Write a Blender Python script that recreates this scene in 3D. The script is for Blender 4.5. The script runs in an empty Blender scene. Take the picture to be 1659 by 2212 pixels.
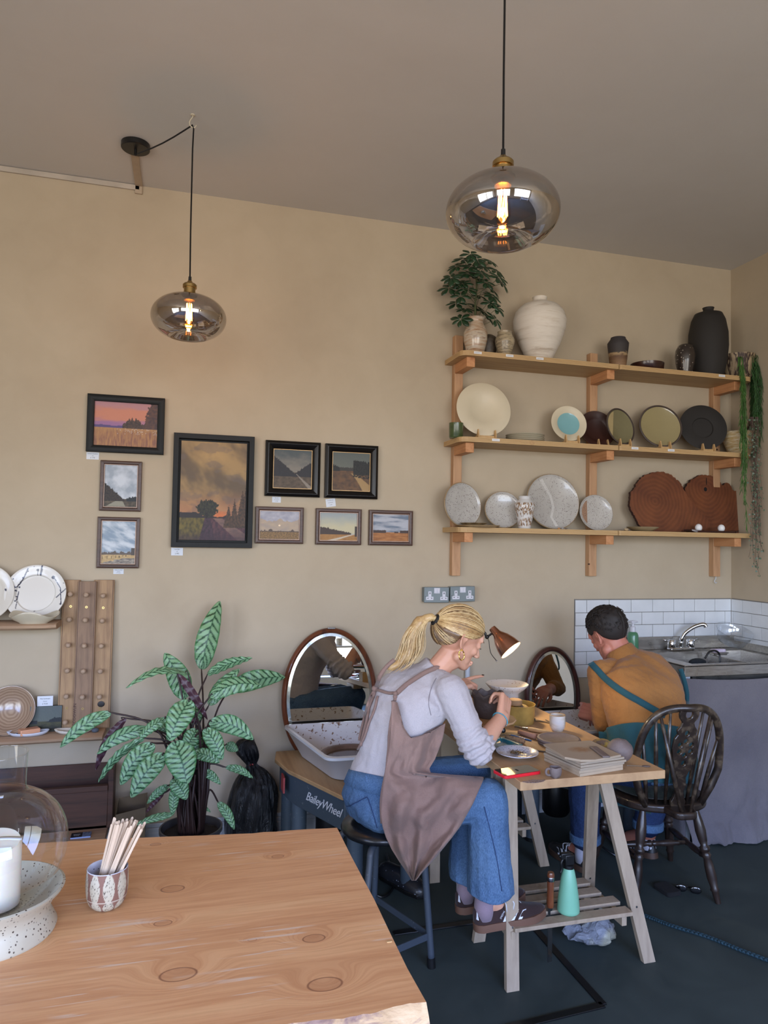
import bpy, math, random
import numpy as np
from mathutils import Vector, Matrix, noise
PI = math.pi
random.seed(7)
sc = bpy.context.scene
COL = sc.collection

# ---------------------------------------------------------------- camera
CAM = Vector((0, -3.72, 1.54)); FPX = 1534.0; PX0, PY0 = 829.5, 1106.0
_y, _p, _r = [math.radians(a) for a in (15.66282, 2.17717, 1.00038)]
_fw = Vector((math.sin(_y)*math.cos(_p), math.cos(_y)*math.cos(_p), math.sin(_p)))
_rt = Vector((math.cos(_y), -math.sin(_y), 0)); _up = _rt.cross(_fw)
_rt, _up = math.cos(_r)*_rt+math.sin(_r)*_up, -math.sin(_r)*_rt+math.cos(_r)*_up
cd = bpy.data.cameras.new('camera'); cam = bpy.data.objects.new('camera', cd); COL.objects.link(cam)
cam.matrix_world = Matrix((( _rt.x, _up.x, -_fw.x, CAM.x), (_rt.y, _up.y, -_fw.y, CAM.y), (_rt.z, _up.z, -_fw.z, CAM.z), (0, 0, 0, 1)))
cd.sensor_fit = 'HORIZONTAL'; cd.sensor_width = 36; cd.lens = 36*FPX/1659; cd.clip_start = 0.05
sc.camera = cam

# survey helpers: where a sight line from the camera meets a real plane of the room
def _ray(x, y): return _fw + _rt*((x-PX0)/FPX) - _up*((y-PY0)/FPX)
def onY(x, y, Y=0.0): d = _ray(x, y); return CAM + d*((Y-CAM.y)/d.y)
def onZ(x, y, Z): d = _ray(x, y); return CAM + d*((Z-CAM.z)/d.z)
def onX(x, y, X): d = _ray(x, y); return CAM + d*((X-CAM.x)/d.x)

# ---------------------------------------------------------------- light
sc.view_settings.view_transform = 'Standard'; sc.view_settings.look = 'None'
sc.view_settings.gamma = 1.0; sc.view_settings.use_curve_mapping = False
sc.view_settings.exposure = 0.15
sc.render.film_transparent = False
sc.cycles.use_denoising = True
sc.cycles.max_bounces = 8; sc.cycles.diffuse_bounces = 3; sc.cycles.adaptive_threshold = 0.02; sc.cycles.glossy_bounces = 5; sc.cycles.transmission_bounces = 8
sc.cycles.transparent_max_bounces = 12; sc.cycles.sample_clamp_indirect = 6.0
sc.cycles.caustics_reflective = False; sc.cycles.caustics_refractive = False

wld = bpy.data.worlds.new('daylight'); sc.world = wld; wld.use_nodes = True
nt = wld.node_tree; nt.nodes.clear()
wo = nt.nodes.new('ShaderNodeOutputWorld'); bg = nt.nodes.new('ShaderNodeBackground')
tc = nt.nodes.new('ShaderNodeTexCoord'); sx = nt.nodes.new('ShaderNodeSeparateXYZ'); mr = nt.nodes.new('ShaderNodeMapRange')
cr = nt.nodes.new('ShaderNodeValToRGB')
nt.links.new(tc.outputs['Generated'], sx.inputs[0]); nt.links.new(sx.outputs[2], mr.inputs[0])
mr.inputs[1].default_value = -1; mr.inputs[2].default_value = 1
nt.links.new(mr.outputs[0], cr.inputs[0]); nt.links.new(cr.outputs[0], bg.inputs[0]); nt.links.new(bg.outputs[0], wo.inputs[0])
e = cr.color_ramp.elements
e[0].position = 0.0; e[0].color = (0.66, 0.60, 0.51, 1)
e[1].position = 1.0; e[1].color = (0.60, 1.04, 2.45, 1)
for p_, c_ in ((0.44, (0.76, 0.70, 0.62, 1)), (0.50, (0.90, 0.90, 0.90, 1)), (0.56, (1.25, 1.45, 1.75, 1)), (0.66, (0.86, 1.24, 2.45, 1))):
    q = e.new(p_); q.color = c_
bg.inputs[1].default_value = 7.0

def portal(name, loc, rot, sx_, sy_):
    l = bpy.data.lights.new(name, 'AREA'); l.shape = 'RECTANGLE'; l.size = sx_; l.size_y = sy_
    l.cycles.is_portal = True
    o = bpy.data.objects.new(name, l); o.location = loc; o.rotation_euler = rot; COL.objects.link(o)
# shop window openings (left wall and the street front behind the camera)
XL, XR, YF, ZC = -3.0, 3.318, -6.6, 3.295
WIN_L = (-6.1, -3.2, 0.3, 2.5)                 # y0 y1 z0 z1 in the left wall
WIN_F = [(-2.6, -0.1, 0.6, 2.8), (0.5, 3.2, 0.6, 3.0)]   # x0 x1 z0 z1 in the front wall
portal('window_daylight', (XL-0.08, (WIN_L[0]+WIN_L[1])/2, (WIN_L[2]+WIN_L[3])/2), (0, -PI/2, 0), WIN_L[3]-WIN_L[2], WIN_L[1]-WIN_L[0])
for w_ in WIN_F:
    portal('window_daylight', ((w_[0]+w_[1])/2, YF-0.08, (w_[2]+w_[3])/2), (PI/2, 0, 0), w_[1]-w_[0], w_[3]-w_[2])

# ---------------------------------------------------------------- materials
_M = {}
def _new(name):
    m = bpy.data.materials.new(name); m.use_nodes = True; n = m.node_tree
    b = n.nodes['Principled BSDF']; return m, n, b
def s2l(c):
    return tuple((x/12.92 if x <= 0.04045 else ((x+0.055)/1.055)**2.4) for x in [v/255 for v in c])
def coords(n, scale=(1, 1, 1), kind='Object'):
    t = n.nodes.new('ShaderNodeTexCoord'); mp = n.nodes.new('ShaderNodeMapping'); mp.inputs['Scale'].default_value = scale
    n.links.new(t.outputs[kind], mp.inputs[0]); return mp.outputs[0]
def tex(n, vec, scale, detail=3, rough=0.5, dist=0):
    t = n.nodes.new('ShaderNodeTexNoise'); t.inputs['Scale'].default_value = scale; t.inputs['Detail'].default_value = detail
    t.inputs['Roughness'].default_value = rough; t.inputs['Distortion'].default_value = dist
    n.links.new(vec, t.inputs[0]); return t.outputs[0]
def ramp(n, fac, stops, interp='LINEAR'):
    r = n.nodes.new('ShaderNodeValToRGB'); r.color_ramp.interpolation = interp; el = r.color_ramp.elements
    while len(el) < len(stops): el.new(0.5)
    for x, (p, c) in zip(el, stops): x.position = p; x.color = (*c, 1)
    n.links.new(fac, r.inputs[0]); return r.outputs[0]
def mixc(n, fac, a, b, mode='MIX'):
    m = n.nodes.new('ShaderNodeMix'); m.data_type = 'RGBA'; m.blend_type = mode
    for s, v in ((m.inputs[0], fac), (m.inputs[6], a), (m.inputs[7], b)):
        if isinstance(v, (int, float)): s.default_value = v
        elif isinstance(v, tuple): s.default_value = (*v, 1)
        else: n.links.new(v, s)
    return m.outputs[2]
def bump(n, b, h, st=0.2, d=0.01):
    bp = n.nodes.new('ShaderNodeBump'); bp.inputs['Strength'].default_value = st; bp.inputs['Distance'].default_value = d
    n.links.new(h, bp.inputs['Height']); n.links.new(bp.outputs[0], b.inputs['Normal'])
def flat(name, c, rough=0.5, metal=0.0, var=0.12, scale=8, bmp=0.0, spec=0.5, coat=0, sheen=0, emit=None, es=0):
    if name in _M: return _M[name]
    m, n, b = _new(name); c = s2l(c)
    v = coords(n); t = tex(n, v, scale, 4)
    c0 = tuple(max(0, x*(1-var)) for x in c); c1 = tuple(min(1, x*(1+var)) for x in c)
    n.links.new(ramp(n, t, [(0.3, c0), (0.7, c1)]), b.inputs['Base Color'])
    b.inputs['Roughness'].default_value = rough; b.inputs['Metallic'].default_value = metal
    b.inputs['Specular IOR Level'].default_value = spec; b.inputs['Coat Weight'].default_value = coat; b.inputs['Sheen Weight'].default_value = sheen
    if bmp: bump(n, b, tex(n, v, scale*4, 4), bmp, 0.004)
    if emit: b.inputs['Emission Color'].default_value = (*emit, 1); b.inputs['Emission Strength'].default_value = es
    _M[name] = m; return m
def wood(name, c1, c2, axis='X', scale=14, rough=0.5, stretch=14, wavy=1.5, coat=0.0, dark=None, spec=0.4):
    if name in _M: return _M[name]
    m, n, b = _new(name); c1, c2 = s2l(c1), s2l(c2)
    sc_ = [1, 1, 1]; sc_['XYZ'.index(axis)] = 1.0/stretch
    v = coords(n, tuple(sc_))
    t = tex(n, v, scale, 5, 0.55, wavy); t2 = tex(n, v, scale*6, 3, 0.6)
    big = tex(n, coords(n), 2.5, 3)
    col = ramp(n, t, [(0.32, c2), (0.5, c1), (0.68, tuple(min(1, x*1.08) for x in c1))])
    col = mixc(n, 0.25, col, ramp(n, t2, [(0.4, c2), (0.6, c1)]))
    col = mixc(n, 1.0, col, ramp(n, big, [(0.3, (0.86, 0.86, 0.86)), (0.7, (1, 1, 1))]), 'MULTIPLY')
    n.links.new(col, b.inputs['Base Color']); b.inputs['Roughness'].default_value = rough; b.inputs['Coat Weight'].default_value = coat
    b.inputs['Specular IOR Level'].default_value = spec
    bump(n, b, t2, 0.15, 0.002)
    _M[name] = m; return m
def speckle(name, base, spot, scale=140, amt=0.30, rough=0.35, base2=None, coat=0.2, edge=0.03):
    if name in _M: return _M[name]
    m, n, b = _new(name); v = coords(n)
    vo = n.nodes.new('ShaderNodeTexVoronoi'); vo.inputs['Scale'].default_value = scale; n.links.new(v, vo.inputs[0])
    mk = ramp(n, vo.outputs['Distance'], [(amt-edge, (1, 1, 1)), (amt, (0, 0, 0))])
    gate = ramp(n, tex(n, v, scale*0.45, 2), [(0.46, (0, 0, 0)), (0.52, (1, 1, 1))])
    fac = mixc(n, 1.0, mk, gate, 'MULTIPLY')
    bc = ramp(n, tex(n, v, 12, 3), [(0.35, s2l(base)), (0.65, s2l(base2 or tuple(min(255, x+8) for x in base)))])
    n.links.new(mixc(n, fac, bc, s2l(spot)), b.inputs['Base Color'])
    b.inputs['Roughness'].default_value = rough; b.inputs['Coat Weight'].default_value = coat
    _M[name] = m; return m
def bands(name, cols, scale=30, axis='Z', dist=2.0, rough=0.45, stretch=5, coat=0.1):
    if name in _M: return _M[name]
    m, n, b = _new(name); sc_ = [1/stretch]*3; sc_['XYZ'.index(axis)] = 1
    v = coords(n, tuple(sc_)); t = tex(n, v, scale, 4, 0.6, dist*0.3)
    k = len(cols)
    st = [(0.3+0.4*i/(k-1), s2l(c)) for i, c in enumerate(cols)]
    n.links.new(ramp(n, t, st), b.inputs['Base Color']); b.inputs['Roughness'].default_value = rough; b.inputs['Coat Weight'].default_value = coat
    bump(n, b, t, 0.2, 0.003)
    _M[name] = m; return m
def vcol(name, rough=0.5, bmp=0.0, spec=0.3, coat=0.0):
    if name in _M: return _M[name]
    m, n, b = _new(name); a = n.nodes.new('ShaderNodeVertexColor'); a.layer_name = 'Col'
    n.links.new(a.outputs[0], b.inputs['Base Color']); b.inputs['Roughness'].default_value = rough
    b.inputs['Specular IOR Level'].default_value = spec; b.inputs['Coat Weight'].default_value = coat
    if bmp: bump(n, b, tex(n, coords(n), 120, 4), bmp, 0.002)
    _M[name] = m; return m
def fabric(name, c, c2=None, scale=400, rough=0.9, mott=6, bs=0.3, sheen=0.15):
    if name in _M: return _M[name]
    m, n, b = _new(name); v = coords(n)
    c = s2l(c); c2 = s2l(c2) if c2 else tuple(x*0.82 for x in c)
    big = ramp(n, tex(n, v, mott, 4), [(0.3, c2), (0.7, c)])
    fine = ramp(n, tex(n, v, scale, 2), [(0.3, (0.8, 0.8, 0.8)), (0.7, (1, 1, 1))])
    n.links.new(mixc(n, 1.0, big, fine, 'MULTIPLY'), b.inputs['Base Color']); b.inputs['Roughness'].default_value = rough
    b.inputs['Sheen Weight'].default_value = sheen; b.inputs['Specular IOR Level'].default_value = 0.2
    w = tex(n, v, 28, 4, 0.6, 0.8); bump(n, b, w, bs, 0.01)
    _M[name] = m; return m
def glass(name, c=(1, 1, 1), rough=0.0, ior=1.45, thin=True, tint=0.0, mirror=0.0):
    """thin shell glass: see-through plus a real reflection at every angle"""
    if name in _M: return _M[name]
    m = bpy.data.materials.new(name); m.use_nodes = True; n = m.node_tree; n.nodes.clear()
    o = n.nodes.new('ShaderNodeOutputMaterial'); tr = n.nodes.new('ShaderNodeBsdfTransparent'); gl = n.nodes.new('ShaderNodeBsdfGlossy')
    mx = n.nodes.new('ShaderNodeMixShader'); fr = n.nodes.new('ShaderNodeFresnel'); fr.inputs[0].default_value = ior
    tr.inputs[0].default_value = (*c, 1); gl.inputs[1].default_value = rough; gl.inputs[0].default_value = (1, 1, 1, 1)
    gb = n.nodes.new('ShaderNodeNewGeometry'); gi = n.nodes.new('ShaderNodeMapRange'); gi.inputs[3].default_value = ior; gi.inputs[4].default_value = 1/ior; n.links.new(gb.outputs['Backfacing'], gi.inputs[0]); n.links.new(gi.outputs[0], fr.inputs[0])
    mp = n.nodes.new('ShaderNodeMapRange'); mp.inputs[3].default_value = mirror; mp.inputs[4].default_value = 1.0
    n.links.new(fr.outputs[0], mp.inputs[0]); n.links.new(mp.outputs[0], mx.inputs[0]); n.links.new(tr.outputs[0], mx.inputs[1]); n.links.new(gl.outputs[0], mx.inputs[2])
    n.links.new(mx.outputs[0], o.inputs[0]); _M[name] = m; return m

# ---------------------------------------------------------------- mesh helpers
def frame(d, up=Vector((0, 0, 1))):
    d = Vector(d).normalized()
    if abs(d.dot(up)) > 0.99: up = Vector((1, 0, 0))
    x = up.cross(d).normalized(); return x, d.cross(x).normalized(), d
class MB:
    def __init__(s): s.v = []; s.f = []; s.c = []; s.uv = []
    def add(s, vs, fs):
        o = len(s.v); s.v += [Vector(p) for p in vs]; s.f += [[i+o for i in q] for q in fs]; return s
    def box(s, c, d, M=None):
        x, y, z = [k/2 for k in d]; c = Vector(c)
        vs = [Vector((a*x, b*y, e_*z)) for a in (-1, 1) for b in (-1, 1) for e_ in (-1, 1)]
        vs = [(M @ p if M else p)+c for p in vs]
        return s.add(vs, [(0, 1, 3, 2), (4, 6, 7, 5), (0, 4, 5, 1), (2, 3, 7, 6), (0, 2, 6, 4), (1, 5, 7, 3)])
    def bb(s, a, b): return s.box([(a[i]+b[i])/2 for i in range(3)], [abs(b[i]-a[i]) for i in range(3)])
    def beam(s, a, b, w, h, up=(0, 0, 1), cut=0):
        a, b = Vector(a), Vector(b); x, y, z = frame(b-a, Vector(up)); vs = []
        for p in (a, b):
            for i, j in ((-1, -1), (1, -1), (1, 1), (-1, 1)):
                q = p+x*(w/2*i)+y*(h/2*j)
                if cut and abs(z.z) > .1: q = q - z*((q.z-p.z)/z.z)
                vs.append(q)
        return s.add(vs, [(3, 2, 1, 0), (4, 5, 6, 7), (0, 1, 5, 4), (1, 2, 6, 5), (2, 3, 7, 6), (3, 0, 4, 7)])
    def tube(s, pts, r, n=8, cap=True):
        pts = [Vector(p) for p in pts]; k = len(pts); rs = [r]*k if isinstance(r, (int, float)) else r
        o = len(s.v); u = None
        for i, p in enumerate(pts):
            d = (pts[min(i+1, k-1)]-pts[max(i-1, 0)])
            if d.length < 1e-9: d = Vector((0, 0, 1))
            d.normalize()
            if u is None: u = frame(d)[0]
            u = (u-d*u.dot(d)); u = u.normalized() if u.length > 1e-6 else frame(d)[0]
            w = d.cross(u)
            for j in range(n):
                a = 2*PI*j/n; s.v.append(p+(u*math.cos(a)+w*math.sin(a))*rs[i])
        for i in range(k-1):
            for j in range(n):
                j2 = (j+1) % n; s.f.append([o+i*n+j, o+i*n+j2, o+(i+1)*n+j2, o+(i+1)*n+j])
        if cap: s.f.append([o+j for j in reversed(range(n))]); s.f.append([o+(k-1)*n+j for j in range(n)])
        return s
    def lathe(s, prof, n=32, c=(0, 0, 0), fn=None, close=True):
        o = len(s.v); c = Vector(c); idx = []
        for k, (r, z) in enumerate(prof):
            if r < 1e-6: idx.append([len(s.v)]*n); s.v.append(c+Vector((0, 0, z)))
            else:
                row = []
                for j in range(n):
                    a = 2*PI*j/n; p = Vector((r*math.cos(a), r*math.sin(a), z))
                    if fn: p = Vector(fn(p, a, k))
                    row.append(len(s.v)); s.v.append(c+p)
                idx.append(row)
        for k in range(len(prof)-1):
            for j in range(n):
                j2 = (j+1) % n; q = [idx[k][j], idx[k][j2], idx[k+1][j2], idx[k+1][j]]
                q = list(dict.fromkeys(q))
                if len(q) > 2: s.f.append(q)
        return s
    def ball(s, c, r, M=None, n=16, m=10):
        c = Vector(c); r = (r, r, r) if isinstance(r, (int, float)) else r; o = len(s.v)
        for i in range(m+1):
            t = PI*i/m
            for j in range(n):
                a = 2*PI*j/n; p = Vector((r[0]*math.sin(t)*math.cos(a), r[1]*math.sin(t)*math.sin(a), r[2]*math.cos(t)))
                s.v.append((M @ p if M else p)+c)
        for i in range(m):
            for j in range(n):
                j2 = (j+1) % n; s.f.append([o+i*n+j, o+(i+1)*n+j, o+(i+1)*n+j2, o+i*n+j2])
        return s
    def cap(s, a, b, ra, rb, n=14):
        """tapered capsule"""
        a, b = Vector(a), Vector(b); d = (b-a); L = d.length
        if L < 1e-6: return s.ball(a, ra)
        d.normalize(); pts = []; rs = []
        for t in (0.05, 0.35, 0.65, 0.87): pts.append(a-d*ra*math.cos(t*PI/2)); rs.append(ra*math.sin(t*PI/2))
        pts.append(a); rs.append(ra); pts.append(b); rs.append(rb)
        for t in (0.87, 0.65, 0.35, 0.05): pts.append(b+d*rb*math.cos(t*PI/2)); rs.append(rb*math.sin(t*PI/2))
        return s.tube(pts, rs, n)
    def chain(s, pts, rs, n=14):
        for i in range(len(pts)-1): s.cap(pts[i], pts[i+1], rs[i], rs[i+1], n)
        return s
    def loft(s, rings, cap=True):
        o = len(s.v); n = len(rings[0])
        for r in rings: s.v += [Vector(p) for p in r]
        for i in range(len(rings)-1):
            for j in range(n):
                j2 = (j+1) % n; s.f.append([o+i*n+j, o+i*n+j2, o+(i+1)*n+j2, o+(i+1)*n+j])
        if cap: s.f.append([o+j for j in reversed(range(n))]); s.f.append([o+(len(rings)-1)*n+j for j in range(n)])
        return s
    def prism(s, poly, z0, z1, M=None):
        n = len(poly); T = (lambda p: M @ Vector(p)) if M else Vector
        o = len(s.v)
        s.v += [T((x, y, z0)) for x, y in poly]+[T((x, y, z1)) for x, y in poly]
        s.f.append([o+i for i in reversed(range(n))]); s.f.append([o+n+i for i in range(n)])
        for i in range(n): j = (i+1) % n; s.f.append([o+i, o+j, o+n+j, o+n+i])
        return s
    def grid(s, fn, nu, nv, colf=None):
        o = len(s.v)
        for j in range(nv+1):
            for i in range(nu+1):
                s.v.append(Vector(fn(i/nu, j/nv)))
                if colf: s.c.append(colf(i/nu, j/nv))
        for j in range(nv):
            for i in range(nu):
                a = o+j*(nu+1)+i; s.f.append([a, a+1, a+nu+2, a+nu+1])
        return s
    def build(s, name, mat, parent=None, smooth=35, bevel=0, seg=2, world=False, solid=0, sub=0, kind=None):
        me = bpy.data.meshes.new(name)
        off = parent.matrix_world.inverted() if (world and parent) else None
        vs = [tuple(off @ p) if off else tuple(p) for p in s.v]
        me.from_pydata(vs, [], s.f); me.update()
        if s.c and len(s.c) == len(vs):
            a = me.color_attributes.new('Col', 'FLOAT_COLOR', 'POINT')
            a.data.foreach_set('color', [k for c in s.c for k in (c[0], c[1], c[2], 1.0)])
        mats = mat if isinstance(mat, (list, tuple)) else [mat]
        for m_ in mats: me.materials.append(m_)
        if smooth:
            me.polygons.foreach_set('use_smooth', [True]*len(me.polygons))
            if smooth < 180: me.set_sharp_from_angle(angle=math.radians(smooth))
        o = bpy.data.objects.new(name, me); COL.objects.link(o)
        if parent: o.parent = parent
        if solid: md = o.modifiers.new('thickness', 'SOLIDIFY'); md.thickness = solid; md.offset = 0
        if bevel: md = o.modifiers.new('bevel', 'BEVEL'); md.width = bevel; md.segments = seg; md.limit_method = 'ANGLE'; md.angle_limit = 0.6
        if sub: md = o.modifiers.new('subdivision', 'SUBSURF'); md.levels = sub; md.render_levels = sub
        if kind: o['kind'] = kind
        return o
def remesh(mb, voxel, smooth_it=4, fac=0.5, disp=None):
    """union of the overlapping solids in mb as one continuous surface"""
    me = bpy.data.meshes.new('tmp'); me.from_pydata([tuple(p) for p in mb.v], [], mb.f); me.update()
    o = bpy.data.objects.new('tmp', me); COL.objects.link(o)
    md = o.modifiers.new('r', 'REMESH'); md.mode = 'VOXEL'; md.voxel_size = voxel; md.adaptivity = 0
    if smooth_it: m2 = o.modifiers.new('s', 'SMOOTH'); m2.factor = fac; m2.iterations = smooth_it
    dg = bpy.context.evaluated_depsgraph_get(); ev = o.evaluated_get(dg); m3 = ev.to_mesh()
    n = len(m3.vertices); co = np.empty(n*3); m3.vertices.foreach_get('co', co); co = co.reshape(-1, 3)
    no = np.empty(n*3); m3.vertices.foreach_get('normal', no); no = no.reshape(-1, 3)
    fs = [list(p.vertices) for p in m3.polygons]
    ev.to_mesh_clear(); bpy.data.objects.remove(o); bpy.data.meshes.remove(me)
    out = MB(); out.f = fs
    if disp: out.v = [Vector(co[i])+Vector(no[i])*disp(Vector(co[i])) for i in range(n)]
    else: out.v = [Vector(p) for p in co]
    return out
def empty(name, loc, rz=0.0):
    o = bpy.data.objects.new(name, None); o.empty_display_size = 0.05; COL.objects.link(o)
    o.location = loc; o.rotation_euler = (0, 0, rz); o.matrix_world = Matrix.Translation(Vector(loc)) @ Matrix.Rotation(rz, 4, 'Z'); return o
def tag(o, label, cat, group=None, kind=None):
    o['label'] = label; o['category'] = cat
    if group: o['group'] = group
    if kind: o['kind'] = kind
    return o
def thing(name, label, cat, loc=(0, 0, 0), rz=0.0, group=None): return tag(empty(name, loc, rz), label, cat, group)
def copy_tree(o, parent=None):
    c = o.copy(); COL.objects.link(c); c.parent = parent
    for ch in list(o.children): copy_tree(ch, c)
    return c
def struct(name, mb, m, **k):
    o = mb.build(name, m, smooth=k.pop('smooth', 0), **k); o['kind'] = 'structure'; return o
def bez(p0, p1, p2, p3, n=12):
    p0, p1, p2, p3 = map(Vector, (p0, p1, p2, p3)); out = []
    for i in range(n+1):
        t = i/n; out.append(p0*(1-t)**3+p1*3*t*(1-t)**2+p2*3*t*t*(1-t)+p3*t**3)
    return out
def crv(pts, n=6):
    """smooth curve through points"""
    P = [Vector(p) for p in pts]; P = [P[0]*2-P[1]]+P+[P[-1]*2-P[-2]]; out = []
    for i in range(1, len(P)-2):
        for k in range(n):
            t = k/n; a, b, c, d = P[i-1:i+3]
            out.append(0.5*((2*b)+(c-a)*t+(2*a-5*b+4*c-d)*t*t+(3*b-a-3*c+d)*t**3))
    out.append(P[-2]); return out
def text(name, body, size, M, mat, parent, ext=0.0004, font=None, shear=0.0, space=1.0):
    cu = bpy.data.curves.new(name, 'FONT'); cu.body = body; cu.size = size; cu.extrude = ext; cu.align_x = 'CENTER'; cu.align_y = 'CENTER'; cu.shear = shear
    cu.space_character = space; cu.resolution_u = 2
    o = bpy.data.objects.new('t', cu); COL.objects.link(o); dg = bpy.context.evaluated_depsgraph_get()
    me = bpy.data.meshes.new_from_object(o.evaluated_get(dg)); bpy.data.objects.remove(o); me.name = name
    me.materials.clear(); me.materials.append(mat); me.transform(M)
    q = bpy.data.objects.new(name, me); COL.objects.link(q); q.parent = parent; return q
def fbm(x, y, z=0.0, o=4):
    return noise.fractal(Vector((x, y, z)), 1.0, 2.0, o)
def lerp(a, b, t): return a+(b-a)*t
def lerp3(a, b, t): t = max(0, min(1, t)); return tuple(a[i]+(b[i]-a[i])*t for i in range(3))
def smooth01(a, b, x): t = max(0, min(1, (x-a)/(b-a))); return t*t*(3-2*t)

# ---------------------------------------------------------------- room shell
def plaster(name, base, vary, warm=None, scale=1.3):
    m, n, b = _new(name); v = coords(n)
    t = tex(n, v, scale, 5, 0.55, 0.4); t2 = tex(n, v, 7, 4, 0.6, 0.6)
    c = ramp(n, t, [(0.3, s2l(vary)), (0.7, s2l(base))])
    c = mixc(n, 0.18, c, ramp(n, t2, [(0.35, s2l(vary)), (0.65, s2l(warm or base))]))
    n.links.new(c, b.inputs['Base Color']); b.inputs['Roughness'].default_value = 0.85; b.inputs['Specular IOR Level'].default_value = 0.25
    bump(n, b, tex(n, v, 5, 6, 0.6), 0.12, 0.01); return m
M_WALL = plaster('wall_paint', (187, 173, 151), (176, 161, 139), (193, 179, 157))
M_CEIL = plaster('ceiling_paint', (206, 203, 199), (200, 196, 191))
def floor_mat():
    m, n, b = _new('dark_concrete'); v = coords(n); t = tex(n, v, 3, 6, 0.6, 0.5); t2 = tex(n, v, 30, 3, 0.7)
    c = ramp(n, t, [(0.3, s2l((46, 56, 56))), (0.7, s2l((62, 72, 70)))])
    sp = ramp(n, t2, [(0.70, (0, 0, 0)), (0.76, (1, 1, 1))])
    n.links.new(mixc(n, mixc(n, 0.25, (0, 0, 0), sp), c, s2l((120, 124, 120))), b.inputs['Base Color'])
    n.links.new(ramp(n, t, [(0.3, (0.55,)*3), (0.7, (0.8,)*3)]), b.inputs['Roughness']); b.inputs['Specular IOR Level'].default_value = 0.3
    bump(n, b, t2, 0.1, 0.003); return m
struct('floor', MB().bb((XL-.3, YF-.3, -0.1), (XR+.3, 0.3, 0)), floor_mat())
struct('ceiling', MB().bb((XL-.3, YF-.3, ZC), (XR+.3, 0.3, ZC+.1)), M_CEIL)
struct('wall_back', MB().bb((XL-.2, 0, 0), (XR+.2, 0.15, ZC)), M_WALL)
struct('wall_right', MB().bb((XR, YF, 0), (XR+.15, 0, ZC)), M_WALL)
y0, y1, z0, z1 = WIN_L; w = MB()
w.bb((XL-.15, YF, 0), (XL, y0, ZC)); w.bb((XL-.15, y1, 0), (XL, 0, ZC)); w.bb((XL-.15, y0, 0), (XL, y1, z0)); w.bb((XL-.15, y0, z1), (XL, y1, ZC))
struct('wall_left', w, M_WALL)
w = MB(); xs = [XL-.15, WIN_F[0][0], WIN_F[0][1], WIN_F[1][0], WIN_F[1][1], XR+.15]
for a_, b_ in ((xs[0], xs[1]), (xs[2], xs[3]), (xs[4], xs[5])): w.bb((a_, YF-.15, 0), (b_, YF, ZC))
for q in WIN_F: w.bb((q[0], YF-.15, 0), (q[1], YF, q[2])); w.bb((q[0], YF-.15, q[3]), (q[1], YF, ZC))
struct('wall_front', w, M_WALL)
M_FRAME = flat('window_paint', (96, 104, 108), 0.5)
def winframe(name, a, b, axis, n):
    w = MB(); t = 0.05
    def bar(p, q): w.bb(p, q)
    if axis == 'x':
        (x0, x1, z0, z1), Y = a, b
        bar((x0, Y-.1, z0), (x1, Y-.04, z0+t)); bar((x0, Y-.1, z1-t), (x1, Y-.04, z1))
        for i in range(n+1): x = lerp(x0, x1-t, i/n); bar((x, Y-.1, z0), (x+t, Y-.04, z1))
    else:
        (y0, y1, z0, z1), X = a, b
        bar((X-.1, y0, z0), (X-.04, y1, z0+t)); bar((X-.1, y0, z1-t), (X-.04, y1, z1))
        for i in range(n+1): y = lerp(y0, y1-t, i/n); bar((X-.1, y, z0), (X-.04, y+t, z1))
    return struct(name, w, M_FRAME)
winframe('window_1', WIN_L, XL, 'y', 2); winframe('window_2', WIN_F[0], YF, 'x', 2); winframe('window_3', WIN_F[1], YF, 'x', 1)
M_WHITE = flat('white_gloss', (190, 196, 204), 0.4)
# skirting, picture rail end, painted conduit, tiles
w = MB(); w.bb((XL, -0.02, 0), (2.5, 0, 0.105)); w.bb((XL, -0.014, 0.105), (2.5, 0, 0.125)); w.bb((XL, -.024, .0), (2.5, 0, .085))
struct('baseboard_back', w, M_WHITE, bevel=0.004)
w = MB(); w.bb((XL, -0.012, ZC-.028), (-0.262, 0, ZC-.002)); struct('trim_1', w, flat('rail_paint', (178, 168, 156), .6), bevel=.003)
w = MB(); w.bb((-0.285, -0.37, ZC-.008), (-0.25, -0.0, ZC)); w.bb((-0.285, -0.012, ZC-.045), (-0.25, 0, ZC)); struct('trim_2', w, flat('conduit_paint', (172, 155, 134), .7), bevel=.002)
# dark metal channels let into the floor
def strip(pts, wd, z): 
    w = MB()
    for a, b in zip(pts[:-1], pts[1:]): w.beam((*a, z), (*b, z), wd, 0.006)
    return w
fa, fb, fc = onZ(850, 2018, 0), onZ(1130, 1978, 0), onZ(1303, 2172, 0)
fd = onZ(820, 2290, 0)
struct('trim_3', strip([fa[:2], fb[:2]], 0.028, 0.002), flat('channel_black', (12, 13, 14), .35), bevel=.001)
struct('trim_4', strip([fb[:2], fc[:2]], 0.028, 0.002).add([], []), flat('channel_black', (12, 13, 14), .35), bevel=.001)
struct('trim_5', strip([fc[:2], fd[:2]], 0.028, 0.002), flat('channel_black', (12, 13, 14), .35), bevel=.001)
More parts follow.
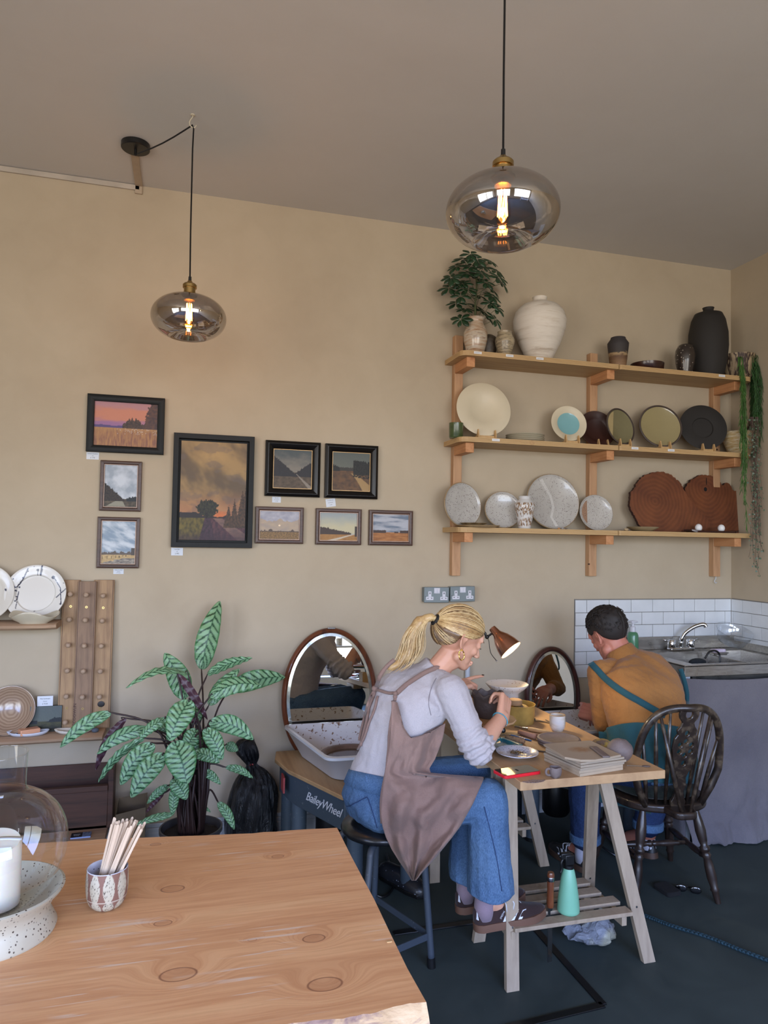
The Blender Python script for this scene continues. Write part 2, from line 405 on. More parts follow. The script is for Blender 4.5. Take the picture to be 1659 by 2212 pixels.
# tiles: each one a bevelled block on a grout bed, cut to the splashback
def tiles(name, x0, x1, zt, rows, axis, off0):
    g = MB(); t = MB(); tw, th, gr = 0.150, 0.0755, 0.003
    for r in range(rows):
        zb = zt-(r+1)*th; o = off0-(tw/2 if r % 2 else 0)-tw
        x = x0+o
        while x < x1:
            a, b = max(x+gr/2, x0), min(x+tw-gr/2, x1)
            if b-a > 0.01:
                p = ((a, -0.009, zb+gr/2), (b, -0.001, zb+th-gr/2)) if axis == 'x' else ((XR-.009, -b, zb+gr/2), (XR-.001, -a, zb+th-gr/2))
                t.bb(*p)
            x += tw
    zb = zt-rows*th
    if axis == 'x': g.bb((x0-.004, -0.0055, zb), (x1, 0, zt+.004))
    else: g.bb((XR-.0055, -x1, zb), (XR, -x0, zt+.004))
    return g, t
M_GROUT = flat('grout', (120, 118, 114), .9); M_TILE = flat('white_tile', (212, 215, 218), .22, var=.05, scale=9, bmp=.05)
g, t = tiles('', 2.214, XR-.009, 1.203, 6, 'x', 0.075); struct('wall_back_tile_grout', g, M_GROUT); struct('wall_back_tiles', t, M_TILE, bevel=.0015)
g, t = tiles('', 0.01, 1.2, 1.203, 6, 'y', 0.09); struct('wall_right_tile_grout', g, M_GROUT); struct('wall_right_tiles', t, M_TILE, bevel=.0015)
# ================================================================ WALL: paintings
M_BLACKF = flat('black_frame_lacquer', (17, 20, 21), .5, var=.2, scale=40, bmp=.1, spec=.25)
M_BLACKG = flat('black_frame_gloss', (15, 14, 14), .3, var=.1, scale=40, spec=.4)
M_BROWNF = wood('brown_frame_wood', (80, 54, 42), (54, 35, 28), 'X', 30, .35)
M_GILT = flat('gilt_slip', (150, 120, 80), .35, metal=.6)
M_BROWNSLIP = flat('bronze_slip', (120, 100, 88), .3, metal=.5)
M_PAINT = vcol('oil_paint', .45, .25)
M_CARD = flat('white_card', (215, 220, 228), .7, var=.03)
M_INK = flat('ink', (70, 74, 84), .8)
def C(*c): return s2l(c)
def trees(u, v, x0, x1, base, h, seed, sc_=14):
    if u < x0 or u > x1: return False
    t = (u-x0)/(x1-x0); top = base+h*(math.sin(PI*min(1, max(0, t)))**0.45)*(0.75+0.5*fbm(u*sc_, seed, 1)+.18*fbm(u*60, seed*3, 2))
    return base-.02 < v < top
def p_sunset(u, v):
    n = fbm(u*2, v*7, 3); s = C(150, 105, 150)
    if v > .42:
        c = lerp3(C(146, 106, 146), C(190, 126, 104), smooth01(.45, .65, v+n*.15)); c = lerp3(c, C(170, 125, 130), smooth01(.75, 1, v+n*.2))
        if v < .47+.012*fbm(u*5, 1, 4): c = C(84, 70, 118)
        if trees(u, v, .44, .80, .42, .27, 2.0) and not (.60 < u < .64 and v > .60): c = lerp3(C(48, 42, 44), C(84, 64, 56), .5+fbm(u*30, v*30, 5))
        if u > .76 and v < .42+.62*smooth01(.74, .90, u+.05*fbm(u*20, v*16, 6)): c = lerp3(C(92, 66, 58), C(66, 52, 56), .5+fbm(u*20, v*20, 7))
        return c
    c = lerp3(C(128, 88, 74), C(168, 124, 82), .5+.9*fbm(u*38, v*5, 8)); c = lerp3(c, C(178, 140, 90), .5*smooth01(.30, .42, v))
    if u > .35 and v > .28 and fbm(u*90, v*90, 9) > .42: c = C(205, 205, 205)
    return c
def p_grey1(u, v):
    c = lerp3(C(150, 160, 172), C(196, 203, 212), .5+fbm(u*3, v*4, 11))
    if v < .19: c = lerp3(C(60, 56, 48), C(90, 80, 66), .5+fbm(u*12, v*12, 1)); 
    if v < .2+.0*u and u > .05 and v > .02 and abs(u-.35-.15*(v/.2)) < .30*(1-v/.2)+.02: c = C(140, 138, 122)
    if v > .14 and v < .58-.66*u+.05*fbm(u*22, 4, 3) and u < .66: c = lerp3(C(24, 26, 28), C(66, 52, 44), .4+fbm(u*40, v*30, 2)*.9)
    if u > .68 and trees(u, v, .66, 1.25, .16, .13, 5): c = C(30, 36, 42)
    return c
def p_grey2(u, v):
    c = lerp3(C(134, 152, 170), C(200, 208, 216), smooth01(-.5, .5, fbm(u*2, v*7+u*2, 21)))
    if v < .30: c = C(150, 165, 180)
    if v < .235: c = lerp3(C(168, 142, 100), C(196, 170, 124), .5+fbm(u*10, v*40, 2))
    if .215 < v < .215+.10*(.6+.5*fbm(u*9, 3, 2))+.03*fbm(u*40, 1, 1) and u < .9: c = C(96, 86, 80)
    if u > .88 and .2 < v < .38: c = C(80, 74, 70)
    if v < .14 and v < .02+.17*u+.03*fbm(u*8, v, 2): c = lerp3(C(160, 152, 140), C(104, 98, 96), .5+fbm(u*9, v*30, 5))
    for k in range(7):
        fx = .04+.14*k*(1-.03*k); fh = .075*(1-.09*k)
        if abs(u-fx) < .009 and .10+.02*k*.6 < v < .10+.012*k+fh: c = C(50, 48, 46)
    return c
def p_big(u, v):
    n = fbm(u*2.2, v*3.2+u, 31); c = lerp3(C(96, 80, 62), C(158, 128, 84), smooth01(-.45, .5, n))
    c = lerp3(c, C(186, 150, 96), .55*math.exp(-((u-.45)**2/.05+(v-.85)**2/.012))); c = lerp3(c, C(176, 120, 86), .7*smooth01(.55, .25, v))
    c = lerp3(c, C(104, 90, 82), .5*smooth01(.1, .4, fbm(u*3, v*8, 33)))
    if v < .30: c = lerp3(c, C(206, 106, 54), .8*math.exp(-((u-.62)**2/.02+(v-.24)**2/.004)))
    hz = .245+.02*fbm(u*6, 1, 3)
    if v < hz+.03*(u < .34): c = C(42, 36, 38)
    if v < .225: 
        c = lerp3(C(66, 60, 34), C(110, 96, 44), .5+fbm(u*20, v*20, 34)) if u < .42-.1*(1-v/.22) else lerp3(C(58, 38, 50), C(88, 56, 62), .5+fbm(u*24, v*24, 35))
        e = .50+(.225-v)*1.7
        if e < u < e+.10+.6*(.225-v)+.04: c = lerp3(C(120, 92, 84), C(96, 76, 74), .5+fbm(u*9, v*30, 3))
        if abs(u-.42) < .04+.35*(.225-v): c = lerp3(C(44, 34, 44), C(70, 46, 60), .5+fbm(u*30, v*30, 36))
        c = lerp3(c, C(54, 36, 48), smooth01(.12, 0, v)*.7)
    d = ((u-.42)/.165)**2+((v-.325)/.085)**2+.45*fbm(u*26, v*26, 37)
    if d < 1: c = lerp3(C(26, 27, 26), C(58, 56, 34), .35+fbm(u*50, v*40, 38))
    if abs(u-.41) < .012 and .22 < v < .28: c = C(30, 24, 24)
    for k, (tx, th, tw) in enumerate(((.74, .36, .07), (.83, .43, .07), (.95, .52, .10), (1.0, .54, .12))):
        if v > .13+.0*u and v < th and abs(u-tx+.01*fbm(v*60, k, 1)) < tw*(th-v)/(th-.16)+.012*fbm(v*70, k, 2): c = lerp3(C(50, 42, 36), C(86, 62, 46), .5+fbm(u*40, v*40, 39))
    return c
def p_sq1(u, v):
    c = lerp3(C(70, 78, 80), C(124, 118, 108), smooth01(1.0, .45, v+.15*fbm(u*3, v*6, 41)))
    if v < .42: c = lerp3(C(70, 58, 46), C(92, 78, 62), .5+fbm(u*9, v*14, 42))
    if v > .30 and v < .42+.27*abs(u-.56)/.5*(1.5 if u < .56 else 1.3)-.03+.04*fbm(u*24, 2, 43): c = C(34, 32, 36)
    if v < .38 and abs(u-(.60+(.38-v)*1.05)) < .008+.28*(.38-v)*.6: c = C(132, 122, 110)
    return c
def p_sq2(u, v):
    c = lerp3(C(112, 112, 98), C(84, 90, 86), v)
    if v < .56: c = lerp3(C(74, 54, 38), C(104, 74, 46), .5+fbm(u*7, v*9, 51))
    if .52 < v < .61+.03*fbm(u*40, 1, 52): c = C(54, 50, 44)
    if trees(u, v, -.1, .2, .52, .2, 3): c = C(26, 26, 24)
    if v < .46 and abs(u-(.52+.9*(.46-v)**.8)) < .04+.32*(.46-v): c = C(158, 128, 84)
    if u > .56 and v > .36-.1*(u-.56) and v < .80-.1*abs(u-.65)+.06*fbm(u*20, 1, 53) and (v > .42 or fbm(u*16, v*30, 4) > -.05): c = lerp3(C(16, 18, 18), C(40, 38, 30), .4+fbm(u*30, v*30, 5))
    return c
def p_l1(u, v):
    c = lerp3(C(178, 176, 184), C(150, 150, 162), .5+fbm(u*4, v*5, 61))
    if v < .75-.25*abs(math.sin(u*6))*.5+.1*fbm(u*6, 1, 62): c = lerp3(C(176, 156, 134), C(160, 146, 134), .5+fbm(u*4, v*8, 63))
    if (u-.5)**2+((v-.49)*.8)**2 < .0006: c = C(240, 215, 180)
    if v < .28: c = lerp3(C(92, 76, 54), C(150, 116, 72), .5+fbm(u*36, v*36, 64))
    if .26 < v < .30+.05*max(0, fbm(u*9, 7, 65)*2): c = C(84, 72, 66)
    return c
def p_l2(u, v):
    c = lerp3(C(190, 182, 150), C(150, 158, 158), smooth01(.4, 1, v+.1*fbm(u*3, v*5, 71)))
    if v < .25: c = lerp3(C(146, 102, 54), C(168, 124, 70), .5+fbm(u*8, v*30, 72))
    if .22 < v < .25 and u > .78: c = C(130, 150, 165)
    if .22 < v < .50-.26*u+.05*fbm(u*20, 1, 73) and u < .84: c = C(66, 52, 46)
    if u > .94 and .15 < v < .52: c = C(60, 50, 44)
    if v < .23 and abs(u-(.30+2.6*(v)**1.0)) < .04+.22*(.23-v)*1.5: c = C(190, 176, 156)
    return c
def p_l3(u, v):
    c = lerp3(C(104, 116, 132), C(172, 174, 182), smooth01(-.4, .4, fbm(u*1.6, v*7, 81)))
    if v < .33: c = lerp3(C(140, 88, 44), C(172, 116, 66), .5+fbm(u*4, v*14, 82))
    if .30 < v < .41+.02*fbm(u*50, 1, 83) and (u < .37 or u > .76 or .60 < u < .72 and v < .36): c = C(66, 52, 48)
    return c
def framed(px, fw, depth, mat, fn, label, slip=None, gap=0, nx=90, ny=70, mould=0):
    (ax, ay), (bx, by) = px; a = onY(ax, ay, -depth); b = onY(bx, by, -depth)
    x0, x1, z1, z0 = a.x, b.x, a.z, b.z; W, H = x1-x0, z1-z0
    r = thing('framed_painting', label, 'painting', ((x0+x1)/2, 0, z0))
    def ring(fw, y0, y1, o=0, name='frame', m=mat, bev=.0015, mould=0):
        w = MB(); hw, hh = W/2-o, H; zlo, zhi = o, H-o
        P = [(-hw, zlo), (hw, zlo), (hw, zhi), (-hw, zhi)]; Q = [(-hw+fw, zlo+fw), (hw-fw, zlo+fw), (hw-fw, zhi-fw), (-hw+fw, zhi-fw)]
        prof = [(0, y0), (0, y1+mould*.5), (.35, y1), (.7, y1+mould*.35), (1, y1+mould), (1, y0)] if mould else [(0, y0), (0, y1), (1, y1), (1, y0)]
        rows = [[Vector((lerp(p[0], q[0], t), y, lerp(p[1], q[1], t))) for t, y in prof] for p, q in zip(P, Q)]
        for i in range(4):
            j = (i+1) % 4; o_ = len(w.v); w.v += rows[i]+rows[j]; k = len(prof)
            for s_ in range(k): t_ = (s_+1) % k; w.f.append([o_+s_, o_+t_, o_+k+t_, o_+k+s_])
        return w.build(name, m, r, smooth=30, bevel=bev)
    ring(fw, 0, -depth, 0, mould=mould)
    o = fw
    if slip: ring(.004, -depth+.012+mould, -depth+.004+mould, fw-.001, 'slip', slip, 0); o = fw+.003
    o += gap; cy = -depth+(.010 if not gap else .012)+mould
    if gap: MB().bb((-W/2+fw-.002, -.006, fw-.002), (W/2-fw+.002, -.002, H-fw+.002)).build('backing_board', M_BLACKF, r)
    hw = W/2-o+.001
    c = MB().grid(lambda u, v: (lerp(-hw, hw, u), cy, lerp(o-.001, H-o+.001, v)), nx, ny, lambda u, v: fn(u, v))
    n = len(c.v); 
    c.bb((-hw, cy+.0008, o-.001), (hw, -.001 if not gap else cy+.014, H-o+.001)); c.c += [C(60, 55, 50)]*8
    c.build('canvas', M_PAINT, r, smooth=0)
    return r
framed(((189, 849), (353, 982)), .033, .03, M_BLACKF, p_sunset, 'wide black framed painting of an orange and violet sunset over a wheat field', mould=.006, nx=130, ny=90)
framed(((217, 993.5), (303.5, 1105)), .018, .022, M_BROWNF, p_grey1, 'brown framed upright painting of a pale grey sky over a dark tree bank and road', slip=M_BROWNSLIP, mould=.003, nx=70, ny=90)
framed(((211, 1116), (299.5, 1227.5)), .018, .022, M_BROWNF, p_grey2, 'brown framed upright painting of blue clouds above a fenced yellow field', slip=M_BROWNSLIP, mould=.003, nx=80, ny=100)
framed(((376, 934), (544.5, 1184)), .026, .04, M_BLACKF, p_big, 'largest painting, black box frame, dark tree and path under ochre clouds', gap=.012, nx=130, ny=190)
framed(((575, 949.5), (691.5, 1074.5)), .042, .035, M_BLACKG, p_sq1, 'square glossy black framed painting of a dusk road between dark wooded banks', slip=M_GILT, mould=.018, nx=80, ny=80)
framed(((704.5, 957), (816.5, 1078.5)), .040, .035, M_BLACKG, p_sq2, 'square glossy black framed painting of a sandy track curving past black trees', slip=M_GILT, mould=.018, nx=80, ny=80)
framed(((553, 1093.5), (655, 1175)), .020, .026, M_BROWNF, p_l1, 'small brown framed landscape of a low sun behind peach clouds over a field', slip=M_BROWNSLIP, mould=.003)
framed(((683.5, 1097.5), (780.5, 1177.5)), .020, .026, M_BROWNF, p_l2, 'small brown framed landscape with a pale yellow sky and white road', slip=M_BROWNSLIP, mould=.003)
framed(((798.5, 1101), (891.5, 1179)), .020, .026, M_BROWNF, p_l3, 'small brown framed landscape of rust orange field under stormy blue cloud', slip=M_BROWNSLIP, mould=.003)
def price_card(x0, y0, x1, y1, label, lines, rot=0, Y=-.0015):
    a, b = onY(x0, y0, Y), onY(x1, y1, Y); W, H = b.x-a.x, a.z-b.z
    r = thing('price_card', label, 'price card', ((a.x+b.x)/2, Y, (a.z+b.z)/2))
    R = Matrix.Rotation(rot, 4, 'Y')
    MB().box((0, 0, 0), (W, .0016, H), R.to_3x3()).build('card', M_CARD, r)
    for i, (tx, s_) in enumerate(lines):
        text('handwriting', tx, s_, R @ Matrix.Translation((0, -.0012, H*(.30-.28*i))) @ Matrix.Rotation(PI/2, 4, 'X'), M_INK, r, ext=.0002)
price_card(187, 976.5, 213.5, 993, 'white price card under the orange sunset painting', [('Sunset meadow', .0075), ('oil', .006), ('£ 170', .009)])
price_card(245, 1229, 267, 1240, 'white price card under the brown framed fenced field painting', [('Study of a field', .006), ('framed', .005), ('£ 75 each', .005)])
price_card(370, 1183, 395, 1200, 'white price card below the largest black framed painting', [('Last light', .0075), ('oil', .006), ('£ 495', .009)])
price_card(588, 1073, 606.5, 1086, 'white price card below the dusk road painting', [('The cut', .006), ('oil on board', .005), ('£ 195', .006)])
price_card(704, 1077, 724.5, 1095, 'tilted white price card below the sandy track painting', [('The sandy track', .005), ('oil on board', .005), ('£ 195', .006)], rot=-.14)

# metal-clad double sockets
M_SOCK = flat('grey_steel_paint', (112, 122, 124), .35, metal=.2); M_PLAS = flat('white_plastic', (205, 205, 212), .35, var=.02); M_HOLE = flat('socket_hole', (14, 14, 16), .8)
M_STEEL = flat('steel', (170, 172, 176), .22, metal=1.0, var=.05)
def socket(cx, cz, rot, label, red=False):
    r = thing('wall_socket', label, 'electrical socket', (cx, 0, cz)); R = Matrix.Rotation(rot, 4, 'Y')
    def bx(name, x, z, w, h, y0, y1, m, bv=0): 
        q = MB().box((0, 0, 0), (w, abs(y1-y0), h)); q.v = [R @ (p+Vector((x, (y0+y1)/2, z))) for p in q.v]; return q.build(name, m, r, bevel=bv)
    bx('back_box', 0, 0, .143, .080, 0, -.038, M_SOCK, .004); bx('faceplate', 0, 0, .146, .085, -.038, -.044, M_SOCK, .003)
    bx('switch', 0, .023, .034, .030, -.044, -.048, M_PLAS, .001); 
    for s_ in (-1, 1): bx('rocker', s_*.008, .023, .013, .022, -.047, -.051, M_PLAS, .0015)
    for s_ in (-1, 1):
        q = MB(); 
        for (x, z, w, h) in ((0, .004, .017, .030), (0, -.019, .042, .018)): q.box((s_*.041+x, -.0455, z), (w, .003, h))
        q.v = [R @ p for p in q.v]; q.build('outlet', M_PLAS, r)
        q = MB(); q.box((s_*.041, -.0472, .009), (.004, .001, .009))
        for t in (-1, 1): q.box((s_*.041+t*.011, -.0472, -.018), (.006, .001, .004))
        q.v = [R @ p for p in q.v]; q.build('pin_hole', M_HOLE, r)
        q = MB().ball((s_*.0635, -.0445, -.008), .0025, n=8, m=4); q.v = [R @ p for p in q.v]; q.build('screw', M_STEEL, r)
a = onY(943, 1285, -.04); socket(a.x, a.z, .01, 'left grey metal double socket on the wall above the woman')
b = onY(999, 1283, -.04); socket(b.x, b.z, -.012, 'right grey metal double socket, nearer the wall shelves')

# ================================================================ PENDANT LAMPS
M_CORD = fabric('black_flex', (22, 20, 20), scale=900, bs=.1); M_BRASS = flat('antique_brass', (176, 148, 96), .28, metal=1, var=.1)
M_SMOKE = glass('smoked_mirror_glass', (.50, .44, .38), 0.0, 1.45, mirror=.26)
M_BULB = glass('amber_bulb_glass', (1.0, .80, .50), 0.0, 1.45)
M_FIL = flat('filament', (255, 170, 60), .5, emit=(1.0, .42, .09), es=95)
M_BLK = flat('black_metal', (18, 18, 19), .35)
def pendant(loc, label, cordpts):
    r = thing('pendant_lamp', label, 'lamp', loc); R_ = .152
    prof = []
    for i in range(0, 31):
        t = PI*(i/30); x = math.sin(t); z = math.cos(t)
        prof.append((R_*abs(x)**.86 if x > 0 else 0, R_*.61*z))
    prof = [(rr, zz) for rr, zz in prof if zz < R_*.61*.985 and zz > -R_*.54]
    prof = [(.03, prof[0][1]+.001)]+prof
    # the underside dips in to a small open dimple like blown glass
    zb = prof[-1][1]; prof += [(.078, zb-.001), (.070, zb+.004), (.055, zb+.018), (.035, zb+.030), (.012, zb+.036), (.0, zb+.037)]
    MB().lathe(prof, 64).build('glass_shade', M_SMOKE, r, smooth=180)
    zt = R_*.61
    MB().lathe([(0, zt-.004), (.030, zt-.004), (.033, zt+.003), (.024, zt+.008), (.022, zt+.008)], 32).build('shade_collar', M_BLK, r)
    MB().lathe([(0, zt+.002), (.0235, zt+.002), (.0235, zt+.030), (.0285, zt+.031), (.0285, zt+.043), (.024, zt+.048), (.013, zt+.051), (.009, zt+.060), (.006, zt+.062), (0, zt+.062)], 28).build('lamp_holder', M_BRASS, r)
    MB().lathe([(0, zt+.058), (.0065, zt+.058), (.006, zt+.078), (0, zt+.078)], 16).build('cord_grip', M_BLK, r)
    b = [(.013, zt-.002), (.014, zt-.02), (.018, zt-.05), (.0225, zt-.085), (.022, zt-.105), (.014, zt-.122), (0, zt-.127)]
    bl = MB().lathe(b, 24).build('bulb', M_BULB, r, smooth=180)
    f = MB()
    for k in range(8):
        a = 2*PI*k/8; a2 = a+.3
        f.tube([(.010*math.cos(a), .010*math.sin(a), zt-.035), (.013*math.cos(a2), .013*math.sin(a2), zt-.105)], 0.0013, 5)
    f.build('filament', M_FIL, bl)
    MB().lathe([(0, zt-.022), (.0225, zt-.022), (.0225, zt-.018), (.008, zt-.012), (.005, zt), (0, zt)], 20).build('bulb_cap', M_BRASS, bl)
    MB().tube([Vector(p)-Vector(loc) for p in cordpts], .0032, 8).build('cord', M_CORD, r)
    L = bpy.data.lights.new('bulb_light', 'POINT'); L.energy = 9; L.color = (1, .55, .22); L.shadow_soft_size = .012
    lo = bpy.data.objects.new('bulb_light', L); COL.objects.link(lo); lo.parent = r; lo.location = (0, 0, zt-.075)
    return r
ln = onY(1085.5, 458, -2.0)
ct = Vector((ln.x, ln.y, ZC))
pn = pendant(ln, 'larger and nearer smoked glass pendant lamp hanging by a black cord', [(ln.x, ln.y, ln.z+.152*.61+.07), (ln.x-.001, ln.y, ZC-.5), ct])
MB().lathe([(0, 0), (.05, 0), (.05, -.02), (0, -.022)], 32, c=ct-ln).build('ceiling_rose', M_BLK, pn)
hk = onZ(416.5, 248, ZC); lf = Vector((onY(408, 686, hk.y).x, hk.y, onY(408, 686, hk.y).z)); rose = onZ(293, 316, ZC-.01)
hz = ZC-.047
pts = [(rose.x+.004, rose.y, ZC-.045)]+[Vector((lerp(rose.x+.004, hk.x-.004, t), lerp(rose.y, hk.y, t), lerp(ZC-.045, hz, t)-.012*math.sin(PI*t))) for t in (.15, .3, .5, .7, .85)]+[(hk.x, hk.y, hz+.003), (hk.x+.005, hk.y, hz-.012), (hk.x+.003, hk.y, hz-.1), (lerp(hk.x, lf.x, .6), hk.y, 2.8), (lf.x, lf.y, lf.z+.152*.61+.07)]
pf = pendant(lf, 'smaller looking far smoked glass pendant hung from a ceiling hook near the paintings', pts)
MB().lathe([(0, 0), (.062, 0), (.062, -.022), (.058, -.025), (0, -.026)], 40, c=Vector((rose.x, rose.y, ZC))-lf).build('ceiling_rose', M_BLK, pf)
MB().lathe([(0, 0), (.006, 0), (.006, -.028), (0, -.03)], 12, c=Vector((rose.x, rose.y, ZC-.024))-lf).build('cord_outlet', M_BLK, pf)
M_HOOKW = flat('painted_hook', (196, 186, 164), .4)
hkr = thing('ceiling_hook', 'cream screw hook in the ceiling holding the far lamp cord', 'hook', hk)
MB().tube([(0, 0, 0), (0, 0, -.010), (-.008, 0, -.022), (-.013, 0, -.034), (-.010, 0, -.047), (0, 0, -.055), (.011, 0, -.052), (.015, 0, -.042)], .0022, 8).build('hook', M_HOOKW, hkr)
MB().lathe([(0, 0), (.010, 0), (.008, -.003), (0, -.004)], 16).build('base', M_HOOKW, hkr)

# ================================================================ LEFT: shelves, pegboards, crockery
M_RAW = wood('raw_pine', (176, 146, 118), (146, 116, 94), 'X', 16, .7)
M_OAK = wood('oak_board', (172, 138, 100), (140, 108, 78), 'Z', 22, .55, 10)
M_OAKD = wood('walnut_toned_oak_board', (146, 116, 90), (118, 92, 72), 'Z', 22, .55, 10)
M_PEG = wood('peg_wood', (178, 152, 128), (150, 124, 102), 'Y', 40, .5, 4)
M_GROOVE = flat('board_groove', (66, 38, 30), .7)
ZLS = .612
def live_board(name, x0, x1, d, z, th, label, seed, notch=0):
    r = thing(name, label, 'shelf', ((x0+x1)/2, 0, z-th))
    n = 24; top = []; 
    for i in range(n+1):
        x = lerp(x0, x1, i/n); fy = -d+.012*fbm(x*5, seed); 
        if notch and x > x1-notch: fy += .5*(x-(x1-notch))
        top.append((x-(x0+x1)/2, fy))
    w = MB(); rows = []
    for x, fy in top: rows.append([Vector((x, 0, 0)), Vector((x, 0, th)), Vector((x, fy+.012, th)), Vector((x, fy, th-.006)), Vector((x, fy+.004+.006*fbm(x*9, seed+2), .01)), Vector((x, fy+.02, 0))])
    w.loft(rows); w.build('board', M_RAW, r, smooth=30)
    return r
live_board('wall_shelf', -1.7, -.338, .19, ZLS, .026, 'lower left rough pine wall shelf with a live edge', 1.0)
live_board('wall_shelf', -1.7, -.553, .20, 1.128, .028, 'upper left rough pine wall shelf with a notched end', 2.0, notch=.05)
def pegboard(px0t, px1t, y, ztop, zbot, mat, label, pegs, extra=None):
    # leans on the wall, foot on the shelf
    a, b = onY(px0t, 1400, y).x, onY(px1t, 1400, y).x; W = b-a; H = ztop-zbot
    r = thing('peg_board', label, 'peg board', ((a+b)/2, y, zbot)); lean = math.radians(-2.2); R = Matrix.Rotation(lean, 4, 'X')
    def put(q, *args, **k): q.v = [R @ p for p in q.v]; return q.build(*args, **k)
    w = MB().box((0, 0, H/2), (W, .016, H)); put(w, 'board', mat, r, bevel=.002)
    for s_ in (-1, 1): put(MB().box((s_*(W/2-.006), -.0083, H/2), (.0016, .0012, H)), 'groove', M_GROOVE, r)
    proto = None
    for k in range(6):
        z = pegs-(k)*.1195; q = MB(); q.tube([(0, -.008, z), (0, -.03, z-.001)], .0055, 10); q.ball((0, -.037, z-.001), (.0125, .011, .0125), n=14, m=8)
        put(q, 'peg', M_PEG, r, smooth=180)
    for z in (pegs-.06, pegs-.06-.478):
        q = MB().lathe([(.0028, 0), (.0058, .0), (.0058, .002), (.0028, .002), (.0028, 0)], 14); q.v = [Matrix.Rotation(PI/2, 3, 'X') @ p+Vector((0, -.008, z)) for p in q.v]; put(q, 'brass_eyelet', M_BRASS, r)
    return r, R, W, H
pb1 = pegboard(129.5, 168, -.047, 1.318, ZLS, M_OAK, 'left wooden peg board of three leaning side by side', .640)
pb2 = pegboard(162.5, 203.5, -.066, 1.312, ZLS, M_OAKD, 'middle peg board, darkest of three, with burnt lettering near its foot', .638)
pb3 = pegboard(197, 242, -.047, 1.318, ZLS, M_OAK, 'right peg board of three, with a dark knot near the foot', .632)
text('burnt_lettering', 'ECOOWUN', .019, pb2[1] @ Matrix.Translation((-.034, -.0086, .075)) @ Matrix.Rotation(PI/2, 4, 'Y').inverted() @ Matrix.Rotation(PI/2, 4, 'X'), M_GROOVE, pb2[0])
MB().ball((.006, -.008, .115), (.016, .0015, .014), n=16, m=8).build('knot', flat('knot_black', (30, 22, 20), .5), pb3[0], smooth=180)

M_CREAM = flat('cream_glaze', (206, 200, 188), .25, var=.05, scale=6, coat=.3)
M_CREAMV = vcol('splatter_glaze', .25, 0, .5, .3)
def plate_prof(R, well=.62, h=.022, th=.005):
    return [(0, .003), (R*well*.9, .003), (R*well, .006), (R*.80, h*.75), (R, h), (R+.002, h+.002), (R, h+.004), (R*.80, h*.75+th), (R*well, .006+th), (R*well*.94, .003+th), (0, .003+th)]
def lean_M(loc, tilt, spin=0, yaw=0):
    """disc axis (local +Z, face side) turned to face the room and leaned back"""
    return Matrix.Translation(loc) @ Matrix.Rotation(yaw, 4, 'Z') @ Matrix.Rotation(PI/2-tilt, 4, 'X') @ Matrix.Rotation(spin, 4, 'Z')
def disc_plate(name, label, cat, base, R, tilt, mat, prof=None, yaw=0, sx_=1.0, colf=None, n=64, extra=None, spin=0, group=None, fn=None):
    """plate standing on its rim at base, leaning back by tilt"""
    r = thing(name, label, cat, base, group=group)
    q = MB().lathe(prof or plate_prof(R), n, fn=fn)
    if colf: q.c = [colf(p.x/R, p.y/R, i) for i, p in enumerate(q.v)]
    c = Vector((0, math.sin(tilt)*R, math.cos(tilt)*R))
    S = Matrix.Diagonal((sx_, 1, 1, 1)); Mx = Matrix.Rotation(yaw, 4, 'Z') @ lean_M(c, tilt, 0) @ S @ Matrix.Rotation(spin, 4, 'Z')
    q.v = [Mx @ p for p in q.v]; q.build('dish' if name != 'plate' else 'body', mat, r, smooth=50)
    return r, Mx
# splattered plate: dense rings so the painted strokes can live in vertex colours
def dense_plate(R, well, n=160, rings=60):
    pr = [(R, -.004), (R*well, -.010), (0, -.010)][::-1]
    f = []
    for k in range(rings+1):
        t = k/rings; x = R*(1-t); z = .010*smooth01(well*.97, well*1.03, x/R)+.006*smooth01(well, 1, x/R); f.append((max(x, 0.0), z))
    f[-1] = (0, f[-1][1])
    return pr[:-1]+[(R, -.003), (R+.0015, .006)]+f
STROKES = [((-.78, .10), (-.98, .12), .02), ((-.95, .08), (-.62, .22), .016), ((-.62, .22), (-.44, .50), .012), ((-.44, .50), (-.30, .86), .016), ((-.95, .12), (-.64, .09), .02),
 ((-.70, .25), (-.92, .36), .014), ((-.56, .06), (-.60, -.25), .013), ((0.02, .83), (.02, .65), .014), ((.16, .96), (.12, .68), .022), ((.56, .56), (.80, .18), .010), ((.80, .18), (.86, -.38), .012), ((.98, .14), (.68, -.16), .012), ((-.58, -.3), (-.60, -.55), .010)]
DOTS = [(.54, .56, .055), (.02, .82, .042), (.12, .66, .03), (.84, -.40, .03), (-.44, .54, .03), (-.55, .22, .03), (-.70, .22, .03), (-.62, -.12, .02), (-.64, -.28, .028), (-.78, .16, .03), (.9, .36, .014), (-.3, .78, .02), (-.1, .95, .014), (-.75, .5, .02), (0, -.64, .02)]
def splat(u, v, i):
    c = C(214, 210, 202)
    for (a, b), (e_, f), w_ in STROKES:
        dx, dy = e_-a, f-b; t = max(0, min(1, ((u-a)*dx+(v-b)*dy)/(dx*dx+dy*dy))); 
        if (u-a-t*dx)**2+(v-b-t*dy)**2 < (w_*1.3)**2: return C(40, 42, 66)
    for a, b, w_ in DOTS:
        if (u-a)**2+(v-b)**2 < w_*w_*1.2: return C(40, 42, 66)
    return c
b0 = onZ(74, 1343, 1.128)
disc_plate('plate', 'cream plate with navy splatters standing on upper left shelf', 'plate', (onY(73, 1340, -.09).x, -.09, 1.128), .132, .22, M_CREAMV, prof=dense_plate(.132, .64, rings=70), colf=splat, n=220)
disc_plate('plate', 'plain cream plate cut off by the left edge of the photo', 'plate', (onY(-42, 1340, -.09).x, -.09, 1.128), .132, .22, M_CREAM, prof=plate_prof(.132, .64, .016))
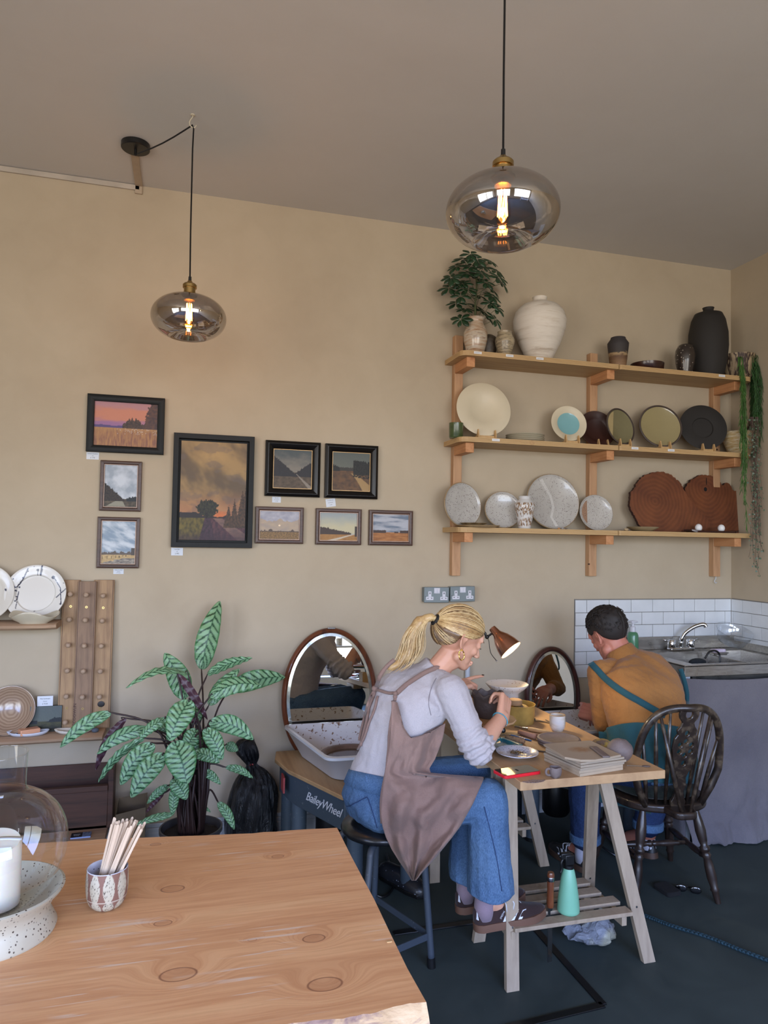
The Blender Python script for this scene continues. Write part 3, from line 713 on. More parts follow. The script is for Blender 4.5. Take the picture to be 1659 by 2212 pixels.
def wavy(R, h, amp, k, ph=0, base=.55):
    prof = [(0, .002), (R*base, 0), (R*base*1.05, .004), (R*.82, h*.45), (R*.96, h*.85), (R, h), (R*.97, h+.002), (R*.78, h*.45+.005), (R*base, .009), (0, .009)]
    def fn(p, a, i):
        t = max(0, (p.z/h)); return (p.x*(1+.03*t*math.sin(a*k+1)), p.y*(1+.03*t*math.sin(a*k+1)), p.z+amp*t*t*math.sin(a*k+ph))
    return prof, fn
pr, fn = wavy(.103, .036, .010, 3, .4)
rb = thing('wavy_bowl', 'cream wavy rimmed bowl in front of the navy splattered plate', 'bowl', (onY(73, 1350, -.15).x, -.155, 1.128)); q = MB().lathe(pr, 72, fn=fn); q.v = [Vector((p.x*1.03, p.y*.5, p.z*1.15)) for p in q.v]; q.build('bowl', flat('warm_cream_glaze', (184, 174, 152), .3, coat=.3), rb, smooth=60)
M_SPIRAL = bands('brown_spiral_glaze', [(132, 108, 90), (176, 152, 130), (150, 124, 104)], 60, 'Z', 1)
def ring_mat():
    m, n, b = _new('ringed_clay'); t = n.nodes.new('ShaderNodeTexCoord'); w_ = n.nodes.new('ShaderNodeTexWave'); w_.wave_type = 'RINGS'; w_.rings_direction = 'SPHERICAL'
    w_.inputs['Scale'].default_value = 26; w_.inputs['Distortion'].default_value = 2.5; w_.inputs['Detail'].default_value = 2
    n.links.new(t.outputs['Object'], w_.inputs[0])
    n.links.new(ramp(n, w_.outputs[0], [(0.0, C(140, 114, 92)), (.5, C(154, 128, 106)), (1, C(164, 140, 116))]), b.inputs['Base Color']); b.inputs['Roughness'].default_value = .22; b.inputs['Coat Weight'].default_value = .5
    return m
r = thing('bowl', 'brown spiral glazed bowl tilted up on the lower left shelf', 'bowl', (onY(18, 1567, -.09).x, -.07, ZLS))
R_ = .108; q = MB().lathe([(0, -.03), (R_*.35, -.03), (R_*.4, -.026), (R_*.8, -.006), (R_, .022), (R_+.002, .026), (R_-.003, .026), (R_*.8, .003), (R_*.4, -.014), (0, -.018)], 64)
o = q.build('bowl_body', ring_mat(), r, smooth=60); o.matrix_local = lean_M((0, .01, R_*math.cos(.3)), .3)
# little unframed painting with a card on top
def p_small(u, v):
    c = lerp3(C(96, 104, 96), C(84, 92, 92), v)
    if v < .42: c = lerp3(C(40, 42, 38), C(70, 70, 48), smooth01(.1, .4, v)+.6*fbm(u*6, v*16, 91))
    if .36 < v < .36+.18*smooth01(.45, .8, u)+.05*fbm(u*16, 1, 92) or (u < .25 and .3 < v < .46): c = C(34, 40, 46)
    return c
a, b = onY(66, 1515, -.06), onY(123, 1563, -.06); r = thing('canvas_painting', 'small unframed dark landscape leaning beside the peg boards', 'painting', ((a.x+b.x)/2+.01, -.06, ZLS)); W = b.x-a.x+.02; H = .118
q = MB().grid(lambda u, v: (lerp(-W/2, W/2, u), -.009, v*H), 60, 50, p_small); q.bb((-W/2, -.0085, 0), (W/2, .009, H)); q.c += [C(28, 28, 30)]*8
q.v = [Matrix.Rotation(-.05, 3, 'X') @ p for p in q.v]; q.build('canvas', M_PAINT, r, smooth=0)
c_ = onY(97.5, 1504, -.06); r = thing('price_card', 'white handwritten card standing on the small dark landscape', 'price card', (c_.x, -.056, ZLS+H))
MB().bb((-.034, -.001, 0), (.034, 0, .046)).build('card', M_CARD, r)
for i, (t_, s_) in enumerate((('Mini landscape', .0075), ('framed', .006), ('£ 75.00', .008))): text('handwriting', t_, s_, Matrix.Translation((0, -.0014, .034-.012*i)) @ Matrix.Rotation(PI/2, 4, 'X'), M_INK, r, ext=.0002)
# soap dishes, soap, pebble
def leaf_dish(loc, rx, ry, label, mat, rz=0):
    r = thing('soap_dish', label, 'soap dish', loc, rz)
    def fn(p, a, i):
        t = p.z/.02; k = 1-.10*math.exp(-((a-PI*1.12)**2)/.03)*t; return (p.x*rx/.05*k, p.y*ry/.05*k, p.z+(.004*t*math.cos(a*2)))
    MB().lathe([(0, .001), (.035, 0), (.046, .009), (.05, .018), (.049, .020), (.044, .012), (.033, .004), (0, .004)], 64, fn=fn).build('dish', mat, r, smooth=60)
M_BLUEW = flat('bluish_white_glaze', (196, 200, 210), .2, var=.04, coat=.4)
d1 = onZ(63, 1582, ZLS+.008); leaf_dish((d1.x, -.115, ZLS), .090, .038, 'white leaf shaped soap dish with a soap bar on the lower left shelf', M_BLUEW)
d2 = onZ(160, 1579, ZLS+.008); leaf_dish((d2.x, -.115, ZLS), .085, .038, 'empty cream soap dish in front of the peg boards', M_CREAM)
M_SOAP = flat('peach_soap', (216, 158, 124), .35, var=.06, coat=.2)
r = thing('soap_bar', 'peach coloured soap bar lying on the white dish', 'soap', (d1.x+.004, -.115, ZLS+.006), .45); MB().bb((-.042, -.024, 0), (.042, .024, .026)).build('bar', M_SOAP, r, bevel=.003, smooth=30)
pz = onZ(209, 1574, ZLS); r = thing('pebble', 'small blue grey carved pebble on the shelf by the peg boards', 'pebble', (pz.x, -.12, ZLS)); MB().ball((0, 0, .010), (.017, .014, .011), n=18, m=10).build('stone', flat('slate_pebble', (84, 94, 106), .6, bmp=.5, scale=60), r, smooth=180)

# low bench, crate, business cards, paper bag behind the slab table
M_DKW = wood('dark_stained_crate', (78, 50, 38), (42, 28, 22), 'X', 12, .55)
r = thing('low_bench', 'low pale wooden bench against the wall at far left', 'bench', (-.9, -.2, 0)); ZB = .168
MB().bb((-.8, -.14, ZB-.03), (.592, .18, ZB)).build('top', M_RAW, r, bevel=.003)
for x in (-.7, .5): MB().bb((x-.02, -.12, 0), (x+.02, .16, ZB-.03)).build('leg', M_RAW, r)
r = thing('wooden_crate', 'dark stained wooden crate on the low bench behind the glass globe', 'crate', (-.62, -.08, ZB)); W = .64; H = .27
MB().bb((-W/2, .058, 0), (W/2, .070, H)).build('back_panel', M_DKW, r, bevel=.002)
for s_ in (-1, 1): MB().bb((s_*W/2-.012, -.05, 0), (s_*W/2+.012, .070, H)).build('side_panel', M_DKW, r, bevel=.002)
MB().bb((-W/2+.012, -.048, 0), (W/2-.012, -.036, .175)).build('front_panel', M_DKW, r, bevel=.002)
MB().bb((-W/2+.012, -.06, .175), (W/2-.012, -.030, .20)).build('rail', M_DKW, r, bevel=.002)
MB().bb((-W/2+.012, -.048, .001), (W/2-.012, .058, .012)).build('bottom', M_DKW, r)
cc = onZ(175, 1806, ZB); r = thing('card_stack', 'stack of dark business cards on the low bench', 'business cards', (cc.x, cc.y-.0, ZB), .02)
MB().bb((-.042, -.026, 0), (.042, .026, .006)).build('cards', flat('card_edge', (130, 150, 200), .6), r); MB().bb((-.042, -.026, .006), (.006, .026, .0068)).build('dark_print', flat('card_navy', (18, 18, 28), .4), r); MB().bb((.006, -.026, .006), (.042, .026, .0068)).build('photo_print', flat('card_photo', (90, 104, 130), .4, var=.8, scale=90), r)
text('print', 'CERAMICS', .006, Matrix.Translation((-.018, .004, .0069)), M_CARD, r, ext=.0001); text('print', 'STUDIO', .006, Matrix.Translation((-.018, -.008, .0069)), M_CARD, r, ext=.0001)
M_KRAFT = flat('brown_paper', (96, 80, 60), .85, var=.15, scale=5, bmp=.3)
r = thing('paper_bag', 'open brown paper bag on the floor beside the bench', 'paper bag', (-.205, -.17, 0), .1)
q = MB(); hw, hd, h = .062, .05, .30
B = [Vector((-hw, -hd, 0)), Vector((hw, -hd, 0)), Vector((hw, hd, 0)), Vector((-hw, hd, 0))]; T = [Vector((-hw-.005, -hd-.01, h-.035)), Vector((hw, -hd, h-.02)), Vector((hw+.012, hd, h+.012)), Vector((-hw+.01, hd, h-.0))]
Mi = [(a_+b_)/2+Vector((0, 0, 0)) for a_, b_ in zip(B, T)]
q.loft([B, Mi, T], cap=False); q.f.append([3, 2, 1, 0]); q.build('bag', M_KRAFT, r, solid=.0012, smooth=0)
# ================================================================ CALATHEA
def leaf_mat():
    m, n, b = _new('calathea_leaf'); a = n.nodes.new('ShaderNodeVertexColor'); a.layer_name = 'Col'; g = n.nodes.new('ShaderNodeNewGeometry')
    n.links.new(mixc(n, g.outputs['Backfacing'], a.outputs[0], C(72, 44, 52)), b.inputs['Base Color'])
    b.inputs['Roughness'].default_value = .38; b.inputs['Specular IOR Level'].default_value = .4; return m
M_LEAF = leaf_mat(); M_STEM = flat('dark_petiole', (46, 30, 28), .5); M_STEMG = flat('green_petiole', (62, 70, 42), .5)
M_PURP = flat('purple_leaf_underside', (66, 42, 48), .45)
def leaf_col(u, v):
    x = abs(u-.5)*2; d = C(24, 54, 32); l = C(128, 164, 122)
    if x > .93: return C(52, 104, 50)
    if x < .035: return C(40, 84, 52)
    k = (v*1.0+x*.20*(1.15-v))*9.5+(.5 if u > .5 else 0); s = k-math.floor(k); wd = .26-.12*x
    c = d if s < wd+.10 else l
    if x > .84: c = lerp3(c, C(50, 108, 56), .6)
    return lerp3(c, C(90, 140, 100), .12)
def zc(x, y): return 100+x/3.072, 1280+y/3.072
LV = [ # base, tip (crop px), width px, depth of base, depth of tip, roll, bow, purple side out
 ((1030, 512), (1152, 55), 150, .20, .12, -.15, .10, 0), ((1068, 545), (1368, 435), 78, .30, .30, .5, .16, 0), ((925, 706), (785, 400), 150, .34, .30, .1, .10, 0),
 ((940, 540), (525, 635), 55, .40, .55, .5, .22, 0), ((1085, 690), (1425, 615), 120, .42, .40, .3, .20, 0), ((1215, 640), (1585, 560), 135, .30, .22, .1, .12, 0),
 ((1078, 748), (1282, 505), 100, .36, .30, .2, .08, 0), ((428, 795), (90, 1028), 92, .52, .56, 0, .16, 0), ((528, 833), (328, 1180), 62, .44, .46, .2, .16, 1),
 ((690, 905), (335, 1072), 92, .50, .50, .2, .20, 0), ((650, 965), (345, 1262), 62, .56, .58, .5, .22, 0), ((712, 998), (492, 1278), 125, .62, .66, 0, .16, 0),
 ((785, 1068), (562, 1362), 140, .66, .72, 0, .14, 0), ((955, 712), (818, 985), 165, .60, .68, .1, .12, 0), ((850, 985), (935, 1275), 195, .66, .74, .0, .10, 0),
 ((800, 835), (615, 978), 72, .55, .58, .3, .14, 0), ((1080, 858), (1375, 975), 125, .52, .56, -.1, .22, 0), ((1052, 900), (1168, 1112), 112, .56, .62, .1, .14, 0),
 ((978, 1062), (1152, 1128), 84, .58, .62, 0, .14, 0), ((1190, 1158), (1372, 1232), 52, .45, .48, .2, .18, 0), ((1030, 1180), (1158, 1272), 56, .50, .55, 0, .12, 0),
 ((1140, 1390), (1248, 1572), 62, .45, .50, 0, .14, 0), ((840, 1232), (932, 1372), 110, .60, .66, 0, .10, 0), ((855, 1285), (838, 1478), 66, .60, .64, 0, .08, 0),
 ((815, 1278), (668, 1402), 52, .56, .58, .2, .14, 0), ((842, 1470), (590, 1542), 48, .52, .52, .2, .05, 0), ((780, 1332), (658, 1466), 30, .54, .54, 0, .05, 1),
 ((1060, 1130), (1060, 1392), 42, .46, .44, 0, .05, 1), ((870, 535), (1070, 845), 56, .42, .42, 0, .05, 1), ((990, 872), (945, 700), 120, .42, .36, .1, .08, 0),
 ((880, 860), (800, 1000), 70, .50, .54, .3, .12, 0), ((1190, 1010), (1272, 1050), 66, .42, .44, 0, .1, 0), ((1000, 905), (920, 1060), 110, .52, .58, .2, .10, 0),
 ((970, 1388), (1092, 1458), 30, .48, .5, 0, .1, 0), ((1010, 850), (880, 855), 40, .45, .44, .2, .05, 1), ((1000, 930), (985, 1100), 90, .50, .55, -.2, .08, 0), ((700, 905), (900, 925), 60, .46, .46, 0, .1, 0)]
pc = Vector((.062, -.50, 0)); rp = thing('potted_calathea', 'large potted prayer plant with striped green leaves standing on the floor by the wall', 'plant', pc)
M_POTD = flat('dark_plastic_pot', (58, 56, 58), .4)
MB().lathe([(0, 0), (.095, 0), (.125, .265), (.133, .268), (.133, .285), (.126, .285), (.118, .255), (0, .25)], 40).build('pot', M_POTD, rp)
MB().lathe([(0, .262), (.121, .256)], 24, fn=lambda p, a, i: (p.x, p.y, p.z+.006*fbm(p.x*60, p.y*60))).build('soil', flat('soil', (34, 26, 22), .95, bmp=.8, scale=60), rp)
for li, (bz, tz, wpx, yb, yt, roll, bow, pur) in enumerate(LV):
    B = onY(*zc(*bz), -yb); T = onY(*zc(*tz), -yt); L = (T-B); ln_ = L.length; d = L.normalized()
    vd = ((B+T)/2-CAM).normalized(); side = d.cross(vd).normalized(); side = Matrix.Rotation(roll*(1 if li % 2 else -1), 3, d) @ side; nrm = side.cross(d).normalized()
    if nrm.dot(vd) > 0: nrm = -nrm
    upv = Vector((0, 0, 1)); up_ = (upv-d*upv.dot(d)); up_ = up_.normalized() if up_.length > .2 else nrm
    W = wpx/3.072*(B-CAM).length/FPX*.98
    side_up = side if False else side
    def fn(u, v, B=B, L=L, up_=up_, nrm=nrm, side=side, W=W, ln_=ln_, bow=bow):
        prof = (math.sin(PI*min(1, v**.80))**.62)*(1-.15*v) if 0 < v < 1 else 0
        c = B+L*v+up_*(bow*ln_*.9*math.sin(PI*v)*.6)+nrm*(.06*ln_*math.sin(PI*v)); x = (u-.5)*W*prof
        return c+side*x+nrm*(-.22*abs(x)+.004*math.sin(v*38)*abs(u-.5)*2)
    q = MB().grid(fn, 20, 72, leaf_col)
    # winding so the patterned face looks back along +nrm
    a_, b_, c_ = q.v[q.f[700][0]], q.v[q.f[700][1]], q.v[q.f[700][2]]; 
    if ((b_-a_).cross(c_-a_)).dot(nrm) < 0: q.f = [f[::-1] for f in q.f]
    if pur: q.f = [f[::-1] for f in q.f]
    q.build('leaf', M_LEAF, rp, smooth=180, world=True)
    k = li*2.4; root = pc+Vector((.05*math.cos(k), .04*math.sin(k), .255)); mid = root.lerp(B, .55)+Vector((0, 0, .10+.12*abs(B.x-root.x)))
    mid.x = lerp(root.x, B.x, .35)
    q = MB().tube(crv([root, mid, B, B+(T-B)*.06+up_*.004], 6), [.0055]*6+[.004]*6+[.0025]*7, 7); q.build('stem', M_STEM, rp, smooth=180, world=True)
for k in range(12):
    a = k*1.1; root = pc+Vector((.045*math.cos(a), .035*math.sin(a), .255)); top = pc+Vector((.06*math.cos(a)+.01, .05*math.sin(a), .62+.1*math.sin(k*3)))
    MB().tube([root, root.lerp(top, .5)+Vector((.008*math.cos(k), 0, 0)), top], [.009, .0075, .005], 7).build('stem', M_STEM, rp, smooth=180, world=True)

# ================================================================ BIN BAG
def binmat():
    m, n, b = _new('black_polythene'); b.inputs['Base Color'].default_value = (*C(13, 13, 15), 1); b.inputs['Roughness'].default_value = .28
    v = coords(n, (1, 1, .35)); bump(n, b, tex(n, v, 28, 6, .65, 1.5), .9, .02); return m
M_BIN = binmat()
bx_ = onZ(545, 1800, 0.02).x; r = thing('bin_bag', 'tied black plastic bin bag standing against the wall', 'bin bag', (.355, -.15, 0))
prof = [(0, .0), (.11, .002), (.128, .05), (.125, .15), (.115, .26), (.098, .34), (.070, .385), (.030, .41), (.017, .425), (.030, .44), (.052, .47), (.055, .51), (.040, .545), (.0, .55)]
def bfn(p, a, i):
    t = p.z; fl = .007*math.sin(a*13+fbm(t*6, 2)*4)*smooth01(.1, .4, t)+.026*fbm(math.cos(a)*2.2, math.sin(a)*2.2, t*9)+.008*fbm(math.cos(a)*7, math.sin(a)*7, t*22)
    rr = math.hypot(p.x, p.y); k = 1+fl/max(rr, .03); flat_ = .92
    sh = -.035*smooth01(.38, .55, t)
    return (p.x*k+sh, p.y*k*flat_, p.z)
MB().lathe([(a_, b_) for a_, b_ in prof], 96, fn=bfn).build('bag', M_BIN, r, smooth=60, sub=1)
MB().tube([(-.006+.02*math.cos(t), .018*math.sin(t), .425+.004*math.sin(t*3)) for t in [2*PI*k/16 for k in range(17)]], .0035, 6).build('red_tie', flat('red_tie', (150, 40, 34), .4), r)

# ================================================================ OVAL MIRRORS
M_MIRR = bpy.data.materials.new('mirror'); M_MIRR.use_nodes = True
_b = M_MIRR.node_tree.nodes['Principled BSDF']; _b.inputs['Base Color'].default_value = (.86, .88, .86, 1); _b.inputs['Metallic'].default_value = 1; _b.inputs['Roughness'].default_value = .012
M_MAHO = wood('mahogany', (108, 58, 34), (74, 38, 26), 'Z', 12, .3, 4, coat=.4); M_MAHOD = wood('dark_mahogany', (72, 36, 30), (46, 24, 22), 'Z', 12, .3, 4, coat=.4)
M_SPOT = flat('mirror_edge', (176, 178, 168), .15, metal=.8, var=.25, scale=30)
def mirror(name, label, c, a, b, fw, mat, tilt, yaw, bottom=None):
    """oval mirror; c centre, a/b half axes of the frame"""
    r = thing(name, label, 'mirror', (c[0], c[1], c[2]-b)); R = Matrix.Rotation(yaw, 3, 'Z') @ Matrix.Rotation(-tilt, 3, 'X'); n = 96
    def P(t, k, y): return R @ Vector(((a-k)*math.cos(t), y, (b-k)*math.sin(t)))+Vector((0, 0, b))
    prof = [(0, .010), (0, -.004), (.006, -.012), (fw*.55, -.016), (fw*.9, -.010), (fw, -.006), (fw, .010)]
    q = MB(); rings = []
    for i in range(n): t = 2*PI*i/n; rings.append([P(t, k, y) for k, y in prof])
    o = 0; m = len(prof); q.v = [p for rr in rings for p in rr]
    for i in range(n):
        j = (i+1) % n
        for s_ in range(m): t_ = (s_+1) % m; q.f.append([i*m+s_, j*m+s_, j*m+t_, i*m+t_])
    q.build('frame', mat, r, smooth=40)
    q = MB(); q.v = [P(2*PI*i/n, fw+.016, -.004) for i in range(n)]+[P(2*PI*i/n, fw-.002, -.001) for i in range(n)]
    g = MB(); g.v = q.v[:n]; g.f = [list(range(n))]; g.build('glass', M_MIRR, r, smooth=0)
    q.f = [[i, (i+1) % n, n+(i+1) % n, n+i] for i in range(n)]; q.build('bevelled_edge', M_SPOT, r, smooth=0)
    g = MB(); g.v = [P(2*PI*i/n, .004, .009) for i in range(n)]; g.f = [list(range(n))[::-1]]; g.build('back_board', mat, r, smooth=0)
    return r
# the large one stands on the wheel table and leans on the wall
c1 = onY(713, 1508, -.075); e1 = onY(608, 1508, -.075); t1 = onY(713, 1356, -.05)
mm = mirror('oval_mirror', 'large oval mirror in red brown wood frame leaning behind the woman', (c1.x, -.075, c1.z), (c1.x-e1.x), t1.z-c1.z, .026, M_MAHO, .065, 0.0)
MB().bb((-.02, -.004, 2*(t1.z-c1.z)-.004), (.02, .012, 2*(t1.z-c1.z)+.006)).build('hanging_clip', M_STEEL, mm, bevel=.002)
c2 = onY(1194, 1505, -.075); e2 = onY(1253, 1505, -.075); t2 = onY(1190, 1396, -.05)
mirror('oval_mirror', 'smaller oval mirror in dark mahogany frame leaning on the wall between the two people', (c2.x, -.075, c2.z), abs(e2.x-c2.x), t2.z-c2.z, .026, M_MAHOD, .06, 0.0)

# ================================================================ POTTERY WHEELS
def panelmat(name, c):
    m, n, b = _new(name); v = coords(n); t = tex(n, v, 60, 3, .7)
    sp = ramp(n, t, [(.66, (0, 0, 0)), (.72, (1, 1, 1))]); n.links.new(mixc(n, mixc(n, .7, (0, 0, 0), sp), C(*c), C(150, 150, 150)), b.inputs['Base Color']); b.inputs['Roughness'].default_value = .5; return m
M_WGREY = panelmat('slate_wheel_paint', (66, 78, 88)); M_PLYT = wood('plywood_top', (186, 150, 106), (160, 124, 84), 'Y', 10, .55)
def basin_mat():
    m, n, b = _new('splashed_basin'); v = coords(n); s = tex(n, v, 46, 3, .7, .4); sz = n.nodes.new('ShaderNodeSeparateXYZ'); n.links.new(v, sz.inputs[0])
    low = n.nodes.new('ShaderNodeMapRange'); low.inputs[1].default_value = .10; low.inputs[2].default_value = .01; low.inputs[3].default_value = 0; low.inputs[4].default_value = .19; n.links.new(sz.outputs[2], low.inputs[0])
    ad = n.nodes.new('ShaderNodeMath'); ad.operation = 'ADD'; n.links.new(s, ad.inputs[0]); n.links.new(low.outputs[0], ad.inputs[1])
    f = ramp(n, ad.outputs[0], [(.605, (0, 0, 0)), (.622, (1, 1, 1))]); n.links.new(mixc(n, f, C(202, 202, 206), C(112, 84, 66)), b.inputs['Base Color'])
    b.inputs['Roughness'].default_value = .3; b.inputs['Coat Weight'].default_value = .3; return m
M_BAS = basin_mat(); M_BASO = flat('basin_outside', (198, 198, 200), .35, var=.04, coat=.2); M_SLIP = flat('wet_clay', (112, 90, 80), .35, var=.2, scale=14, bmp=.2); M_SLIPD = flat('clay_water', (92, 76, 66), .12, var=.15)
def basin(r, quad_top, quad_bot, z1, z0, dish_c, dish_r):
    def rr(q, z, rad, k=6):
        out = []; n = len(q)
        for i in range(n):
            a, b, c = Vector(q[i-1]), Vector(q[i]), Vector(q[(i+1) % n]); d1 = (a-b).normalized(); d2 = (c-b).normalized()
            for s in range(k+1):
                t = s/k; p = (b+d1*rad)*(1-t)**2+b*2*t*(1-t)+(b+d2*rad)*t*t; out.append(Vector((p.x, p.y, z)))
        return out
    def ins(q, d):
        c = sum((Vector(p) for p in q), Vector((0, 0)))/len(q); return [tuple(Vector(p)+(c-Vector(p)).normalized()*d) for p in q]
    out = [rr(quad_bot, z0, .06), rr(quad_top, z1-.018, .05), rr(ins(quad_top, -.016), z1-.012, .05), rr(ins(quad_top, -.016), z1, .05), rr(ins(quad_top, .004), z1+.002, .05), rr(ins(quad_top, .012), z1-.008, .05)]
    MB().loft(out[:5], cap=False).add(rr(quad_bot, z0, .06), [list(range(28))[::-1]]).build('basin', M_BASO, r, smooth=40)
    inn = [rr(ins(quad_top, .004), z1+.0025, .05), rr(ins(quad_top, .014), z1-.010, .05), rr(ins(quad_bot, .012), z0+.016, .06)]
    q = MB().loft(inn, cap=False); q.add(inn[-1], [list(range(28))]); q.f = [f[::-1] for f in q.f]; q.build('basin_lining', M_BAS, r, smooth=40)
    zz = z0+.018
    MB().lathe([(0, 0), (dish_r, 0), (dish_r+.004, .006), (dish_r+.004, .024), (dish_r-.004, .030), (dish_r-.022, .026), (dish_r-.030, .012), (0, .010)], 64, c=(dish_c[0], dish_c[1], zz)).build('wheel_head', M_SLIP, r, smooth=50)
    MB().lathe([(0, .0135), (dish_r-.03, .0135)], 48, c=(dish_c[0], dish_c[1], zz)).build('clay_water', M_SLIPD, r)
def wheel(name, label, loc, sy=1.0):
    r = thing(name, label, 'pottery wheel', loc); Y = lambda q: [(a, b*sy) for a, b in q]
    # local frame: x right, y away; table top 0.47 high
    top = Y([(-.02, .42), (-.04, .30), (.0, .12), (.17, -.26), (.56, -.26), (.56, .42)])
    MB().prism(top, .452, .470).build('plywood_top', M_PLYT, r, bevel=.003)
    side = [(.0, .12), (.17, -.26)]
    bx = Y([(.015, .40), (-.015, .30), (.02, .125), (.185, -.245), (.545, -.245), (.545, .40)])
    MB().prism(bx, .315, .452).build('body_panel', M_WGREY, r, bevel=.004)
    for (x, y) in Y([(.055, .13), (.26, -.13), (.50, -.15), (.48, .34), (.04, .36)]): MB().tube([(x, y, .32), (x, y, .012)], .036, 20).build('leg', M_WGREY, r, smooth=40); 
    for (x, y) in Y([(.055, .13), (.26, -.13), (.50, -.15)]): MB().tube([(x, y, .0), (x, y, .018)], .04, 20).build('rubber_foot', M_BLK, r, smooth=40)
    q = MB().lathe([(0, .10), (.06, .10), (.072, .12), (.072, .24), (.06, .30), (0, .30)], 40, c=(.22, .20*sy, 0)); q.build('motor', M_BLK, r, smooth=40)
    q = MB().tube(crv([(.30, .1, .30), (.33, .02, .15), (.30, -.1, .06), (.36, -.2, .01), (.45, -.1, .008), (.5, .2, .008)], 6), .005, 8); q.build('power_cable', M_BLK, r)
    basin(r, Y([(.02, .41), (.13, -.16), (.52, -.16), (.52, .41)]), Y([(.08, .34), (.18, -.08), (.46, -.08), (.46, .34)]), .60, .474, (.31, .14*sy), .160*sy)
    return r
w1 = wheel('throwing_wheel', 'slate grey pottery wheel with white lettering and splashed white basin behind the woman', (.49, -.54, 0))
# lettering along the slanting side panel
A_, B_ = Vector((.02, .125, 0)), Vector((.185, -.245, 0)); dv = (B_-A_).normalized(); nv = Vector((dv.y, -dv.x, 0))
TX = Matrix(((dv.x, 0, nv.x, 0), (dv.y, 0, nv.y, 0), (0, 1, 0, 0), (0, 0, 0, 1)))
M_LET = flat('white_lettering', (216, 218, 222), .5)
mid = A_.lerp(B_, .61)
text('lettering', 'BaileyWheel', .057, Matrix.Translation(mid+nv*.0015+Vector((0, 0, .385))) @ TX @ Matrix.Rotation(.0, 4, 'Z'), M_LET, w1, ext=.0008, shear=.5, space=.92)
MB().bb((-.02, .135, .36), (-.012, .21, .43)).build('warning_sticker', flat('red_sticker', (150, 60, 60), .5), w1)
w2 = wheel('throwing_wheel', 'second pottery wheel by the sink with the man working over its white basin', (1.72, -.43, 0), .72)
# ================================================================ WALL SHELVING
M_UPR = wood('shelf_post_pine', (196, 154, 116), (166, 124, 90), 'Z', 14, .6, 10)
M_BRK = wood('shelf_bracket_pine', (206, 150, 104), (176, 116, 74), 'Y', 14, .6, 8)
M_PLY = wood('birch_ply', (186, 154, 112), (168, 134, 94), 'X', 12, .55, 10)
def plyedge():
    m, n, b = _new('ply_edge'); v = coords(n, (.5, .5, 1)); w_ = n.nodes.new('ShaderNodeTexWave'); w_.bands_direction = 'Z'; w_.inputs['Scale'].default_value = 46; w_.inputs['Distortion'].default_value = .6; w_.inputs['Detail'].default_value = 3
    n.links.new(v, w_.inputs[0]); c = ramp(n, w_.outputs[0], [(.15, C(142, 106, 66)), (.5, C(196, 162, 112)), (.9, C(206, 176, 128))]); n.links.new(c, b.inputs['Base Color']); b.inputs['Roughness'].default_value = .6; return m
M_EDGE = plyedge(); M_LAB = flat('label_white', (222, 224, 228), .5, var=.02)
SZ = {'t': 2.548, 'm': 2.088, 'b': 1.610}; TH = .027; SD = .25
PX_ = [1.4265, 2.281, 3.150]
for i, (x, lab) in enumerate(zip(PX_, ('left pine shelf post with three bracket arms', 'middle pine shelf post with three bracket arms and a dark knot', 'right pine shelf post with three bracket arms nearest the corner'))):
    zt = 2.685 if i == 0 else 2.66
    r = thing('shelf_post', lab, 'shelf bracket', (x+.025, 0, 1.344))
    MB().bb((-.025, -.042, 0), (.025, 0, zt-1.344)).build('post', M_UPR, r, bevel=.002)
    for k in 'tmb':
        MB().bb((-.024, -.215, SZ[k]-TH-.052-1.344), (.024, -.0425, SZ[k]-TH-1.344)).build('bracket_arm', M_BRK, r, bevel=.002)
        MB().tube([(0, -.0432, SZ[k]-1.30), (0, -.0405, SZ[k]-1.30)], .006, 10).build('bolt', M_STEEL, r)
    if i == 1: MB().ball((-.022, -.035, .07), (.004, .01, .008), n=10, m=6).build('knot', M_GROOVE, r)
hk3 = thing('small_hook', 'small white hook under the right shelf post', 'hook', (PX_[2]+.035, -.02, 1.344)); MB().tube([(0, 0, 0), (0, 0, -.016), (-.008, 0, -.024), (-.010, 0, -.034), (0, 0, -.042), (.008, 0, -.036)], .0022, 8).build('hook', M_WHITE, hk3)
xs_ = onY(1338, 970, -.25).x
lvl = {'t': 'top', 'm': 'middle', 'b': 'bottom'}
labs = {'t0': [1.475, 1.66, 1.84], 'm0': [1.585], 't1': [3.03], 'm1': [2.44, 2.68], 'b0': [], 'b1': []}
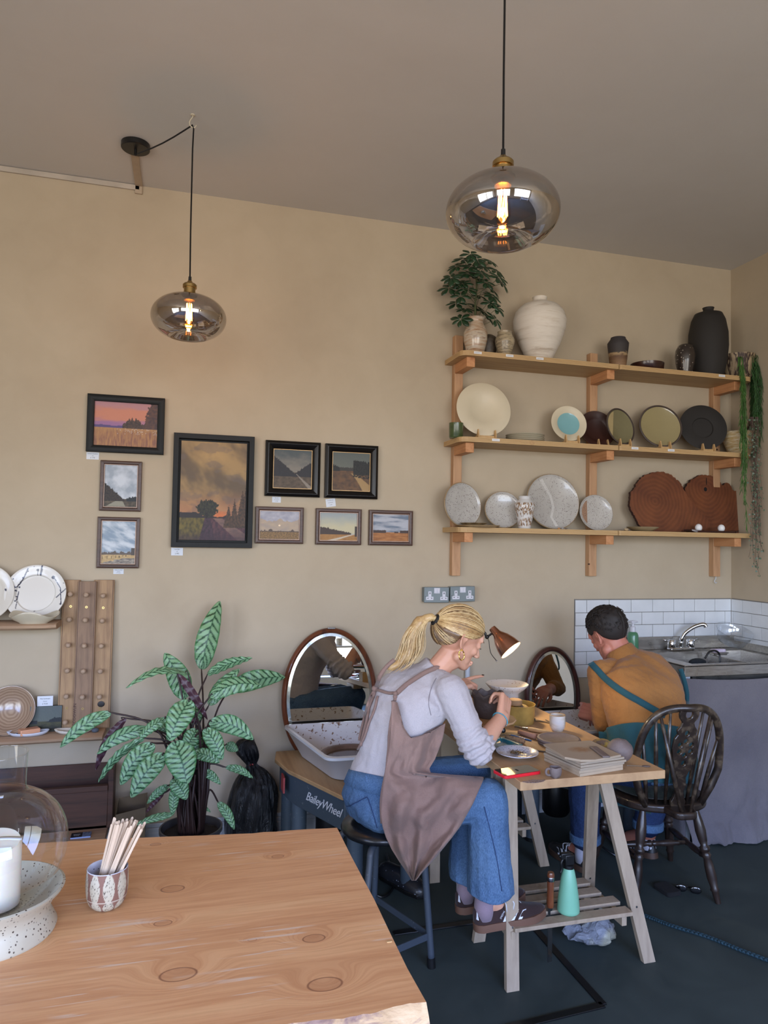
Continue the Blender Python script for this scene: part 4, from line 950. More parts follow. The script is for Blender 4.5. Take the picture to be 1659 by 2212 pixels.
for k in 'tmb':
    for s_, (x0, x1) in enumerate(((1.383, xs_-.002), (xs_+.002, 3.262))):
        cx = (x0+x1)/2; r = thing('shelf_board', f"{'left' if s_ == 0 else 'right'} plywood board of the {lvl[k]} wall shelf", 'shelf', (cx, 0, SZ[k]-TH))
        hw = (x1-x0)/2; c = .045; poly = [(-hw, 0), (hw, 0)]
        rc = [(hw, -SD+(c if s_ == 1 else .008))]+[(hw-(c if s_ == 1 else .008)*(1-math.cos(t)), -SD+(c if s_ == 1 else .008)*(1-math.sin(t))) for t in (.4, .8, 1.2)]+[(hw-(c if s_ == 1 else .008), -SD)]
        cl = c*(1.0 if s_ == 0 else .3); lc = [(-hw+cl, -SD)]+[(-hw+cl*(1-math.sin(t)), -SD+cl*(1-math.cos(t))) for t in (.4, .8, 1.2)]+[(-hw, -SD+cl)]
        poly = poly+rc+lc
        o = MB().prism([p for p in poly][::-1], 0, TH).build('board', [M_PLY, M_EDGE], r, smooth=0, bevel=.0015)
        for pgn in o.data.polygons: pgn.material_index = 0 if abs(pgn.normal.z) > .5 else 1
        for lx in labs[k+str(s_)]:
            q = MB().box((lx-cx, -SD-.0012, TH*.62), (.044, .0012, .013)).build('price_label', M_LAB, r)
            text('price_text', 'STONEWARE £45', .0042, Matrix.Translation((lx-cx, -SD-.002, TH*.62)) @ Matrix.Rotation(PI/2, 4, 'X'), M_INK, q, ext=.0001)
        if k == 'm' and s_ == 0: MB().tube([(1.80-cx, -SD-.001, TH*.5), (1.80-cx, -SD+.004, TH*.5)], .013, 24).build('edge_plug', M_PLYT, r)

def onshelf(px, z, y=-.14): return onY(px, 900, y).x
def sx(px, py, y): return onY(px, py, y).x
M_VASEW = bands('chalky_white_bands', [(176, 160, 142), (212, 203, 190), (220, 212, 200), (204, 192, 176)], 26, 'Z', 1, .7, 7, 0)
M_VBR = bands('brown_white_dragged_glaze', [(132, 92, 62), (176, 150, 124), (190, 178, 160), (120, 84, 58)], 60, 'Z', 1, .25, 6, .6)
M_VST = bands('cream_grey_swirl', [(92, 82, 66), (176, 160, 130), (110, 98, 78), (198, 184, 156)], 90, 'Z', 2, .4, 6, .3)
M_VDK = flat('dark_olive_clay', (66, 56, 44), .5, var=.5, scale=40)
def pot(name, label, cat, px, py, y, z, prof, mat, scale=1, n=48, fn=None, mname='body', smooth=60):
    r = thing(name, label, cat, (sx(px, py, y), y, z)); scale *= 1.14; MB().lathe([(a*scale, b*scale) for a, b in prof], n, fn=fn).build(mname, mat, r, smooth=smooth); return r
def R_of(wpx, y): return wpx/2*((y+3.72)*1.04+.35)/FPX   # rough px->m at the shelves
# top shelf
zt, zm, zb = SZ['t'], SZ['m'], SZ['b']
vz = pot('plant_vase', 'tall brown and white glazed vase holding the umbrella plant', 'vase', 1027, 740, -.16, zt, [(0, 0), (.036, 0), (.040, .004), (.056, .07), (.057, .105), (.046, .135), (.036, .155), (.036, .165), (.046, .178), (.043, .180), (.033, .165), (.033, .15), (.04, .13), (.0, .10)], M_VBR)
pot('dark_vase', 'dark olive speckled vase half hidden behind the plant vase', 'vase', 1053, 745, -.09, zt, [(0, 0), (.030, 0), (.045, .05), (.048, .09), (.040, .112), (.028, .120), (.0, .115)], M_VDK)
pot('small_vase', 'small cream and grey swirled vase on the top shelf', 'vase', 1090, 755, -.17, zt, [(0, 0), (.026, 0), (.030, .006), (.047, .07), (.048, .085), (.036, .108), (.034, .118), (.036, .124), (.032, .124), (.030, .11), (0, .10)], M_VST)
pot('large_vase', 'large round white vase with a short neck on the top shelf', 'vase', 1165, 765, -.152, zt, [(0, 0), (.050, 0), (.056, .004), (.066, .02), (.100, .09), (.124, .16), (.127, .20), (.116, .24), (.088, .27), (.050, .285), (.036, .292), (.033, .305), (.036, .313), (.030, .313), (.026, .30), (0, .28)], M_VASEW, scale=1.02, n=64)
pot('small_dish', 'thin cream dish seen edge on at the middle of the top shelf', 'dish', 1250, 776, -.12, zt, [(0, 0), (.06, 0), (.075, .008), (.078, .010), (.07, .009), (0, .004)], M_CREAM)
def tall_mat():
    m, n, b = _new('burnt_stoneware'); v = coords(n, (1, 1, 1)); sz = n.nodes.new('ShaderNodeSeparateXYZ'); n.links.new(v, sz.inputs[0]); t = tex(n, coords(n, (8, 8, 30)), 2.2, 5, .7, .6)
    a = n.nodes.new('ShaderNodeMath'); a.operation = 'MULTIPLY_ADD'; a.inputs[1].default_value = .06; n.links.new(t, a.inputs[0]); n.links.new(sz.outputs[2], a.inputs[2])
    n.links.new(ramp(n, a.outputs[0], [(.02, C(150, 122, 96)), (.06, C(128, 98, 70)), (.095, C(96, 70, 50)), (.112, C(168, 142, 104)), (.118, C(56, 50, 48)), (.19, C(52, 48, 50))]), b.inputs['Base Color']); b.inputs['Roughness'].default_value = .7; return m
pot('angular_vase', 'angular vase, burnt grey top and sandy foot, beside the middle post', 'vase', 1335, 787, -.16, zt, [(0, 0), (.036, 0), (.040, .01), (.052, .115), (.053, .128), (.038, .150), (.036, .158), (.032, .158), (.03, .15), (0, .14)], tall_mat())
M_REDW = wood('dark_red_wood', (62, 34, 28), (40, 22, 20), 'X', 8, .3, 4, coat=.4)
pot('wooden_bowl', 'dark red low wooden bowl on the top shelf right half', 'bowl', 1398, 797, -.15, zt, [(0, 0), (.070, 0), (.080, .006), (.083, .040), (.079, .040), (.075, .01), (0, .008)], M_REDW)
M_DRIP = speckle('dark_drip_glaze', (48, 40, 36), (190, 180, 166), 70, .22, .3, (40, 32, 30), coat=.5)
r = pot('small_black_vase', 'small black vase with white dripped rim in front of the tall black vase', 'vase', 1480, 805, -.19, zt, [(0, 0), (.034, 0), (.046, .05), (.050, .09), (.047, .12), (.036, .143), (.026, .150)], M_DRIP)
MB().lathe([(.026, .150), (.037, .1445), (.041, .137), (.043, .1335), (.036, .146), (.029, .153), (.029, .160), (.025, .161), (.022, .155)], 40, fn=lambda p, a, i: (p.x, p.y, p.z-(.014*max(0, fbm(math.cos(a)*3, math.sin(a)*3, 4)+.2) if i in (2, 3) else 0))).build('white_rim', M_CREAM, r)
M_MATTB = flat('matt_black_stoneware', (36, 33, 31), .75, var=.1)
pot('tall_black_vase', 'tallest matt black bottle vase at the right of the top shelf', 'vase', 1530, 808, -.14, zt, [(0, 0), (.070, 0), (.076, .01), (.092, .08), (.101, .17), (.099, .24), (.086, .31), (.070, .345), (.045, .352), (.030, .356), (.026, .368), (.030, .380), (.024, .380), (0, .36)], M_MATTB, n=64, scale=.99)
# striped planter with rhipsalis
def stripe_mat():
    m, n, b = _new('black_striped_cream'); v = coords(n, (1, 1, .25)); w_ = n.nodes.new('ShaderNodeTexNoise'); w_.inputs['Scale'].default_value = 34; w_.inputs['Detail'].default_value = 3; n.links.new(v, w_.inputs[0])
    n.links.new(ramp(n, w_.outputs[0], [(.40, C(160, 140, 112)), (.47, C(60, 44, 38)), (.52, C(60, 44, 38)), (.56, C(168, 148, 118))]), b.inputs['Base Color']); b.inputs['Roughness'].default_value = .6; return m
pl = pot('striped_planter', 'cream planter with black vertical stripes and trailing green plant on top shelf end', 'plant pot', 1594, 814, -.14, zt, [(0, 0), (.055, 0), (.070, .02), (.082, .12), (.086, .135), (.080, .135), (.076, .12), (0, .115)], stripe_mat())
M_RH = flat('trailing_green', (66, 106, 44), .5, var=.35, scale=30); M_RH2 = flat('trailing_green_dark', (44, 82, 38), .5, var=.3, scale=30)
random.seed(11)
def rhips(L_list, name, m):
    q = MB()
    for (px0, py0, px1, py1, y) in L_list:
        a = onY(px0, py0, y+.04); b = onY(px1, py1, y); t0 = pl.location+Vector((0, 0, .135))
        top = a; n = 14; pts = [t0.lerp(top, .3)+Vector((0, 0, .01)), top]
        for k in range(1, n+1): t = k/n; pts.append(Vector((min(3.303, lerp(a.x, b.x, t**.7)+.006*math.sin(k+px0)), lerp(a.y, b.y, min(1, t*3)), lerp(a.z, b.z, t))))
        q.tube(crv(pts, 2), .0016, 5)
        for i in range(2, len(pts)-1):
            for _ in range(5):
                p = pts[i].lerp(pts[i+1], random.random()); an = random.uniform(0, 2*PI); l = random.uniform(.02, .045)
                d = Vector((math.cos(an)*.4, math.sin(an)*.4, -1)).normalized(); q.tube([p, p+d*l*.6, p+d*l+Vector((0, 0, -.004))], [.0017, .0016, .0008], 4, cap=False)
    o = q.build(name, m, pl, smooth=180, world=True); o['kind'] = 'stuff'
rhips([(1600+random.uniform(-6, 6), 772, 1604+random.uniform(-8, 8), 990+random.uniform(-60, 60), -.27) for _ in range(9)]+[(1600, 772, 1604, 1060, -.28), (1602, 772, 1612, 1145, -.29), (1598, 774, 1607, 1090, -.285)], 'trailing_stems', M_RH)
rhips([(1626+random.uniform(-10, 12), 768, 1636+random.uniform(-14, 10), 930+random.uniform(-80, 60), -.24+random.uniform(-.03, .06)) for _ in range(22)], 'trailing_stems', M_RH2)
# umbrella plant
random.seed(3)
M_UL = flat('umbrella_leaf', (30, 58, 34), .35, var=.3, scale=20); M_ULS = flat('umbrella_stem', (66, 74, 42), .6)
up = thing('umbrella_plant', 'dark green umbrella plant growing from the brown vase', 'plant', vz.location+Vector((0, 0, .14)))
def leaflet(q, p, d, n, L, W):
    s = d.cross(n).normalized(); o = len(q.v)
    for t, w_ in ((0, .1), (.25, .6), (.55, 1), (.8, .8), (1, .05)):
        c = p+d*L*t-n*(L*.35*t*t); q.v += [c-s*W*w_/2-n*.1*W*w_, c+n*.02*W, c+s*W*w_/2-n*.1*W*w_]
    for i in range(4):
        for k in (0, 1): a = o+i*3+k; q.f.append([a, a+1, a+4, a+3])
base = up.location
trunk = [base, base+Vector((-.004, 0, .12)), base+Vector((.004, 0, .26)), base+Vector((0, 0, .36))]
MB().tube(crv(trunk, 4), [.006]*5+[.005]*4+[.004]*4, 8).build('trunk', M_ULS, up, world=True, smooth=180)
heads = [(975, 600), (970, 622), (985, 575), (1000, 560), (1016, 549), (1030, 560), (1045, 575), (1060, 565), (1072, 585), (1078, 600), (1010, 590), (1028, 600), (1050, 610), (1066, 628), (995, 640), (985, 655), (1012, 625), (1035, 640), (1060, 655), (1075, 665), (1030, 662), (1005, 668), (995, 690), (1055, 685), (1070, 690), (1040, 672), (990, 610), (1085, 612), (1018, 575), (1040, 590), (1064, 640), (1000, 612)]
for hx, hy in heads:
    yy = -.16+random.uniform(-.07, .09); H = onY(hx, hy, yy); tz = max(base.z+.02, H.z-random.uniform(.05, .13)); t = (tz-base.z)/.36; P0 = base+Vector((0, 0, min(.36, tz-base.z)))
    q = MB().tube(crv([P0, P0.lerp(H, .5)+Vector((0, 0, -.005)), H], 4), .0013, 5); st = q.build('leaf_stalk', M_ULS, up, world=True, smooth=180)
    q = MB(); ax = (H-P0).normalized()*.5+Vector((random.uniform(-.2, .2), -.75, .45)); ax.normalize(); x, y_, _z = frame(ax); nl = random.choice((6, 7, 7, 8))
    for k in range(nl):
        a = 2*PI*k/nl+random.uniform(-.15, .15); d = (x*math.cos(a)+y_*math.sin(a)+ax*.15).normalized(); L = random.uniform(.046, .066)
        leaflet(q, H+d*.006, d, ax, L, L*.52)
    q.build('leaf', M_UL, up, world=True, smooth=180, solid=.0004)

# middle shelf
M_STAND = wood('birch_stand', (206, 170, 120), (186, 148, 100), 'Z', 14, .5, 4)
def stand(x, y, z, w, label):
    r = thing('plate_stand', label, 'plate stand', (x, y, z))
    for s_ in (-1, 1):
        poly = [(-.030, 0), (.045, 0), (.050, .012), (.020, .016), (-.006, .018), (-.014, .050), (-.024, .052), (-.034, .020)]
        M_ = Matrix(((0, 0, 1, s_*w/2-.003), (1, 0, 0, 0), (0, 1, 0, 0), (0, 0, 0, 1)))
        MB().prism(poly, 0, .006, M_).build('side_panel', M_STAND, r, bevel=.0008)
    MB().bb((-w/2+.002, -.018, .002), (w/2-.002, -.011, .020)).build('front_bar', M_STAND, r, bevel=.0008)
    return r
M_PCREAM = flat('matt_cream', (206, 194, 168), .5, var=.05, scale=5, coat=.1)
x = sx(1049, 930, -.18); stand(x, -.175, zm, .10, 'birch plate stand under the large cream plate'); disc_plate('plate', 'large wide rimmed cream plate on a stand, left of middle shelf', 'plate', (x, -.168, zm+.021), .152, .20, M_PCREAM, prof=[(0, -.008), (.062, -.008), (.072, -.003), (.152, .006), (.154, .009), (.152, .010), (.074, .003), (.067, -.003), (0, -.003)], yaw=-.1)
pot('green_cup', 'small dark green cup at the left end of the middle shelf', 'cup', 985, 950, -.16, zm, [(0, 0), (.030, 0), (.033, .004), (.034, .072), (.031, .072), (.030, .006), (0, .005)], bands('dark_green_metal', [(40, 58, 34), (70, 84, 48), (44, 50, 40)], 12, 'Z', 1, .3, 3, .4))
for i in range(4):
    rr = [(0, 0), (.055, 0), (.060, .003), (.090, .008), (.094, .012), (.090, .0125), (.058, .006), (0, .005)]
    pot('side_plate', ['bottom plate of the stacked cream side plates', 'second plate from the bottom of the cream stack', 'third plate up in the cream plate stack', 'top plate of the stacked cream side plates'][i], 'plate', 1134, 950, -.14, zm+.0095*i, rr, flat('grey_cream_glaze', (190, 182, 160), .25, var=.05, coat=.3), n=56)
def blueplate():
    x = sx(1233, 945, -.18); stand(x, -.175, zm, .08, 'birch plate stand under the blue centred plate')
    R_ = .104; r, Mx = disc_plate('plate', 'cream plate with a turquoise blue centre on a stand', 'plate', (x, -.170, zm+.021), R_, .22, M_PCREAM, prof=[(0, -.006), (.055, -.006), (.062, -.002), (R_, .006), (R_+.001, .009), (R_, .010), (.068, .003), (.065, -.0005), (0, -.001)], yaw=-.13)
    q = MB().lathe([(0, .0), (.064, .0003), (.0655, .0012)], 48); q.v = [Mx @ p for p in q.v]; q.build('blue_centre', flat('turquoise_glaze', (122, 172, 178), .15, var=.05, coat=.5), r)
blueplate()
M_RUST = flat('dark_red_brown_clay', (58, 32, 26), .45, var=.15)
x = sx(1292, 950, -.10); stand(x+.02, -.10, zm, .06, 'birch stand behind the post holding the dark red plate')
disc_plate('plate', 'dark red brown plate partly behind the middle post', 'plate', (x, -.095, zm+.004), .110, .25, M_RUST, yaw=-.1)
def oval_mats(): pass
M_OLV = flat('olive_glaze', (150, 138, 100), .2, var=.08, scale=5, coat=.5); M_OLVD = flat('olive_glaze_dark', (122, 116, 86), .2, var=.08, coat=.5); M_CLAYR = flat('dark_clay_rim', (72, 60, 54), .6)
def rim_plate(px, py, y, R_, tilt, yaw, label, m, sxx=1.0, wedge=False):
    x = sx(px, py, y); st = stand(x, y, zm, .066 if sxx == 1 else .05, 'birch plate stand under the '+label.split(' on ')[0])
    r, Mx = disc_plate('plate', label, 'plate', (x, y+.004, zm+.020), R_, tilt, M_CLAYR, prof=[(0, -.008), (R_*.88, -.008), (R_, 0), (R_+.002, .007), (R_-.002, .009), (R_-.006, .0085), (R_-.009, .0002), (0, 0)], yaw=yaw, sx_=sxx)
    q = MB().lathe([(0, .0012), (R_-.016, .0018), (R_-.0085, .0055)], 56); q.v = [Mx @ p for p in q.v]; q.build('glazed_well', m, r)
    if wedge:
        q = MB(); pts = [(R_-.014)*math.cos(a) for a in []]; poly = [((R_-.013)*math.cos(a), (R_-.013)*math.sin(a)) for a in [PI-.95+1.9*k/16-.25 for k in range(17)]]
        q.prism(poly, .0024, .0030); q.v = [Mx @ p for p in q.v]; q.build('pale_wedge', flat('pale_olive', (172, 154, 112), .25, coat=.4), r)
    return r
rim_plate(1346, 960, -.16, .110, .20, .24, 'smaller olive glazed plate turned aside on the middle shelf', M_OLVD, wedge=True)
rim_plate(1432, 960, -.165, .130, .22, -.18, 'large olive glazed plate with dark rim on the middle shelf', M_OLV)
x = sx(1525, 965, -.17); stand(x, -.17, zm, .078, 'birch plate stand under the black plate'); disc_plate('plate', 'matt black wide rimmed plate on a stand by the right post', 'plate', (x, -.160, zm+.020), .140, .22, M_MATTB, prof=[(0, -.008), (.055, -.008), (.062, -.003), (.140, .008), (.142, .011), (.140, .012), (.064, .003), (.060, -.005), (0, -.005)], yaw=-.28)
M_BAND = bands('ochre_cream_bands', [(150, 122, 74), (206, 190, 158), (176, 148, 96), (212, 200, 172), (120, 96, 66)], 55, 'Z', 2, .45, 8, .1)
bp = pot('banded_planter', 'ochre and cream banded planter at the right end of the middle shelf', 'plant pot', 1597, 975, -.15, zm, [(0, 0), (.045, 0), (.055, .008), (.078, .07), (.085, .118), (.088, .122), (.083, .124), (.076, .11), (0, .10)], M_BAND, n=56)
# string of hearts trailing from it
random.seed(21); M_HEART = flat('heart_leaf', (84, 104, 84), .45, var=.35, scale=60); M_VINE = flat('vine', (92, 74, 66), .7)
sh = thing('string_of_hearts', 'grey green string of hearts vine trailing from the banded planter at far right', 'plant', bp.location+Vector((.04, 0, .11)))
lv = MB(); vn = MB()
for k in range(22):
    px0 = random.uniform(1618, 1640); px1 = random.uniform(1618, 1648); py1 = random.choice([1060, 1120, 1160, 1190, 1215])+random.uniform(-25, 25); yy = -.27-random.uniform(0, .05)
    if k in (0, 1): px1, py1 = (1637, 1242) if k == 0 else (1628, 1215)
    a = onY(px0, 905, yy); b = onY(px1, py1, yy); pts = [sh.location, a+Vector((0, 0, .012)), a]
    n = 16
    for i in range(1, n+1): t = i/n; pts.append(Vector((min(3.306, lerp(a.x, b.x, t)+.008*math.sin(i*1.3+k)), a.y+.006*math.cos(i*1.7+k), lerp(a.z, b.z, t))))
    vn.tube(pts, .0009, 4, cap=False)
    for p in pts[2:]:
        for s_ in (-1, 1):
            if random.random() < .55:
                c = p+Vector((s_*.007, random.uniform(-.006, .006), -.002)); d = Vector((s_*.5, random.uniform(-.5, .5), -.8)).normalized(); nn = Vector((random.uniform(-.5, .5), -1, .4)).normalized(); s = d.cross(nn).normalized(); L = random.uniform(.008, .013)
                lv.add([c, c+s*L*.55+d*L*.25, c+s*L*.4+d*L*.75, c+d*L, c-s*L*.4+d*L*.75, c-s*L*.55+d*L*.25], [[0, 1, 2, 3], [0, 3, 4, 5]])
vn.build('vines', M_VINE, sh, world=True)['kind'] = 'stuff'; lv.build('heart_leaves', M_HEART, sh, world=True, smooth=0)['kind'] = 'stuff'

# bottom shelf
M_SPK = speckle('speckled_grey_glaze', (172, 168, 162), (62, 46, 38), 150, .26, .25, (182, 178, 172), coat=.4); M_SPK2 = speckle('speckled_grey_glaze_fine', (178, 174, 168), (70, 54, 44), 210, .30, .25, coat=.4)
M_SPKR = speckle('speckled_sand_rim', (150, 126, 92), (70, 50, 34), 150, .22, .5)
def spk_plate(px, py, y, R_, tilt, yaw, label, m=M_SPK, rim=M_SPKR, extra=None, th=.014):
    x = sx(px, py, y); r, Mx = disc_plate('plate', label, 'plate', (x, y, zb), R_, tilt, rim, prof=[(0, -.008), (R_*.86, -.008), (R_*.97, -.002), (R_, th*.6), (R_-.002, th*.75), (R_-.005, th*.7), (R_-.010, -.001), (0, -.001)], yaw=yaw)
    q = MB().lathe([(0, .0005), (R_-.020, .0012), (R_-.010, .006), (R_-.004, th*.78)], 64); q.v = [Mx @ p for p in q.v]; q.build('glazed_face', m, r, smooth=60)
    if extra: extra(r, Mx, R_)
    return r
spk_plate(1001, 1133, -.12, .124, .12, .26, 'speckled grey plate turned aside at the left end of bottom shelf')
spk_plate(1088, 1137, -.10, .106, .20, -.18, 'mid sized speckled grey plate behind the decorated vase')
def cres(r, Mx, R_):
    pts = [(.95*R_*math.cos(a), .95*R_*math.sin(a)) for a in (2.1, 1.95)]+[(-.02*R_, .2*R_), (.06*R_, -.2*R_), (-.05*R_, -.55*R_), (.16*R_, -.9*R_), (.05*R_, -.92*R_), (-.14*R_, -.55*R_), (-.04*R_, -.2*R_), (-.12*R_, .2*R_)]
    q = MB().prism(pts, .0012, .0022); q.v = [Mx @ p for p in q.v]; q.build('pale_overlap', speckle('pale_speckle', (192, 189, 184), (90, 74, 62), 150, .2, .25, coat=.4), r, smooth=0)
spk_plate(1198, 1140, -.09, .163, .18, -.05, 'largest speckled grey plate with a pale wavy seam on bottom shelf', extra=cres)
def halfb(r, Mx, R_):
    poly = [((R_-.010)*math.cos(a), (R_-.010)*math.sin(a)) for a in [PI-1.12+1.9*k/20+.1 for k in range(21)]]
    q = MB().prism(poly, .0018, .0028); q.v = [Mx @ p for p in q.v]; q.build('brown_patch', speckle('brown_speckle', (142, 108, 84), (70, 50, 40), 200, .3, .5), r, smooth=0)
spk_plate(1290, 1143, -.11, .105, .18, -.05, 'small speckled plate with a bare brown segment by the middle post', M_SPK2, M_SPK2, extra=halfb)
pot('low_plate', 'flat sand coloured speckled plate lying at the bottom shelf left end', 'plate', 1032, 1140, -.185, zb, [(0, 0), (.085, 0), (.102, .008), (.104, .011), (.10, .011), (.08, .005), (0, .004)], M_SPKR, n=56)
M_GOLD = flat('pale_gold_leaf_dish', (150, 126, 90), .3, metal=.3)
pot('leaf_dish', 'small frilled golden leaf dish sitting on the flat plate', 'dish', 1023, 1134, -.18, zb+.0065, [(0, 0), (.025, 0), (.050, .010), (.060, .016), (.050, .012), (.02, .004), (0, .003)], M_GOLD, n=60, fn=lambda p, a, i: (p.x*(1+.12*math.sin(a*9)*(p.z/.016)), p.y*(1+.12*math.sin(a*9)*(p.z/.016)), p.z))
# decorated vase: white slip with a carved brown foliage pattern
q = MB(); prof = crv([(.030, 0, 0), (.034, 0, .006), (.044, 0, .06), (.055, 0, .11), (.054, 0, .135), (.036, 0, .158), (.030, 0, .166), (.034, 0, .177), (.030, 0, .177), (.026, 0, .165)], 8); prof = [(p.x, p.z) for p in prof]
q.lathe([(0, 0)]+prof, 160)
def deco(p):
    a = math.atan2(p.y, p.x); z = p.z
    if not .012 < z < .142: return C(206, 204, 202)
    f = fbm(a*5, z*52, 3.1); g = fbm(a*14, z*120, 8)
    band = abs(z-.062-.006*math.sin(a*3)) < .006
    if band: return C(210, 208, 206)
    if f > .02: return C(118, 84, 52) if g > -.15 else C(196, 180, 160)
    return C(206, 204, 202)
q.c = [deco(p) for p in q.v]
r = thing('decorated_vase', 'white vase carved with brown foliage in the middle of bottom shelf', 'vase', (sx(1133, 1138, -.175), -.175, zb)); q.build('body', M_CREAMV, r, smooth=60)
for i, (px, c_, lab, s_) in enumerate(((1207, (196, 140, 86), 'orange bead sized stone on the bottom shelf edge', .006), (1215, (150, 146, 144), 'grey stone between the small shelf stones', .008), (1223, (120, 104, 92), 'brown stone, rightmost of three small shelf stones', .006))):
    r = thing('small_stone', lab, 'stone', (sx(px, 1140, -.21), -.21, zb)); MB().ball((0, 0, s_*.8), (s_*1.2, s_, s_*.8), n=12, m=8).build('stone', flat('stone%d' % i, c_, .5), r, smooth=180)
# two slices of tree trunk with bark edges
def round_mat(cx, cz):
    m, n, b = _new('heartwood_rings'); t = n.nodes.new('ShaderNodeTexCoord'); mp = n.nodes.new('ShaderNodeMapping'); mp.inputs['Location'].default_value = (cx, 0, cz); n.links.new(t.outputs['Object'], mp.inputs[0])
    w_ = n.nodes.new('ShaderNodeTexWave'); w_.wave_type = 'RINGS'; w_.rings_direction = 'Y'; w_.inputs['Scale'].default_value = 13; w_.inputs['Distortion'].default_value = 6.5; w_.inputs['Detail'].default_value = 4; w_.inputs['Detail Scale'].default_value = .6
    n.links.new(mp.outputs[0], w_.inputs[0]); c = ramp(n, w_.outputs[0], [(0, C(92, 50, 32)), (.5, C(102, 57, 36)), (1, C(114, 66, 41))])
    c = mixc(n, .5, c, ramp(n, tex(n, mp.outputs[0], 7, 4), [(.3, C(78, 40, 28)), (.7, C(130, 76, 44))])); n.links.new(c, b.inputs['Base Color']); b.inputs['Roughness'].default_value = .4; b.inputs['Coat Weight'].default_value = .15; return m
M_BARK = flat('bark', (56, 32, 24), .85, var=.3, scale=50, bmp=.6)
def slice_(cx, cy, pts, label, y, tilt, ringc, hole=None):
    P = [onY(1270+x/4.265, 840+y_/4.265, y) for x, y_ in pts]; zmin = min(p.z for p in P); c = Vector((cx, y, zb))
    r = thing('wood_slice', label, 'wood slice', c)
    cl = crv([Vector((p.x-cx, 0, p.z-zmin)) for p in P]+[Vector((P[0].x-cx, 0, P[0].z-zmin))], 8)[:-1]
    cl = [p+(p-Vector((0, 0, .12))).normalized()*(.006*fbm(p.x*60, p.z*60, 5)+.003*fbm(p.x*200, p.z*200, 5)) if p.z > .012 else p for p in cl]
    q = MB().prism([(p.x, p.z) for p in cl], 0, .02, Matrix(((1, 0, 0, 0), (0, 0, 1, -.01), (0, 1, 0, 0), (0, 0, 0, 1)))); q.v = [Matrix.Rotation(-tilt, 3, 'X') @ p for p in q.v]
    o = q.build('slab', [round_mat(*ringc), M_BARK], r, smooth=0)
    for pg in o.data.polygons: pg.material_index = 0 if abs(pg.normal.y) > .8 else 1
    if hole: 
        w_ = MB()
        for (hx, hz, rx, rz) in hole: w_.ball((hx, -.0105+math.sin(tilt)*hz, hz), (rx, .0012, rz), n=14, m=6)
        w_.build('crack', flat('crack_black', (14, 9, 8), .9), r)
    return r
S1 = [(430, 1180), (395, 1090), (400, 1010), (415, 940), (450, 905), (470, 860), (530, 800), (600, 770), (690, 755), (770, 775), (830, 820), (870, 860), (905, 930), (940, 1000), (1000, 1080), (1060, 1150), (1110, 1220), (1090, 1290), (950, 1312), (760, 1315), (600, 1315), (500, 1290)]
S2 = [(905, 900), (940, 850), (1000, 800), (1060, 775), (1120, 775), (1180, 790), (1230, 830), (1255, 870), (1290, 845), (1330, 870), (1350, 920), (1390, 925), (1400, 1000), (1440, 1060), (1470, 1130), (1480, 1200), (1510, 1280), (1490, 1318), (1300, 1318), (1100, 1310), (980, 1200), (930, 1050)]
def wx(x, y_, y): p = onY(1270+x/4.265, 840+y_/4.265, y); return p
cA = wx(700, 1050, -.10); cB = wx(1200, 1050, -.06)
slice_(cA.x, 0, S1, 'left reddish slice of tree trunk with bark edge on the bottom shelf', -.11, .10, (-(wx(625, 1040, -.11).x-cA.x), -(wx(625, 1040, -.11).z-zb)))
h_ = wx(1100, 925, -.06)
slice_(cB.x, 0, S2, 'right reddish tree trunk slice with a black hole, behind the other slice', -.055, .08, (-(h_.x-cB.x), -(h_.z-zb)), hole=[(h_.x-cB.x, h_.z-zb, .012, .014), (h_.x-cB.x+.01, h_.z-zb+.045, .003, .03)])
pot('shallow_dish', 'shallow sand glazed dish left of the tree slices', 'dish', 1388, 1143, -.19, zb, [(0, 0), (.045, 0), (.076, .018), (.079, .022), (.074, .020), (.045, .006), (0, .005)], flat('sand_glaze', (150, 132, 100), .4, var=.15))
r = thing('pebble', 'cream pebble at the left side of the shallow dish', 'pebble', (sx(1353, 1143, -.215), -.215, zb)); MB().ball((0, 0, .008), (.014, .010, .008), n=14, m=8).build('stone', flat('cream_pebble', (176, 154, 120), .5, var=.4, scale=90), r, smooth=180)
r = thing('serving_tray', 'dark wooden tray with slotted handles carrying the eggs', 'tray', (sx(1538, 1146, -.19), -.185, zb))
q = MB(); hw = .165
MB().bb((-hw+.03, -.045, 0), (hw-.03, .045, .012)).build('tray', M_REDW, r, bevel=.004)
for s_ in (-1, 1): 
    q = MB(); q.add([(s_*(hw-.03), -.045, .0), (s_*(hw-.03), .045, .0), (s_*(hw-.03), .045, .012), (s_*(hw-.03), -.045, .012), (s_*hw, -.035, .010), (s_*hw, .035, .010), (s_*hw, .035, .018), (s_*hw, -.035, .018)], [(0, 1, 2, 3), (4, 7, 6, 5), (0, 4, 5, 1), (3, 2, 6, 7), (0, 3, 7, 4), (1, 5, 6, 2)]); q.build('handle', M_REDW, r)
for px, lab in ((1509, 'left white ceramic egg on the dark tray'), (1558, 'right white ceramic egg on the dark tray')):
    r = thing('ceramic_egg', lab, 'egg ornament', (sx(px, 1138, -.185), -.185, zb+.012)); MB().lathe([(0, 0), (.013, 0), (.018, .006), (.0205, .016), (.019, .026), (.013, .035), (.006, .039), (0, .040)], 32).build('egg', flat('egg_white', (232, 232, 232), .4, var=.01), r, smooth=180)
